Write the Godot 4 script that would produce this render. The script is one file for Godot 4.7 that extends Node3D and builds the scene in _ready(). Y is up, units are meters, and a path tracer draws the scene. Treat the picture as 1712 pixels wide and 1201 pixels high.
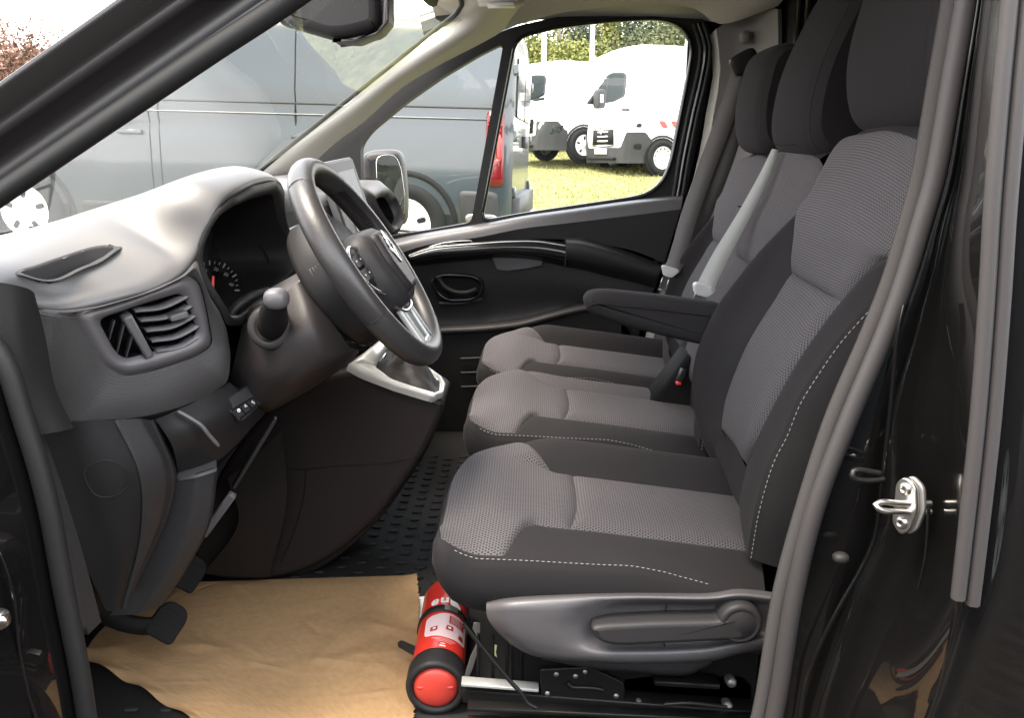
extends Node3D

var M := {}
var counts := {}
var xf := Transform3D()
var sg := 0
var rng := RandomNumberGenerator.new()

# ---------------------------------------------------------------- naming
func numbered(parent: Node, called: String) -> String:
	var key := "%d/%s" % [parent.get_instance_id(), called]
	counts[key] = counts.get(key, -1) + 1
	return called if counts[key] == 0 else "%s_%03d" % [called, counts[key]]

func thing(called: String, label: String, category: String, group := "", at := Transform3D()) -> Node3D:
	var o := Node3D.new()
	o.name = numbered(self, called)
	add_child(o, true)
	o.transform = at
	o.set_meta("label", label)
	o.set_meta("category", category)
	if group:
		o.set_meta("group", group)
	return o

func piece(called: String, parent: Node, label := "") -> Node3D:
	var o := Node3D.new()
	o.name = numbered(parent, called)
	parent.add_child(o, true)
	if label:
		o.set_meta("label", label)
	return o

func st_new() -> SurfaceTool:
	var st := SurfaceTool.new()
	st.begin(Mesh.PRIMITIVE_TRIANGLES)
	xf = Transform3D()
	sg = 0
	return st

func fin(st: SurfaceTool, called: String, m: Material, parent: Node, label := "") -> MeshInstance3D:
	st.generate_normals()
	st.index()
	var o := MeshInstance3D.new()
	o.mesh = st.commit()
	o.material_override = m
	o.name = numbered(parent, called)
	parent.add_child(o, true)
	if label:
		o.set_meta("label", label)
	return o

func again(o: MeshInstance3D, parent: Node, at := Transform3D()) -> MeshInstance3D:
	var r := MeshInstance3D.new()
	r.mesh = o.mesh
	r.material_override = o.material_override
	r.name = numbered(parent, String(o.name).trim_suffix("_001"))
	parent.add_child(r, true)
	r.transform = at
	return r

func meta3(o: Node, label: String, category: String, group := "", kind := "") -> void:
	if label:
		o.set_meta("label", label)
	if category:
		o.set_meta("category", category)
	if group:
		o.set_meta("group", group)
	if kind:
		o.set_meta("kind", kind)

# ---------------------------------------------------------------- curves
func cr(pts: Array, n: int, closed := false) -> PackedVector3Array:
	# a smooth curve through the points, n samples evenly spaced
	var m := pts.size()
	var dense := PackedVector3Array()
	if m == 2:
		dense.append(pts[0])
		dense.append(pts[1])
	else:
		for i in (m if closed else m - 1):
			var b: Vector3 = pts[i]
			var c: Vector3 = pts[(i + 1) % m]
			var a: Vector3 = pts[(i - 1 + m) % m] if closed or i > 0 else b * 2.0 - c
			var d: Vector3 = pts[(i + 2) % m] if closed or i + 2 < m else c * 2.0 - b
			var t1 := sqrt(b.distance_to(c)) + 1e-6
			var t0 := sqrt(a.distance_to(b)) + 1e-6
			var t2 := sqrt(c.distance_to(d)) + 1e-6
			for k in 10:
				dense.append(b.cubic_interpolate_in_time(c, a, d, k / 10.0, t1, -t0, t1 + t2))
		dense.append(pts[0] if closed else pts[m - 1])
	return even(dense, n, closed)

func even(dense: PackedVector3Array, n: int, closed := false) -> PackedVector3Array:
	var cum := PackedFloat32Array([0.0])
	for i in range(1, dense.size()):
		cum.append(cum[i - 1] + dense[i].distance_to(dense[i - 1]))
	var total := cum[cum.size() - 1]
	var out := PackedVector3Array()
	var j := 0
	for i in n:
		var s := total * i / (float(n) if closed else float(n - 1))
		while j < cum.size() - 2 and cum[j + 1] < s:
			j += 1
		var w := cum[j + 1] - cum[j]
		out.append(dense[j].lerp(dense[j + 1], 0.0 if w < 1e-9 else clampf((s - cum[j]) / w, 0.0, 1.0)))
	return out

func lin_even(pts: Array, n: int, closed := false) -> PackedVector3Array:
	var d := PackedVector3Array()
	for p in pts:
		d.append(p)
	if closed:
		d.append(pts[0])
	return even(d, n, closed)

func rpoly(pts: Array, r: float, k := 5) -> Array:
	# polygon with rounded corners (Vector2 or Vector3)
	var out := []
	var m := pts.size()
	for i in m:
		var p = pts[i]
		var a = pts[(i - 1 + m) % m]
		var b = pts[(i + 1) % m]
		var ra := minf(r, p.distance_to(a) * 0.48)
		var rb := minf(r, p.distance_to(b) * 0.48)
		var s = p + (a - p).normalized() * ra
		var e = p + (b - p).normalized() * rb
		for q in k + 1:
			var t := float(q) / k
			var v = s.lerp(p, t).lerp(p.lerp(e, t), t)
			if out.is_empty() or out[-1].distance_to(v) > 1e-5:
				out.append(v)
	return out

func to3(pts: Array, z: float) -> Array:
	return pts.map(func(p): return Vector3(p.x, p.y, z))

func shift(pts: Array, d: Vector3) -> Array:
	return pts.map(func(p): return p + d)

# ---------------------------------------------------------------- surfaces
func av(st: SurfaceTool, p: Vector3, uv := Vector2.ZERO) -> void:
	st.set_smooth_group(sg)
	st.set_uv(uv)
	st.add_vertex(xf * p)

func tri(st: SurfaceTool, a: Vector3, b: Vector3, c: Vector3) -> void:
	av(st, a, Vector2(a.x, a.y)); av(st, b, Vector2(b.x, b.y)); av(st, c, Vector2(c.x, c.y))

func grid(st: SurfaceTool, rows: Array, close_u := false, close_v := false) -> void:
	var nr := rows.size()
	var nc: int = rows[0].size()
	var vs := PackedFloat32Array([0.0])
	for i in range(1, nr + 1):
		vs.append(vs[i - 1] + (rows[i % nr][nc / 2] as Vector3).distance_to(rows[i - 1][nc / 2]))
	var us := []
	for i in nr:
		var r: PackedVector3Array = rows[i]
		var c := PackedFloat32Array([0.0])
		for j in range(1, nc + 1):
			c.append(c[j - 1] + r[j % nc].distance_to(r[j - 1]))
		us.append(c)
	for i in (nr if close_v else nr - 1):
		var i2 := (i + 1) % nr
		for j in (nc if close_u else nc - 1):
			var j2 := (j + 1) % nc
			var a: Vector3 = rows[i][j]
			var b: Vector3 = rows[i][j2]
			var c: Vector3 = rows[i2][j2]
			var d: Vector3 = rows[i2][j]
			var ua := Vector2(us[i][j], vs[i])
			var ub := Vector2(us[i][j + 1], vs[i])
			var uc := Vector2(us[i2][j + 1], vs[i + 1])
			var ud := Vector2(us[i2][j], vs[i + 1])
			av(st, a, ua); av(st, b, ub); av(st, c, uc)
			av(st, a, ua); av(st, c, uc); av(st, d, ud)

func fan(st: SurfaceTool, ring: PackedVector3Array, flip := false) -> void:
	var c := Vector3.ZERO
	for p in ring:
		c += p
	c /= ring.size()
	for i in ring.size():
		var a := ring[i]
		var b := ring[(i + 1) % ring.size()]
		if flip:
			tri(st, c, b, a)
		else:
			tri(st, c, a, b)

func skin_rows(curves: Array, nu: int, nv: int, smooth_u := true, smooth_v := true) -> Array:
	var cs := []
	for c in curves:
		cs.append(cr(c, nu) if smooth_u else lin_even(c, nu))
	var cols := []
	for j in nu:
		var col := []
		for c in cs:
			col.append(c[j])
		cols.append(cr(col, nv) if smooth_v and col.size() > 2 else lin_even(col, nv))
	var rows := []
	for i in nv:
		var r := PackedVector3Array()
		for j in nu:
			r.append(cols[j][i])
		rows.append(r)
	return rows

func row_normals(rows: Array) -> Array:
	var out := []
	var nr := rows.size()
	var nc: int = rows[0].size()
	for i in nr:
		var r := PackedVector3Array()
		for j in nc:
			var du: Vector3 = rows[i][mini(j + 1, nc - 1)] - rows[i][maxi(j - 1, 0)]
			var dv: Vector3 = rows[mini(i + 1, nr - 1)][j] - rows[maxi(i - 1, 0)][j]
			r.append(du.cross(dv).normalized())
		out.append(r)
	return out

func puffed(rows: Array, h: float, side: float, edge := 0.25) -> Array:
	# the panel swells between its seams; side picks the way
	var n := row_normals(rows)
	var nr := rows.size()
	var nc: int = rows[0].size()
	var out := []
	for i in nr:
		var r := PackedVector3Array()
		for j in nc:
			var a := minf(float(i) / (nr - 1), 1.0 - float(i) / (nr - 1)) / edge
			var b := minf(float(j) / (nc - 1), 1.0 - float(j) / (nc - 1)) / edge
			var k := sqrt(maxf(0.0, 1.0 - pow(1.0 - minf(a, 1.0), 2.0))) * sqrt(maxf(0.0, 1.0 - pow(1.0 - minf(b, 1.0), 2.0)))
			r.append(rows[i][j] + n[i][j] * (h * k * side))
		out.append(r)
	return out

func sheet(st: SurfaceTool, rows: Array, thick := 0.0, away := Vector3.ZERO) -> void:
	# an open surface; with a thickness it gets a back and edges. away: the side to which the back lies
	grid(st, rows)
	if thick <= 0.0:
		return
	var n := row_normals(rows)
	var nr := rows.size()
	var nc: int = rows[0].size()
	var s := 1.0
	if away != Vector3.ZERO and (n[nr / 2][nc / 2] as Vector3).dot(away) < 0.0:
		s = -1.0
	var back := []
	for i in nr:
		var r := PackedVector3Array()
		for j in nc:
			r.append(rows[i][j] + n[i][j] * thick * s)
		back.append(r)
	var old := sg
	sg = old + 1
	var flipped := []
	for r in back:
		var f := (r as PackedVector3Array).duplicate()
		f.reverse()
		flipped.append(f)
	grid(st, flipped)
	sg = old + 2
	grid(st, [rows[0], back[0]])
	grid(st, [back[nr - 1], rows[nr - 1]])
	var l0 := PackedVector3Array(); var l1 := PackedVector3Array(); var r0 := PackedVector3Array(); var r1 := PackedVector3Array()
	for i in nr:
		l0.append(rows[i][0]); l1.append(back[i][0]); r0.append(rows[i][nc - 1]); r1.append(back[i][nc - 1])
	grid(st, [l1, l0])
	grid(st, [r0, r1])
	sg = old

func inset(poly: Array, d: float) -> Array:
	var m := poly.size()
	var area := 0.0
	for i in m:
		area += (poly[i] as Vector2).cross(poly[(i + 1) % m])
	var s := 1.0 if area > 0.0 else -1.0
	var out := []
	for i in m:
		var e1: Vector2 = (poly[i] - poly[(i - 1 + m) % m]).normalized()
		var e2: Vector2 = (poly[(i + 1) % m] - poly[i]).normalized()
		var n := (e1.orthogonal() + e2.orthogonal())
		n = n.normalized() if n.length() > 1e-5 else e1.orthogonal()
		var k := maxf(0.5, n.dot(e1.orthogonal()))
		out.append(poly[i] - n * (d * s / k))
	return out

func cap(st: SurfaceTool, poly: Array, z: float, flip: bool, like: Array = []) -> void:
	# like: the outline that is cut into triangles; poly has the same points moved a little
	var pv := PackedVector2Array()
	for p in (like if like else poly):
		pv.append(p)
	var t := Geometry2D.triangulate_polygon(pv)
	if t.is_empty():
		push_warning("an outline could not be filled")
	for i in range(0, t.size(), 3):
		var a := Vector3(poly[t[i]].x, poly[t[i]].y, z)
		var b := Vector3(poly[t[i + 1]].x, poly[t[i + 1]].y, z)
		var c := Vector3(poly[t[i + 2]].x, poly[t[i + 2]].y, z)
		if flip:
			tri(st, a, c, b)
		else:
			tri(st, a, b, c)

func slab(st: SurfaceTool, poly: Array, z0: float, z1: float, bev := 0.002, back_bev := true) -> void:
	# a 2D outline in XY made thick from z0 (back) to z1 (front), its edges rounded
	var rings := []
	var steps := [[1.0, 0.0], [0.55, 0.07], [0.2, 0.35], [0.0, 1.0]]
	var old := sg
	for s in steps:
		rings.append(PackedVector3Array(to3(inset(poly, bev * s[0]), z1 - bev * s[1])))
	if back_bev:
		for q in 4:
			var s: Array = steps[3 - q]
			rings.append(PackedVector3Array(to3(inset(poly, bev * s[0]), z0 + bev * s[1])))
	else:
		rings.append(PackedVector3Array(to3(poly, z0)))
	grid(st, rings, true)
	sg = old + 1
	cap(st, inset(poly, bev), z1, false, poly)
	sg = old + 2
	cap(st, inset(poly, bev) if back_bev else poly, z0, true, poly)
	sg = old

func bx(st: SurfaceTool, c: Vector3, s: Vector3, bev := 0.002, turn := Basis()) -> void:
	var old := xf
	xf = xf * Transform3D(turn, c)
	var h := s / 2.0
	slab(st, [Vector2(-h.x, -h.y), Vector2(h.x, -h.y), Vector2(h.x, h.y), Vector2(-h.x, h.y)], -h.z, h.z, minf(bev, minf(h.x, minf(h.y, h.z)) * 0.9))
	xf = old

func tube(st: SurfaceTool, path: PackedVector3Array, r, sides := 10, close := false, caps := true) -> void:
	var prof := []
	for i in sides:
		prof.append(Vector2(cos(TAU * i / sides), sin(TAU * i / sides)))
	sweep(st, path, prof, Vector3.ZERO, r, close, caps)

func sweep(st: SurfaceTool, path: PackedVector3Array, prof: Array, up: Vector3, r = 1.0, close := false, caps := true) -> void:
	# carries a closed 2D profile (x: sideways = tangent x up, y: up) along a path; with up = 0 the frame is carried along
	var n := path.size()
	var rows := []
	var u := up
	if u == Vector3.ZERO:
		var t0 := (path[1] - path[0]).normalized()
		u = Vector3.UP if absf(t0.y) < 0.9 else Vector3.RIGHT
	for i in n:
		var t: Vector3
		if close:
			t = (path[(i + 1) % n] - path[(i - 1 + n) % n]).normalized()
		else:
			t = (path[mini(i + 1, n - 1)] - path[maxi(i - 1, 0)]).normalized()
		var s := t.cross(u).normalized()
		var v := s.cross(t).normalized()
		if up == Vector3.ZERO:
			u = v
		var k: float = r[i] if r is Array or r is PackedFloat32Array else r
		var row := PackedVector3Array()
		for p in prof:
			row.append(path[i] + s * (p.x * k) + v * (p.y * k))
		rows.append(row)
	grid(st, rows, true, close)
	if caps and not close:
		var old := sg
		sg = old + 1
		fan(st, rows[0])
		fan(st, rows[n - 1], true)
		sg = old

func lathe(st: SurfaceTool, prof: Array, seg := 24, about := Transform3D(), from := 0.0, to := TAU) -> void:
	# profile of Vector2(radius, height) turned about the Y axis of 'about'
	var old := xf
	xf = xf * about
	var rows := []
	var full := absf(to - from - TAU) < 1e-4
	for p in prof:
		var row := PackedVector3Array()
		for i in (seg if full else seg + 1):
			var a := from + (to - from) * i / seg
			row.append(Vector3(cos(a) * p.x, p.y, sin(a) * p.x))
		rows.append(row)
	grid(st, rows, full)
	xf = old

func axis_y(at: Vector3, dir: Vector3) -> Transform3D:
	# a frame whose Y axis points along dir
	var y := dir.normalized()
	var x := y.cross(Vector3.UP if absf(y.y) < 0.95 else Vector3.RIGHT).normalized()
	return Transform3D(Basis(x, y, x.cross(y)), at)

func blob(st: SurfaceTool, c: Vector3, s: Vector3, e := 0.5, turn := Basis(), nu := 24, nv := 14) -> void:
	# a rounded block (superellipsoid); e: 1 ball, 0.3 nearly a box
	var rows := []
	for i in nv + 1:
		var la := -PI / 2.0 + PI * i / nv
		var cl := pow(maxf(cos(la), 0.0), e)
		var sl := signf(sin(la)) * pow(absf(sin(la)), e)
		var row := PackedVector3Array()
		for j in nu:
			var lo := TAU * j / nu
			row.append(c + turn * Vector3(s.x / 2.0 * cl * signf(cos(lo)) * pow(absf(cos(lo)), e), s.y / 2.0 * sl, s.z / 2.0 * cl * signf(sin(lo)) * pow(absf(sin(lo)), e)))
		rows.append(row)
	grid(st, rows, true)

func stitches(st: SurfaceTool, path: PackedVector3Array, long := 0.0048, gap := 0.003, r := 0.0007, up := Vector3.UP) -> void:
	var total := 0.0
	for i in range(1, path.size()):
		total += path[i].distance_to(path[i - 1])
	var n := int(total / (long + gap))
	var p := even(path, n * 2 + 1)
	for i in n:
		var a := p[i * 2]
		var b := a.lerp(p[i * 2 + 1], 2.0 * long / (long + gap)) if long / (long + gap) < 0.5 else a + (p[i * 2 + 1] - a).normalized() * long
		var m := (a + b) / 2.0 + up * r * 0.7
		tube(st, PackedVector3Array([a, a.lerp(m, 0.5) + up * r * 0.4, m, b.lerp(m, 0.5) + up * r * 0.4, b]), [r * 0.5, r, r, r, r * 0.5], 5)

# ---------------------------------------------------------------- materials
func lin(r: float, g := -1.0, b := -1.0) -> Color:
	return Color(r, g if g >= 0.0 else r, b if b >= 0.0 else r).linear_to_srgb()

func mk(called: String, c: Color, rough := 0.6, spec := 0.5, metal := 0.0) -> StandardMaterial3D:
	var m := StandardMaterial3D.new()
	m.resource_name = called
	m.albedo_color = c
	m.roughness = rough
	m.metallic_specular = spec
	m.metallic = metal
	M[called] = m
	return m

func noise_tex(size: int, freq: float, seed_: int, oct := 3, kind := FastNoiseLite.TYPE_SIMPLEX_SMOOTH) -> NoiseTexture2D:
	var n := FastNoiseLite.new()
	n.noise_type = kind
	n.seed = seed_
	n.frequency = freq
	n.fractal_octaves = oct
	var t := NoiseTexture2D.new()
	t.width = size
	t.height = size
	t.seamless = true
	t.noise = n
	return t

func tinted(size: int, freq: float, seed_: int, dark: Color, light: Color, oct := 4) -> NoiseTexture2D:
	var t := noise_tex(size, freq, seed_, oct)
	var g := Gradient.new()
	g.set_color(0, dark)
	g.set_color(1, light)
	g.set_offset(0, 0.2)
	g.set_offset(1, 0.8)
	t.color_ramp = g
	return t

func bump(m: StandardMaterial3D, t: Texture2D, cm: float, scale: float, tri_planar := true) -> void:
	m.heightmap_enabled = true
	m.heightmap_texture = t
	m.heightmap_scale = cm
	m.uv1_scale = Vector3.ONE * scale
	m.uv1_triplanar = tri_planar
	m.uv1_world_triplanar = false

func glass(called: String, c: Color, a: float, rough := 0.0) -> StandardMaterial3D:
	var m := mk(called, Color(c.r, c.g, c.b, a), rough, 0.5)
	m.transparency = BaseMaterial3D.TRANSPARENCY_ALPHA
	return m

func knit_image(size: int, ribs: int, cells: int) -> Array:
	# [height, colour] of a ribbed knit: thread ribs across, with a honeycomb of small open cells
	var h := Image.create(size, size, false, Image.FORMAT_RGB8)
	var c := Image.create(size, size, false, Image.FORMAT_RGB8)
	var n := FastNoiseLite.new()
	n.seed = 5
	n.frequency = 0.08
	for y in size:
		for x in size:
			var u := float(x) / size * ribs
			var row := int(floorf(u))
			var v := float(y) / size * cells + 0.5 * (row % 2)
			var fu := u - floorf(u) - 0.5
			var fv := v - floorf(v) - 0.5
			var cell := clampf(1.0 - sqrt(fu * fu * 5.0 + fv * fv * 9.0) * 1.15, 0.0, 1.0)
			var hole := smoothstep(0.12, 0.6, cell)
			var fine := 0.5 + 0.5 * sin(v * TAU * 3.0)
			var k := clampf(1.0 - hole * 0.95 + 0.06 * (fine - 0.5) + n.get_noise_2d(x, y) * 0.12, 0.0, 1.0)
			h.set_pixel(x, y, Color(k, k, k))
			var t := lerpf(0.30, 1.0, k)
			c.set_pixel(x, y, Color(t, t * 0.985, t * 0.985))
	return [ImageTexture.create_from_image(h), ImageTexture.create_from_image(c)]

func ridge_image(size: int, nx: int, ny: int, soft: float) -> ImageTexture:
	# a small square-grid grain
	var h := Image.create(size, size, false, Image.FORMAT_RGB8)
	for y in size:
		for x in size:
			var a := absf(fposmod(float(x) / size * nx, 1.0) - 0.5) * 2.0
			var b := absf(fposmod(float(y) / size * ny, 1.0) - 0.5) * 2.0
			var k := (1.0 - smoothstep(1.0 - soft, 1.0, a)) * (1.0 - smoothstep(1.0 - soft, 1.0, b))
			h.set_pixel(x, y, Color(k, k, k))
	return ImageTexture.create_from_image(h)

func mats() -> void:
	var grain := noise_tex(256, 0.09, 11, 3)
	var grain_fine := noise_tex(256, 0.16, 12, 2)
	var leather := noise_tex(256, 0.05, 13, 2, FastNoiseLite.TYPE_CELLULAR)
	var felt := noise_tex(256, 0.25, 14, 2)
	var wear := tinted(256, 0.012, 15, lin(0.80), lin(1.0))
	var m: StandardMaterial3D
	m = mk("dash_light", lin(0.062, 0.058, 0.058), 0.47, 0.6)       # soft grained dash pad
	bump(m, grain_fine, 0.012, 26.0)
	m = mk("dash_grain", lin(0.062, 0.058, 0.058), 0.42, 0.5)
	bump(m, ridge_image(128, 16, 16, 0.5), 0.10, 20.0, false)
	m = mk("plastic_dark", lin(0.017, 0.016, 0.0163), 0.5, 0.34)
	bump(m, grain_fine, 0.02, 16.0)
	m = mk("plastic_mid", lin(0.0245, 0.023, 0.0236), 0.48, 0.34)
	bump(m, grain_fine, 0.02, 16.0)
	m = mk("plastic_brown", lin(0.0175, 0.0142, 0.0138), 0.5, 0.34)
	bump(m, grain_fine, 0.02, 16.0)
	m = mk("shroud", lin(0.026, 0.022, 0.0215), 0.5, 0.34)
	bump(m, grain_fine, 0.02, 16.0)
	m = mk("plastic_grey", lin(0.080, 0.074, 0.077), 0.42, 0.5)
	bump(m, grain_fine, 0.02, 16.0)
	mk("gloss_black", lin(0.010, 0.010, 0.011), 0.14, 0.5)
	mk("matt_black", lin(0.008, 0.008, 0.008), 0.8, 0.3)
	m = mk("paint_black", lin(0.0042, 0.0039, 0.0039), 0.25, 0.25)
	m.clearcoat_enabled = true
	m.clearcoat = 1.0
	m.clearcoat_roughness = 0.02
	m = mk("paint_sky_sheen", lin(0.020, 0.0175, 0.0178), 0.36, 0.5)  # lighter copy of the black paint, sky sheen put into its colour
	bump(m, felt, 0.006, 8.0)
	m = mk("panel_black", lin(0.0085, 0.008, 0.008), 0.6, 0.35)
	bump(m, grain_fine, 0.02, 16.0)
	m = mk("rubber", lin(0.036, 0.032, 0.032), 0.55, 0.45)
	bump(m, felt, 0.02, 14.0)
	m = mk("rubber_dark", lin(0.011,0.0105,0.0105), 0.6, 0.4)
	bump(m, felt, 0.02, 14.0)
	m = mk("felt_strip", lin(0.052, 0.048, 0.047), 0.95, 0.2)
	bump(m, felt, 0.05, 12.0)
	var knit := knit_image(256, 16, 16)
	m = mk("seat_knit", lin(0.088, 0.083, 0.086), 0.92, 0.2)
	m.albedo_texture = knit[1]
	bump(m, knit[0], 0.12, 15.0, false)
	m.rim_enabled = true
	m.rim = 0.15
	m.rim_tint = 0.6
	m = mk("seat_cloth", lin(0.021, 0.0192, 0.0198), 0.95, 0.15)
	bump(m, felt, 0.03, 12.0)
	m.rim_enabled = true
	m.rim = 0.15
	m.rim_tint = 0.5
	m = mk("seat_cloth_black", lin(0.021, 0.019, 0.0193), 0.95, 0.15)
	bump(m, felt, 0.03, 12.0)
	m.rim_enabled = true
	m.rim = 0.1
	mk("thread", lin(0.28, 0.27, 0.26), 0.8, 0.3)
	m = mk("headlining", lin(0.38, 0.355, 0.32), 0.95, 0.2)
	bump(m, felt, 0.03, 10.0)
	m = mk("trim_beige", lin(0.50, 0.48, 0.43), 0.7, 0.4)
	bump(m, grain_fine, 0.015, 16.0)
	m = mk("trim_grey", lin(0.15, 0.14, 0.135), 0.7, 0.4)
	bump(m, grain_fine, 0.015, 16.0)
	m = mk("leather", lin(0.026, 0.024, 0.024), 0.4, 0.5)
	bump(m, leather, 0.02, 16.0)
	m = mk("boot_leather", lin(0.012, 0.011, 0.011), 0.62, 0.35)
	bump(m, leather, 0.02, 10.0)
	m = mk("leather_smooth", lin(0.031, 0.029, 0.029), 0.42, 0.5)
	bump(m, grain_fine, 0.008, 16.0)
	glass("wrapping", lin(0.8), 0.25, 0.05)
	mk("chrome", lin(0.80, 0.80, 0.79), 0.14, 0.5, 1.0)
	m = mk("satin_silver", lin(0.42, 0.42, 0.405), 0.35, 0.5, 0.35)
	mk("steel", lin(0.60, 0.57, 0.53), 0.3, 0.5, 1.0)
	mk("metal_black", lin(0.008,0.0075,0.0075), 0.42, 0.4)
	mk("metal_grey", lin(0.30, 0.29, 0.28), 0.45, 0.5, 0.8)
	m = mk("mat_rubber", lin(0.014, 0.013, 0.0125), 0.7, 0.4)
	bump(m, felt, 0.04, 10.0)
	m = mk("kraft", lin(0.34, 0.212, 0.108), 0.75, 0.3)
	m.albedo_texture = tinted(512, 0.02, 31, lin(0.90, 0.88, 0.85), lin(1.0), 5)
	bump(m, noise_tex(256, 0.03, 32, 5), 0.05, 5.0, false)
	m = mk("white_paper", lin(0.72, 0.73, 0.72), 0.8, 0.3)
	bump(m, felt, 0.01, 10.0)
	m = mk("red_paint", lin(0.58, 0.030, 0.019), 0.22, 0.5)
	m.clearcoat_enabled = true
	m.clearcoat = 0.5
	m = mk("red_plastic", lin(0.50, 0.042, 0.028), 0.5, 0.5)
	mk("white_print", lin(0.78, 0.76, 0.76), 0.4, 0.5)
	mk("pink_print", lin(0.72, 0.55, 0.57), 0.4, 0.5)
	mk("dark_red_print", lin(0.35, 0.02, 0.02), 0.4, 0.5)
	m = mk("webbing_grey", lin(0.27, 0.27, 0.255), 0.75, 0.4)
	bump(m, ridge_image(64, 8, 8, 0.6), 0.03, 70.0, false)
	m = mk("webbing_dark", lin(0.085,0.078,0.075), 0.75, 0.4)
	bump(m, ridge_image(64, 8, 8, 0.6), 0.03, 70.0, false)
	mk("buckle_white", lin(0.55, 0.55, 0.53), 0.45, 0.5)
	mk("red_mark", lin(0.65, 0.03, 0.02), 0.5, 0.5)
	mk("yellow_tag", lin(0.70, 0.68, 0.35), 0.7, 0.4)
	mk("mirror_face", lin(0.88, 0.89, 0.88), 0.02, 0.5, 1.0)
	glass("window_tint", lin(0.25, 0.35, 0.32), 0.02).metallic_specular = 0.32
	glass("windscreen_tint_veil", lin(0.36, 0.46, 0.40), 0.15).metallic_specular = 0.42  # green glass, with a milky veil of reflections put into its alpha
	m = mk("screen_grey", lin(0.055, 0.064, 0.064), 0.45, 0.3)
	m = mk("screen_reflection", lin(0.40, 0.44, 0.45), 0.45, 0.3)
	mk("dial_print", lin(0.10, 0.095, 0.09), 0.5, 0.4)
	m = mk("icon_white", lin(0.6), 0.5, 0.5)
	# outdoors
	m = mk("asphalt", lin(0.034, 0.029, 0.0235), 0.9, 0.3)
	m.albedo_texture = tinted(512, 0.03, 41, lin(0.35, 0.33, 0.30), lin(1.0), 5)
	bump(m, noise_tex(512, 0.12, 42, 4), 1.2, 1.2)
	m.uv1_world_triplanar = true
	m = mk("turf", lin(0.215, 0.207, 0.10), 0.95, 0.2)
	m.albedo_texture = tinted(512, 0.02, 43, lin(0.45, 0.50, 0.35), lin(1.0), 5)
	bump(m, noise_tex(256, 0.1, 44, 4), 3.0, 0.5)
	m.uv1_world_triplanar = true
	m = mk("grass_blade", lin(0.23, 0.222, 0.105), 0.8, 0.3)
	m.vertex_color_use_as_albedo = true
	m.backlight_enabled = true
	m.backlight = lin(0.07, 0.075, 0.02)
	m = mk("pebble", lin(0.16, 0.15, 0.13), 0.9, 0.3)
	m.vertex_color_use_as_albedo = true
	m = mk("van_slate", lin(0.019, 0.028, 0.032), 0.34, 0.5)
	m.clearcoat_enabled = true
	m.clearcoat = 0.6
	m.clearcoat_roughness = 0.03
	m = mk("van_white", lin(0.80, 0.80, 0.79), 0.35, 0.5)
	m.clearcoat_enabled = true
	m.clearcoat = 0.4
	m = mk("cladding", lin(0.022, 0.022, 0.0225), 0.6, 0.4)
	bump(m, grain_fine, 0.05, 3.0)
	m = mk("tyre", lin(0.009, 0.009, 0.009), 0.8, 0.3)
	mk("rim_silver", lin(0.62, 0.62, 0.61), 0.35, 0.5, 0.5)
	mk("rim_white", lin(0.62, 0.63, 0.62), 0.4, 0.5)
	mk("window_dark", lin(0.018, 0.024, 0.023), 0.06, 0.3)
	glass("lamp_clear", lin(0.8, 0.85, 0.85), 0.15)
	mk("lamp_red", lin(0.10, 0.005, 0.007), 0.12, 0.5)
	m = mk("lamp_red_bright", lin(0.50, 0.03, 0.03), 0.2, 0.5)
	mk("reflector", lin(0.40, 0.42, 0.43), 0.2, 0.5, 0.2)
	mk("stripe_red", lin(0.45,0.05,0.04), 0.5, 0.5)
	m = mk("bark", lin(0.12, 0.10, 0.075), 0.95, 0.2)
	bump(m, noise_tex(256, 0.05, 51, 4), 2.0, 0.8)
	for l in [["leaf_lime", 0.14, 0.15, 0.045], ["leaf_green", 0.060, 0.078, 0.036], ["leaf_olive", 0.085, 0.092, 0.045], ["leaf_deep", 0.032, 0.044, 0.026], ["leaf_rust", 0.19, 0.11, 0.085]]:
		m = mk(l[0], lin(l[1], l[2], l[3]), 0.7, 0.3)
		m.vertex_color_use_as_albedo = true
		m.backlight_enabled = true
		m.backlight = lin(l[1] * 0.6, l[2] * 0.6, l[3] * 0.6)
	m = mk("pole_grey", lin(0.4, 0.4, 0.39), 0.6, 0.4)
	m = mk("pole_wood", lin(0.16, 0.13, 0.10), 0.9, 0.3)
	m = mk("hill_scrub", lin(0.08,0.062,0.05), 0.95, 0.2)
	m.albedo_texture = tinted(256, 0.03, 61, lin(0.6, 0.6, 0.5), lin(1.0), 5)
	m.uv1_triplanar = true
	m.uv1_world_triplanar = true
	m.uv1_scale = Vector3.ONE * 0.08
	mk("plaster", lin(0.55, 0.52, 0.48), 0.9, 0.3)
	mk("roof_slate", lin(0.10, 0.10, 0.11), 0.8, 0.3)

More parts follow.
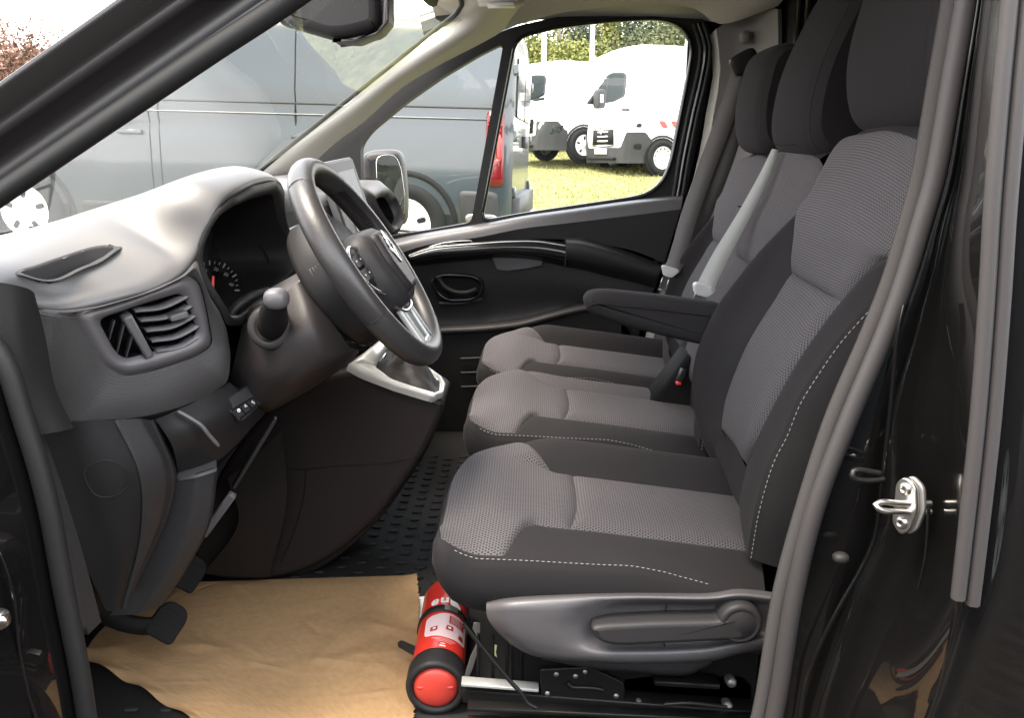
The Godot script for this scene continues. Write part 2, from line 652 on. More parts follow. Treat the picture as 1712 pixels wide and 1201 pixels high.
# ---------------------------------------------------------------- the place
func _ready() -> void:
	rng.seed = 7
	var cam := Camera3D.new()
	cam.name = "camera"
	cam.fov = 47.96
	cam.near = 0.05
	cam.far = 400.0
	add_child(cam)
	cam.position = Vector3(0, 1.45, 1.65)
	cam.rotation_order = EULER_ORDER_YXZ
	cam.rotation_degrees = Vector3(-14.156, 0.988, 0)
	var sky_m := ProceduralSkyMaterial.new()
	sky_m.sky_top_color = Color(0.80, 0.83, 0.87)
	sky_m.sky_horizon_color = Color(0.97, 0.95, 0.93)
	sky_m.sky_curve = 0.25
	sky_m.sky_energy_multiplier = 1.0
	sky_m.ground_bottom_color = Color(0.30, 0.28, 0.25)
	sky_m.ground_horizon_color = Color(0.5, 0.48, 0.45)
	var env := Environment.new()
	env.background_mode = Environment.BG_SKY
	env.sky = Sky.new()
	env.sky.sky_material = sky_m
	env.tonemap_mode = Environment.TONE_MAPPER_LINEAR
	env.tonemap_exposure = 9.8
	env.sdfgi_enabled = true
	env.ssao_enabled = true
	env.ssil_enabled = true
	var we := WorldEnvironment.new()
	we.name = "sky"
	we.environment = env
	add_child(we)
	var sun := DirectionalLight3D.new()
	sun.name = "sun_behind_cloud"
	sun.light_energy = 0.5
	sun.light_angular_distance = 30.0
	sun.light_color = Color(1.0, 0.96, 0.90)
	sun.shadow_enabled = true
	add_child(sun)
	sun.rotation_order = EULER_ORDER_YXZ
	sun.rotation_degrees = Vector3(-66, -66, 0)
	mats()
	grounds()
	var van := thing("van", "black panel van seen through its open driver's door, grey cloth seats and dashboard in view", "van")
	shell(van)
	far_door(van)
	dashboard(van)
	steering(van)
	console(van)
	footwell(van)
	seats(van)
	near_pillar(van)
	open_door(van)
	loose_things()
	outside()

func gy(x: float, z: float) -> float:
	var t := smoothstep(-1.3, -5.0, z)
	return t * 0.52 + maxf(0.0, -5.0 - z) * 0.046 + maxf(0.0, -14.0 - z) * 0.045

func grounds() -> void:
	# the tarmac round the van, a sheet that goes on to the far side under the turf
	var st := st_new()
	var rows := []
	for i in 60:
		var r := PackedVector3Array()
		var z := 40.0 - 43.5 * pow(i / 59.0, 0.7)
		for j in 60:
			r.append(Vector3(-60.0 + 120.0 * j / 59.0, 0.0, z))
		rows.append(r)
	grid(st, rows)
	meta3(fin(st, "tarmac", M.asphalt, self), "", "", "", "structure")
	st = st_new()
	rows = []
	for i in 70:
		var r := PackedVector3Array()
		var z := -1.2 - 118.0 * pow(i / 69.0, 2.0)
		for j in 80:
			var x := -70.0 + 140.0 * j / 79.0
			r.append(Vector3(x, gy(x, z) + 0.004, z))
		rows.append(r)
	grid(st, rows)
	meta3(fin(st, "turf", M.turf, self), "", "", "", "structure")
	# grass blades standing on the turf that shows through the far window
	var g := st_new()
	for k in 5:
		var a := k * 1.3
		var d := Vector3(cos(a), 0, sin(a))
		var o := Vector3(cos(a * 2.1), 0, sin(a * 1.7)) * 0.02
		tri(g, o - d.cross(Vector3.UP) * 0.004, o + d.cross(Vector3.UP) * 0.004, o + d * 0.02 + Vector3.UP * (0.035 + 0.008 * k))
	g.generate_normals()
	var mm := MultiMesh.new()
	mm.transform_format = MultiMesh.TRANSFORM_3D
	mm.use_colors = true
	mm.mesh = g.commit()
	mm.instance_count = 26000
	for i in mm.instance_count:
		var z := -2.5 - 19.0 * pow(rng.randf(), 0.8)
		var half := 2.0 + absf(z) * 0.55
		var x := rng.randf_range(-half * 0.9, half)
		var s := rng.randf_range(0.5, 1.25)
		mm.set_instance_transform(i, Transform3D(Basis(Vector3.UP, rng.randf() * TAU).scaled(Vector3(s * 1.4, s, s * 1.4)), Vector3(x, gy(x, z), z)))
		var c := rng.randf()
		mm.set_instance_color(i, Color(0.75 + 0.3 * c, 0.85 + 0.15 * c, 0.6 + 0.3 * rng.randf()))
	var mi := MultiMeshInstance3D.new()
	mi.multimesh = mm
	mi.material_override = M.grass_blade
	mi.name = "grass"
	add_child(mi)
	meta3(mi, "short yellow-green grass on the parking field beyond the far window", "grass", "", "stuff")
	# grit and leaf crumbs on the tarmac by the sill
	var p := st_new()
	blob(p, Vector3.ZERO, Vector3(1, 0.55, 0.8), 0.7, Basis(), 7, 5)
	p.generate_normals()
	mm = MultiMesh.new()
	mm.transform_format = MultiMesh.TRANSFORM_3D
	mm.use_colors = true
	mm.mesh = p.commit()
	mm.instance_count = 5000
	for i in mm.instance_count:
		var s := 0.003 + 0.014 * pow(rng.randf(), 5.0)
		mm.set_instance_transform(i, Transform3D(Basis(Vector3.UP, rng.randf() * TAU).scaled(Vector3.ONE * s), Vector3(rng.randf_range(0.2, 2.4), s * 0.15, rng.randf_range(-0.9, 1.5))))
		var c := 0.35 + 0.9 * pow(rng.randf(), 2.0)
		mm.set_instance_color(i, Color(c, c * 0.93, c * 0.82))
	mi = MultiMeshInstance3D.new()
	mi.multimesh = mm
	mi.material_override = M.pebble
	mi.name = "grit"
	add_child(mi)
	meta3(mi, "pale grit scattered on the dark tarmac beside the van sill", "grit", "", "stuff")

# ---------------------------------------------------------------- body shell of the van
func shell(van: Node3D) -> void:
	var st := st_new()
	# floor pan
	bx(st, Vector3(-0.12, 0.575, 0.0), Vector3(1.55, 0.05, 1.64), 0.004)
	fin(st, "floor", M.mat_rubber, van, "black rubber floor covering with raised lozenges")
	# raised lozenges of the rubber floor: those in sight ahead of the seats
	var st2 := st_new()
	var n := 0
	for i in 17:
		for j in 20:
			var x := -0.60 + i * 0.042
			var z := -0.55 + j * 0.042 + (0.021 if i % 2 else 0.0)
			if x > 0.02 and z > 0.15:
				continue
			blob(st2, Vector3(x, 0.602, z), Vector3(0.026, 0.005, 0.012), 0.8, Basis(), 10, 4)
			n += 1
	for i in 8:
		for j in 3:
			blob(st2, Vector3(-0.62 + i * 0.055 + (0.027 if j % 2 else 0.0), 0.602, 0.56 + j * 0.05), Vector3(0.026, 0.005, 0.012), 0.8, Basis(), 10, 4)
	fin(st2, "floor_nubs", M.mat_rubber, van).set_meta("kind", "stuff")
	# sill under the door opening, outside skin
	st = st_new()
	bx(st, Vector3(-0.1, 0.47, 0.80), Vector3(1.7, 0.19, 0.16), 0.03)
	fin(st, "sill", M.paint_black, van)
	st = st_new()
	bx(st, Vector3(-0.1, 0.46, -0.86), Vector3(1.7, 0.35, 0.12), 0.03)
	fin(st, "far_sill", M.paint_black, van)
	# roof: outer skin and headlining
	st = st_new()
	var rows := []
	for i in 13:
		var z := -0.86 + 1.72 * i / 12.0
		var r := PackedVector3Array()
		for j in 11:
			var x := -0.26 + 0.95 * j / 10.0
			r.append(Vector3(x - 0.02 * (1.0 - pow(z / 0.86, 2.0)) * (1.0 - j / 10.0), 1.885 + 0.03 * (1.0 - pow(z / 0.86, 2.0)) + 0.02 * sin(PI * j / 10.0) - 0.07 * pow(absf(z) / 0.86, 8.0), z))
		rows.append(r)
	sheet(st, rows, 0.05, Vector3.UP)
	fin(st, "headlining", M.headlining, van)
	st = st_new()
	bx(st, Vector3(0.235, 1.965, 0.0), Vector3(0.97, 0.02, 1.66), 0.005)
	fin(st, "roof_skin", M.paint_black, van)
	# rail above the door opening
	st = st_new()
	tube(st, cr([Vector3(-0.30, 1.80, -0.86), Vector3(0.1, 1.90, -0.87), Vector3(0.66, 1.92, -0.87)], 12), 0.055, 10)
	fin(st, "far_roof_rail", M.paint_black, van)
	st = st_new()
	tube(st, cr([Vector3(-0.24, 1.645, 0.84), Vector3(-0.05, 1.80, 0.85), Vector3(0.2, 1.86, 0.85), Vector3(0.6, 1.88, 0.85)], 14), 0.05, 10)
	fin(st, "near_roof_rail", M.paint_black, van)
	# bulkhead behind the seats
	st = st_new()
	bx(st, Vector3(0.70, 1.25, 0.0), Vector3(0.02, 1.5, 1.72), 0.003)
	fin(st, "bulkhead", M.matt_black, van)
	for z in [-0.52, -0.45, -0.34, -0.22, -0.05, 0.1, 0.3]:
		st = st_new()
		bx(st, Vector3(0.682, 1.35, z), Vector3(0.025, 1.2, 0.03), 0.006)
		fin(st, "bulkhead_rib", M.paint_black, van)
	st = st_new()
	bx(st, Vector3(0.675, 1.72, -0.395), Vector3(0.01, 0.10, 0.045), 0.004)
	fin(st, "bulkhead_plate", M.metal_grey, van)
	# firewall and front closing panels under the windscreen
	st = st_new()
	bx(st, Vector3(-0.93, 0.87, 0.0), Vector3(0.03, 0.62, 1.72), 0.004)
	fin(st, "firewall", M.matt_black, van)
	# windscreen: base arc, header arc
	var base := [Vector3(-0.70, 1.352, 0.80), Vector3(-0.80, 1.335, 0.45), Vector3(-0.875, 1.335, 0.0), Vector3(-0.86, 1.355, -0.4), Vector3(-0.775, 1.395, -0.72)]
	var head := [Vector3(-0.185, 1.755, 0.74), Vector3(-0.225, 1.80, 0.4), Vector3(-0.245, 1.815, 0.0), Vector3(-0.225, 1.805, -0.4), Vector3(-0.168, 1.795, -0.62)]
	st = st_new()
	sheet(st, skin_rows([base, head], 25, 12))
	fin(st, "windscreen", M.windscreen_tint_veil, van)
	st = st_new()
	tube(st, cr(head, 20).slice(0, 17), 0.014, 8)
	fin(st, "windscreen_header_seal", M.rubber_dark, van)
	# cowl ahead of the windscreen
	st = st_new()
	sheet(st, skin_rows([shift(base, Vector3(-0.01, -0.03, 0)), shift(base, Vector3(-0.10, -0.12, 0)), shift(base, Vector3(-0.30, -0.24, 0))], 20, 8), 0.01, Vector3.DOWN)
	fin(st, "cowl", M.plastic_dark, van)
	# far windscreen pillar: pale trim, with its dark glass edge
	st = st_new()
	var pil_out := [Vector3(-0.7768, 1.3904, -0.7), Vector3(-0.6951, 1.4533, -0.7), Vector3(-0.606, 1.5185, -0.7), Vector3(-0.5008, 1.5955, -0.7), Vector3(-0.3975, 1.6711, -0.7), Vector3(-0.296, 1.7454, -0.7), Vector3(-0.2294, 1.7926, -0.7), Vector3(-0.1769, 1.8174, -0.62), Vector3(-0.1642, 1.8343, -0.6), Vector3(-0.1708, 1.851, -0.55)]
	var pil_mid := [Vector3(-0.7582, 1.3834, -0.71), Vector3(-0.6731, 1.4434, -0.71), Vector3(-0.5839, 1.5058, -0.71), Vector3(-0.4751, 1.5801, -0.71), Vector3(-0.3716, 1.6531, -0.71), Vector3(-0.2688, 1.7176, -0.7), Vector3(-0.1956, 1.7609, -0.68), Vector3(-0.1367, 1.7985, -0.65), Vector3(-0.107, 1.8255, -0.6), Vector3(-0.0993, 1.849, -0.54)]
	var pil_in := [Vector3(-0.7221, 1.3646, -0.77), Vector3(-0.6486, 1.4075, -0.77), Vector3(-0.5564, 1.4837, -0.77), Vector3(-0.4718, 1.5421, -0.77), Vector3(-0.3561, 1.6372, -0.77), Vector3(-0.2418, 1.7015, -0.77), Vector3(-0.1361, 1.7522, -0.77), Vector3(-0.0683, 1.7869, -0.76), Vector3(-0.0314, 1.8164, -0.75), Vector3(-0.0017, 1.8452, -0.72)]
	sheet(st, skin_rows([pil_out, pil_mid, pil_in], 30, 9), 0.012, Vector3(0, 0.3, -1))
	fin(st, "far_pillar_trim", M.trim_beige, van)
	st = st_new()
	tube(st, cr(shift(pil_out, Vector3(-0.004, 0, -0.004)), 30), 0.0075, 8)
	fin(st, "windscreen_edge", M.rubber_dark, van)
	# far door post (B pillar) trims
	st = st_new()
	var b0 := [Vector3(0.5252, 1.7838, -0.84), Vector3(0.5414, 1.686, -0.84), Vector3(0.5274, 1.5695, -0.84), Vector3(0.5131, 1.45, -0.84), Vector3(0.4876, 1.3275, -0.84), Vector3(0.4414, 1.1654, -0.84), Vector3(0.3944, 0.9789, -0.84), Vector3(0.3471, 0.7457, -0.84)]
	var b1 := [Vector3(0.5385, 1.8002, -0.82), Vector3(0.5576, 1.6841, -0.82), Vector3(0.5458, 1.5685, -0.82), Vector3(0.5319, 1.45, -0.82), Vector3(0.5069, 1.3285, -0.82), Vector3(0.4614, 1.1678, -0.82), Vector3(0.4153, 0.9828, -0.82), Vector3(0.3726, 0.7515, -0.82)]
	sheet(st, skin_rows([b0, b1], 20, 3), 0.01, Vector3(0, 0, -1))
	fin(st, "far_post_edge", M.trim_beige, van)
	st = st_new()
	var b2 := [Vector3(0.6034, 1.8412, -0.8), Vector3(0.6314, 1.6821, -0.8), Vector3(0.6235, 1.5508, -0.8), Vector3(0.6002, 1.433, -0.8), Vector3(0.5792, 1.2946, -0.8), Vector3(0.5623, 1.1341, -0.8), Vector3(0.5183, 0.9494, -0.8), Vector3(0.4727, 0.7577, -0.8)]
	var b3 := [Vector3(0.663, 1.826, -0.66), Vector3(0.6731, 1.6991, -0.66), Vector3(0.6655, 1.5918, -0.66), Vector3(0.652, 1.45, -0.66), Vector3(0.6413, 1.3036, -0.66), Vector3(0.632, 1.1524, -0.66), Vector3(0.6098, 0.9785, -0.66), Vector3(0.5692, 0.7978, -0.66)]
	sheet(st, skin_rows([shift(b1, Vector3(0.002, 0, 0)), b2, b3], 20, 8), 0.012, Vector3(0.5, 0, -1))
	fin(st, "far_post_trim", M.trim_grey, van)
	st = st_new()
	blob(st, Vector3(0.6089, 1.771, -0.77), Vector3(0.03, 0.035, 0.03), 0.7)
	fin(st, "belt_height_button", M.trim_grey, van)
	# headlining side panel between roof and the far door opening
	st = st_new()
	var h0 := [Vector3(-0.0716, 1.7869, -0.76), Vector3(-0.0182, 1.8055, -0.76), Vector3(0.0896, 1.8331, -0.76), Vector3(0.2135, 1.8482, -0.76), Vector3(0.3668, 1.8539, -0.76), Vector3(0.4696, 1.8413, -0.76), Vector3(0.5296, 1.8041, -0.76), Vector3(0.6624, 1.8333, -0.66)]
	var h1 := [Vector3(-0.12, 1.86, -0.62), Vector3(-0.02, 1.90, -0.6), Vector3(0.1, 1.91, -0.6), Vector3(0.25, 1.91, -0.6), Vector3(0.4, 1.91, -0.6), Vector3(0.5, 1.91, -0.6), Vector3(0.6, 1.91, -0.55), Vector3(0.69, 1.91, -0.4)]
	sheet(st, skin_rows([h0, h1], 30, 6), 0.012, Vector3(0, 0.5, -1))
	fin(st, "far_cant_trim", M.headlining, van)
	st = st_new()
	bx(st, Vector3(-0.0563, 1.7791, -0.25) + Vector3(0, 0.0, 0), Vector3(0.10, 0.016, 0.07), 0.006)
	fin(st, "roof_console", M.trim_beige, van)
	st = st_new()
	bx(st, Vector3(-0.0563, 1.7791, -0.25) + Vector3(0, -0.010, 0), Vector3(0.06, 0.008, 0.04), 0.003)
	fin(st, "map_lamp_lens", M.white_print, van)
	# outer side skin behind the far door and the near door, to close the cab
	st = st_new()
	bx(st, Vector3(0.62, 1.2, -0.90), Vector3(0.3, 1.5, 0.05), 0.01)
	fin(st, "far_side_panel", M.paint_black, van)
	st = st_new()
	slab(st, [Vector2(0.5002, 1.3787), Vector2(0.6417, 1.3967), Vector2(0.5945, 0.9682), Vector2(0.5442, 0.4803), Vector2(0.2047, 0.478), Vector2(0.3331, 0.8094), Vector2(0.4333, 1.1585)], -0.93, -0.90, 0.005)
	fin(st, "far_shut_face", M.paint_black, van)
	# load space behind the bulkhead
	st = st_new()
	xf = Transform3D(Basis(Vector3.UP, PI / 2), Vector3(0.0, 0.0, 0.0))
	slab(st, rpoly([Vector2(-0.925, 0.36), Vector2(0.925, 0.36), Vector2(0.935, 0.9), Vector2(0.90, 1.70), Vector2(0.82, 1.98), Vector2(-0.82, 1.98), Vector2(-0.90, 1.70), Vector2(-0.935, 0.9)], 0.08), 0.73, 3.1, 0.03)
	fin(st, "load_body", M.paint_black, van)
	# bonnet, wings and front wheels ahead of the windscreen
	st = st_new()
	var bn := []
	for q in [[-0.93, 1.235], [-1.25, 1.15], [-1.55, 1.00], [-1.70, 0.82], [-1.73, 0.40]]:
		bn.append([Vector3(q[0] + 0.10, q[1] - 0.03, -0.90), Vector3(q[0], q[1], -0.5), Vector3(q[0] - 0.02, q[1] + 0.005, 0.0), Vector3(q[0], q[1], 0.5), Vector3(q[0] + 0.10, q[1] - 0.03, 0.90)])
	sheet(st, skin_rows(bn, 24, 24), 0.012, Vector3(0, -1, 0))
	fin(st, "bonnet", M.paint_black, van)
	for s in [-1.0, 1.0]:
		st = st_new()
		var wing := [Vector2(-0.80, 0.40), Vector2(-0.80, 1.19), Vector2(-1.15, 1.13), Vector2(-1.45, 1.0), Vector2(-1.60, 0.80), Vector2(-1.63, 0.40)]
		for k in 13:
			var a := PI * k / 12.0
			wing.append(Vector2(-1.20 - 0.39 * cos(a), 0.41 + 0.39 * sin(a)))
		slab(st, wing, 0.85 * s - 0.04, 0.85 * s + 0.04, 0.015)
		fin(st, "front_wing", M.paint_black, van)
		var fw := piece("front_wheel", van)
		wheel(fw, Vector3(-1.20, 0.335, 0.78 * s), 0.335, "cover", s)
	# rear-view mirror
	var mir := piece("rear_view_mirror", van)
	st = st_new()
	var mp := rpoly([Vector2(-0.4712, 1.6924), Vector2(-0.4343, 1.7285), Vector2(-0.4093, 1.7632), Vector2(-0.2727, 1.7679), Vector2(-0.2735, 1.6898), Vector2(-0.2878, 1.677), Vector2(-0.3344, 1.6663), Vector2(-0.3691, 1.6642)], 0.012)
	slab(st, mp, -0.03, 0.045, 0.02)
	fin(st, "housing", M.plastic_mid, mir)
	st = st_new()
	slab(st, rpoly([Vector2(-0.3693, 1.6599), Vector2(-0.3322, 1.6641), Vector2(-0.2856, 1.6748), Vector2(-0.27, 1.6898), Vector2(-0.2656, 1.747), Vector2(-0.2565, 1.747), Vector2(-0.2584, 1.694), Vector2(-0.2764, 1.6748), Vector2(-0.3232, 1.6576)], 0.004), -0.035, 0.035, 0.004)
	fin(st, "frame", M.plastic_grey, mir)
	st = st_new()
	tube(st, cr([Vector3(-0.3652, 1.7368, 0), Vector3(-0.3309, 1.7805, -0.01), Vector3(-0.26, 1.80, -0.02)], 8), 0.012, 8)
	fin(st, "arm", M.plastic_dark, mir)

# ---------------------------------------------------------------- far front door
func ring_of(outer: Array, inner: Array, n: int, dz_in: float) -> Array:
	# rows from the outer to the inner closed outline
	var o := lin_even(outer, n, true)
	var i := lin_even(inner, n, true)
	var mid := PackedVector3Array()
	for k in n:
		mid.append(o[k].lerp(i[k], 0.5) + Vector3(0, 0, dz_in))
	return [o, mid, i]

func far_door(van: Node3D) -> void:
	var d := piece("passenger_door", van, "passenger door with black window frame, glossy armrest band and dark lower trim")
	var st := st_new()
	# window frame: outline of the door top and the two glass openings cut from it
	var frame := [Vector2(-0.6927, 1.3793), Vector2(-0.5998, 1.4675), Vector2(-0.5075, 1.5421), Vector2(-0.3687, 1.6626), Vector2(-0.2505, 1.7225), Vector2(-0.1411, 1.7717), Vector2(-0.0363, 1.8122), Vector2(0.0935, 1.8394), Vector2(0.2227, 1.8535), Vector2(0.3825, 1.8595), Vector2(0.4809, 1.8512), Vector2(0.5352, 1.8043), Vector2(0.5427, 1.7374), Vector2(0.5243, 1.5755), Vector2(0.5029, 1.45), Vector2(0.4825, 1.3265), Vector2(0.4615, 1.1999), Vector2(-0.5966, 1.1238), Vector2(-0.6671, 1.198)]
	var quarter := [Vector2(-0.4978, 1.478), Vector2(-0.4635, 1.5196), Vector2(-0.3565, 1.6018), Vector2(-0.2481, 1.6725), Vector2(-0.1415, 1.7322), Vector2(-0.0677, 1.7666), Vector2(-0.1685, 1.2501), Vector2(-0.2926, 1.228), Vector2(-0.4434, 1.2057), Vector2(-0.5066, 1.2056)]
	var main := [Vector2(-0.0328, 1.7812), Vector2(0.0852, 1.8103), Vector2(0.2062, 1.8245), Vector2(0.3578, 1.8338), Vector2(0.4167, 1.8272), Vector2(0.4595, 1.7996), Vector2(0.4791, 1.7572), Vector2(0.4751, 1.7013), Vector2(0.4341, 1.429), Vector2(0.4098, 1.3692), Vector2(0.3696, 1.3372), Vector2(0.3247, 1.3246), Vector2(-0.0176, 1.2739), Vector2(-0.139, 1.2519)]
	var body := CSGCombiner3D.new()
	body.name = "frame"
	d.add_child(body, true)
	for it in [["whole", rpoly(frame, 0.03), 0.045, -0.895, CSGShape3D.OPERATION_UNION], ["quarter_opening", rpoly(quarter, 0.02), 0.2, -0.97, CSGShape3D.OPERATION_SUBTRACTION], ["main_opening", rpoly(main, 0.035), 0.2, -0.97, CSGShape3D.OPERATION_SUBTRACTION]]:
		var c := CSGPolygon3D.new()
		c.name = it[0]
		var pv := PackedVector2Array()
		for p in it[1]:
			pv.append(p)
		c.polygon = pv
		c.depth = it[2]
		c.operation = it[4]
		c.material = M.rubber_dark
		body.add_child(c, true)
		c.position.z = it[3] + it[2]
	# glass
	st = st_new()
	cap(st, rpoly(quarter, 0.02), -0.882, false)
	fin(st, "quarter_glass", M.window_tint, d)
	st = st_new()
	cap(st, rpoly(main, 0.035), -0.882, false)
	fin(st, "window_glass", M.window_tint, d)
	# rubber run channel of the window, with its glossy lip
	st = st_new()
	sweep(st, lin_even(to3(rpoly(main, 0.035), -0.848), 90, true), [Vector2(-0.004, -0.006), Vector2(0.004, -0.006), Vector2(0.006, 0.0), Vector2(0.003, 0.006), Vector2(-0.003, 0.006), Vector2(-0.006, 0)], Vector3(0, 0, 1), 1.0, true)
	fin(st, "window_seal", M.gloss_black, d)
	# door weatherstrip along the rear edge: parallel black ribs
	for k in 3:
		st = st_new()
		var off := Vector3(0.012 * k, 0, 0.012 + 0.008 * k)
		tube(st, cr(shift([Vector3(0.4773, 1.8175, -0.85), Vector3(0.5016, 1.7527, -0.85), Vector3(0.4983, 1.687, -0.85), Vector3(0.4767, 1.57, -0.85), Vector3(0.4554, 1.4326, -0.85), Vector3(0.4426, 1.327, -0.85), Vector3(0.4064, 1.1642, -0.85), Vector3(0.3757, 1.0149, -0.85)], off), 24), 0.0075 - 0.001 * k, 8)
		fin(st, "weatherstrip", M.gloss_black if k == 1 else M.rubber_dark, d)
	# door skin behind the trim
	st = st_new()
	var outer_skin := [Vector2(-0.7157, 1.1939), Vector2(-0.6, 1.2315), Vector2(-0.3369, 1.217), Vector2(0.3335, 1.3226), Vector2(0.4897, 1.3336), Vector2(0.4187, 1.0639), Vector2(0.3359, 0.7286), Vector2(0.2447, 0.4783), Vector2(-0.7219, 0.4719)]
	slab(st, outer_skin, -0.95, -0.885, 0.01)
	fin(st, "outer_panel", M.paint_black, d)
	# upper trim: window ledge and the pad below it
	st = st_new()
	var e0 := [Vector3(-0.4453, 1.1939, -0.868), Vector3(-0.3327, 1.218, -0.868), Vector3(-0.1376, 1.2495, -0.868), Vector3(-0.0176, 1.2733, -0.868), Vector3(0.1474, 1.2971, -0.868), Vector3(0.3294, 1.3224, -0.868), Vector3(0.4745, 1.3351, -0.868)]
	var e1 := [Vector3(-0.4342, 1.1755, -0.8), Vector3(-0.3243, 1.2046, -0.8), Vector3(-0.134, 1.2389, -0.8), Vector3(-0.0171, 1.2622, -0.8), Vector3(0.1437, 1.2853, -0.8), Vector3(0.3211, 1.3101, -0.8), Vector3(0.464, 1.3277, -0.8)]
	var e2 := [Vector3(-0.4158, 1.1475, -0.792), Vector3(-0.3148, 1.1839, -0.792), Vector3(-0.1338, 1.2129, -0.792), Vector3(-0.017, 1.2362, -0.792), Vector3(0.1438, 1.2559, -0.792), Vector3(0.3213, 1.2773, -0.792), Vector3(0.4588, 1.295, -0.792)]
	var e3 := [Vector3(-0.3998, 1.121, -0.8), Vector3(-0.3162, 1.1685, -0.8), Vector3(-0.1344, 1.1959, -0.8), Vector3(-0.017, 1.2051, -0.8), Vector3(0.1453, 1.2018, -0.8), Vector3(0.3263, 1.1698, -0.8), Vector3(0.418, 1.1338, -0.8)]
	sheet(st, skin_rows([e0, e1, e2], 40, 10), 0.006, Vector3(0, -0.5, -1))
	fin(st, "window_ledge", M.plastic_grey, d)
	st = st_new()
	sheet(st, skin_rows([e2, e3], 40, 4), 0.006, Vector3(0, 0, -1))
	fin(st, "upper_pad", M.plastic_mid, d)
	# armrest band, glossy, bowed into the cab
	st = st_new()
	var a0 := [Vector3(-0.3547, 1.1612, -0.8), Vector3(-0.2886, 1.1848, -0.8), Vector3(-0.1615, 1.1977, -0.8), Vector3(-0.0531, 1.205, -0.8), Vector3(0.0371, 1.2052, -0.8), Vector3(0.1201, 1.1964, -0.8)]
	var a1 := [Vector3(-0.3469, 1.1606, -0.745), Vector3(-0.2823, 1.182, -0.745), Vector3(-0.158, 1.1945, -0.745), Vector3(-0.0519, 1.2018, -0.745), Vector3(0.0364, 1.2019, -0.745), Vector3(0.1176, 1.1898, -0.745)]
	var a2 := [Vector3(-0.3428, 1.1473, -0.738), Vector3(-0.2821, 1.158, -0.738), Vector3(-0.1579, 1.1689, -0.738), Vector3(-0.0518, 1.1761, -0.738), Vector3(0.0365, 1.1693, -0.738), Vector3(0.1196, 1.1553, -0.738)]
	var a3 := [Vector3(-0.3435, 1.1225, -0.79), Vector3(-0.2888, 1.1299, -0.79), Vector3(-0.1615, 1.1447, -0.79), Vector3(-0.0529, 1.1485, -0.79), Vector3(0.0375, 1.1415, -0.79), Vector3(0.1209, 1.1236, -0.79)]
	sheet(st, skin_rows([a0, a1, a2, a3], 40, 14, true, true), 0.006, Vector3(0, 0, -1))
	fin(st, "armrest_band", M.gloss_black, d)
	st = st_new()
	tube(st, cr(shift(a1, Vector3(0, 0.001, 0.002)), 30), 0.0016, 6)
	fin(st, "bright_line", M.satin_silver, d)
	st = st_new()
	var g0 := [Vector3(0.1199, 1.2089, -0.8), Vector3(0.1631, 1.209, -0.8), Vector3(0.2355, 1.1912, -0.8), Vector3(0.3265, 1.1626, -0.8), Vector3(0.4091, 1.1302, -0.8)]
	var g1 := [Vector3(0.117, 1.2014, -0.735), Vector3(0.1592, 1.1979, -0.735), Vector3(0.2298, 1.1806, -0.735), Vector3(0.3187, 1.1491, -0.735), Vector3(0.3973, 1.121, -0.735)]
	var g2 := [Vector3(0.1176, 1.1628, -0.735), Vector3(0.16, 1.1558, -0.735), Vector3(0.2309, 1.1418, -0.735), Vector3(0.3197, 1.1208, -0.735), Vector3(0.3912, 1.0996, -0.735)]
	var g3 := [Vector3(0.1209, 1.1236, -0.79), Vector3(0.1644, 1.1164, -0.79), Vector3(0.2372, 1.0984, -0.79), Vector3(0.3284, 1.0767, -0.79), Vector3(0.3944, 1.0586, -0.79)]
	sheet(st, skin_rows([g0, g1, g2, g3], 30, 14), 0.006, Vector3(0, 0, -1))
	fin(st, "pull_handle", M.plastic_mid, d)
	st = st_new()
	tube(st, cr([Vector3(0.1133, 1.2151, -0.737), Vector3(0.1173, 1.1906, -0.737), Vector3(0.1178, 1.159, -0.737), Vector3(0.1147, 1.1307, -0.737)], 10), 0.0018, 6)
	fin(st, "handle_joint", M.rubber_dark, d)
	# window switch plate on the band
	st = st_new()
	var sw := cr([Vector3(-0.3003, 1.1768, -0.775), Vector3(-0.2586, 1.1929, -0.775), Vector3(-0.1867, 1.202, -0.775), Vector3(-0.1599, 1.2002, -0.775), Vector3(-0.1672, 1.1895, -0.775), Vector3(-0.2229, 1.1823, -0.775), Vector3(-0.295, 1.1714, -0.775)], 40, true)
	tube(st, sw, 0.0018, 6, true)
	fin(st, "switch_frame", M.satin_silver, d)
	st = st_new()
	bx(st, Vector3(-0.22, 1.1923, -0.765), Vector3(0.028, 0.010, 0.016), 0.003)
	fin(st, "window_switch", M.plastic_dark, d)
	# lower trim
	st = st_new()
	var l0 := shift(a3, Vector3(0, 0.004, -0.01)) + shift(g3.slice(1), Vector3(0, 0.004, -0.01))
	var l1 := [Vector3(-0.3468, 1.0586, -0.8), Vector3(-0.2548, 1.0663, -0.8), Vector3(-0.1447, 1.0776, -0.8), Vector3(-0.0349, 1.0816, -0.8), Vector3(0.0746, 1.0782, -0.8), Vector3(0.1295, 1.0673, -0.8), Vector3(0.1939, 1.0454, -0.8), Vector3(0.2768, 1.0234, -0.8), Vector3(0.3324, 1.0049, -0.8), Vector3(0.3697, 0.9864, -0.8)]
	var l2 := [Vector3(-0.3524, 0.9433, -0.815), Vector3(-0.2587, 0.9512, -0.815), Vector3(-0.1467, 0.9592, -0.815), Vector3(-0.0351, 0.9709, -0.815), Vector3(0.0761, 0.992, -0.815), Vector3(0.1315, 0.9978, -0.815), Vector3(0.1961, 1.0018, -0.815), Vector3(0.2797, 0.9833, -0.815), Vector3(0.3365, 0.9457, -0.815), Vector3(0.3557, 0.9268, -0.815)]
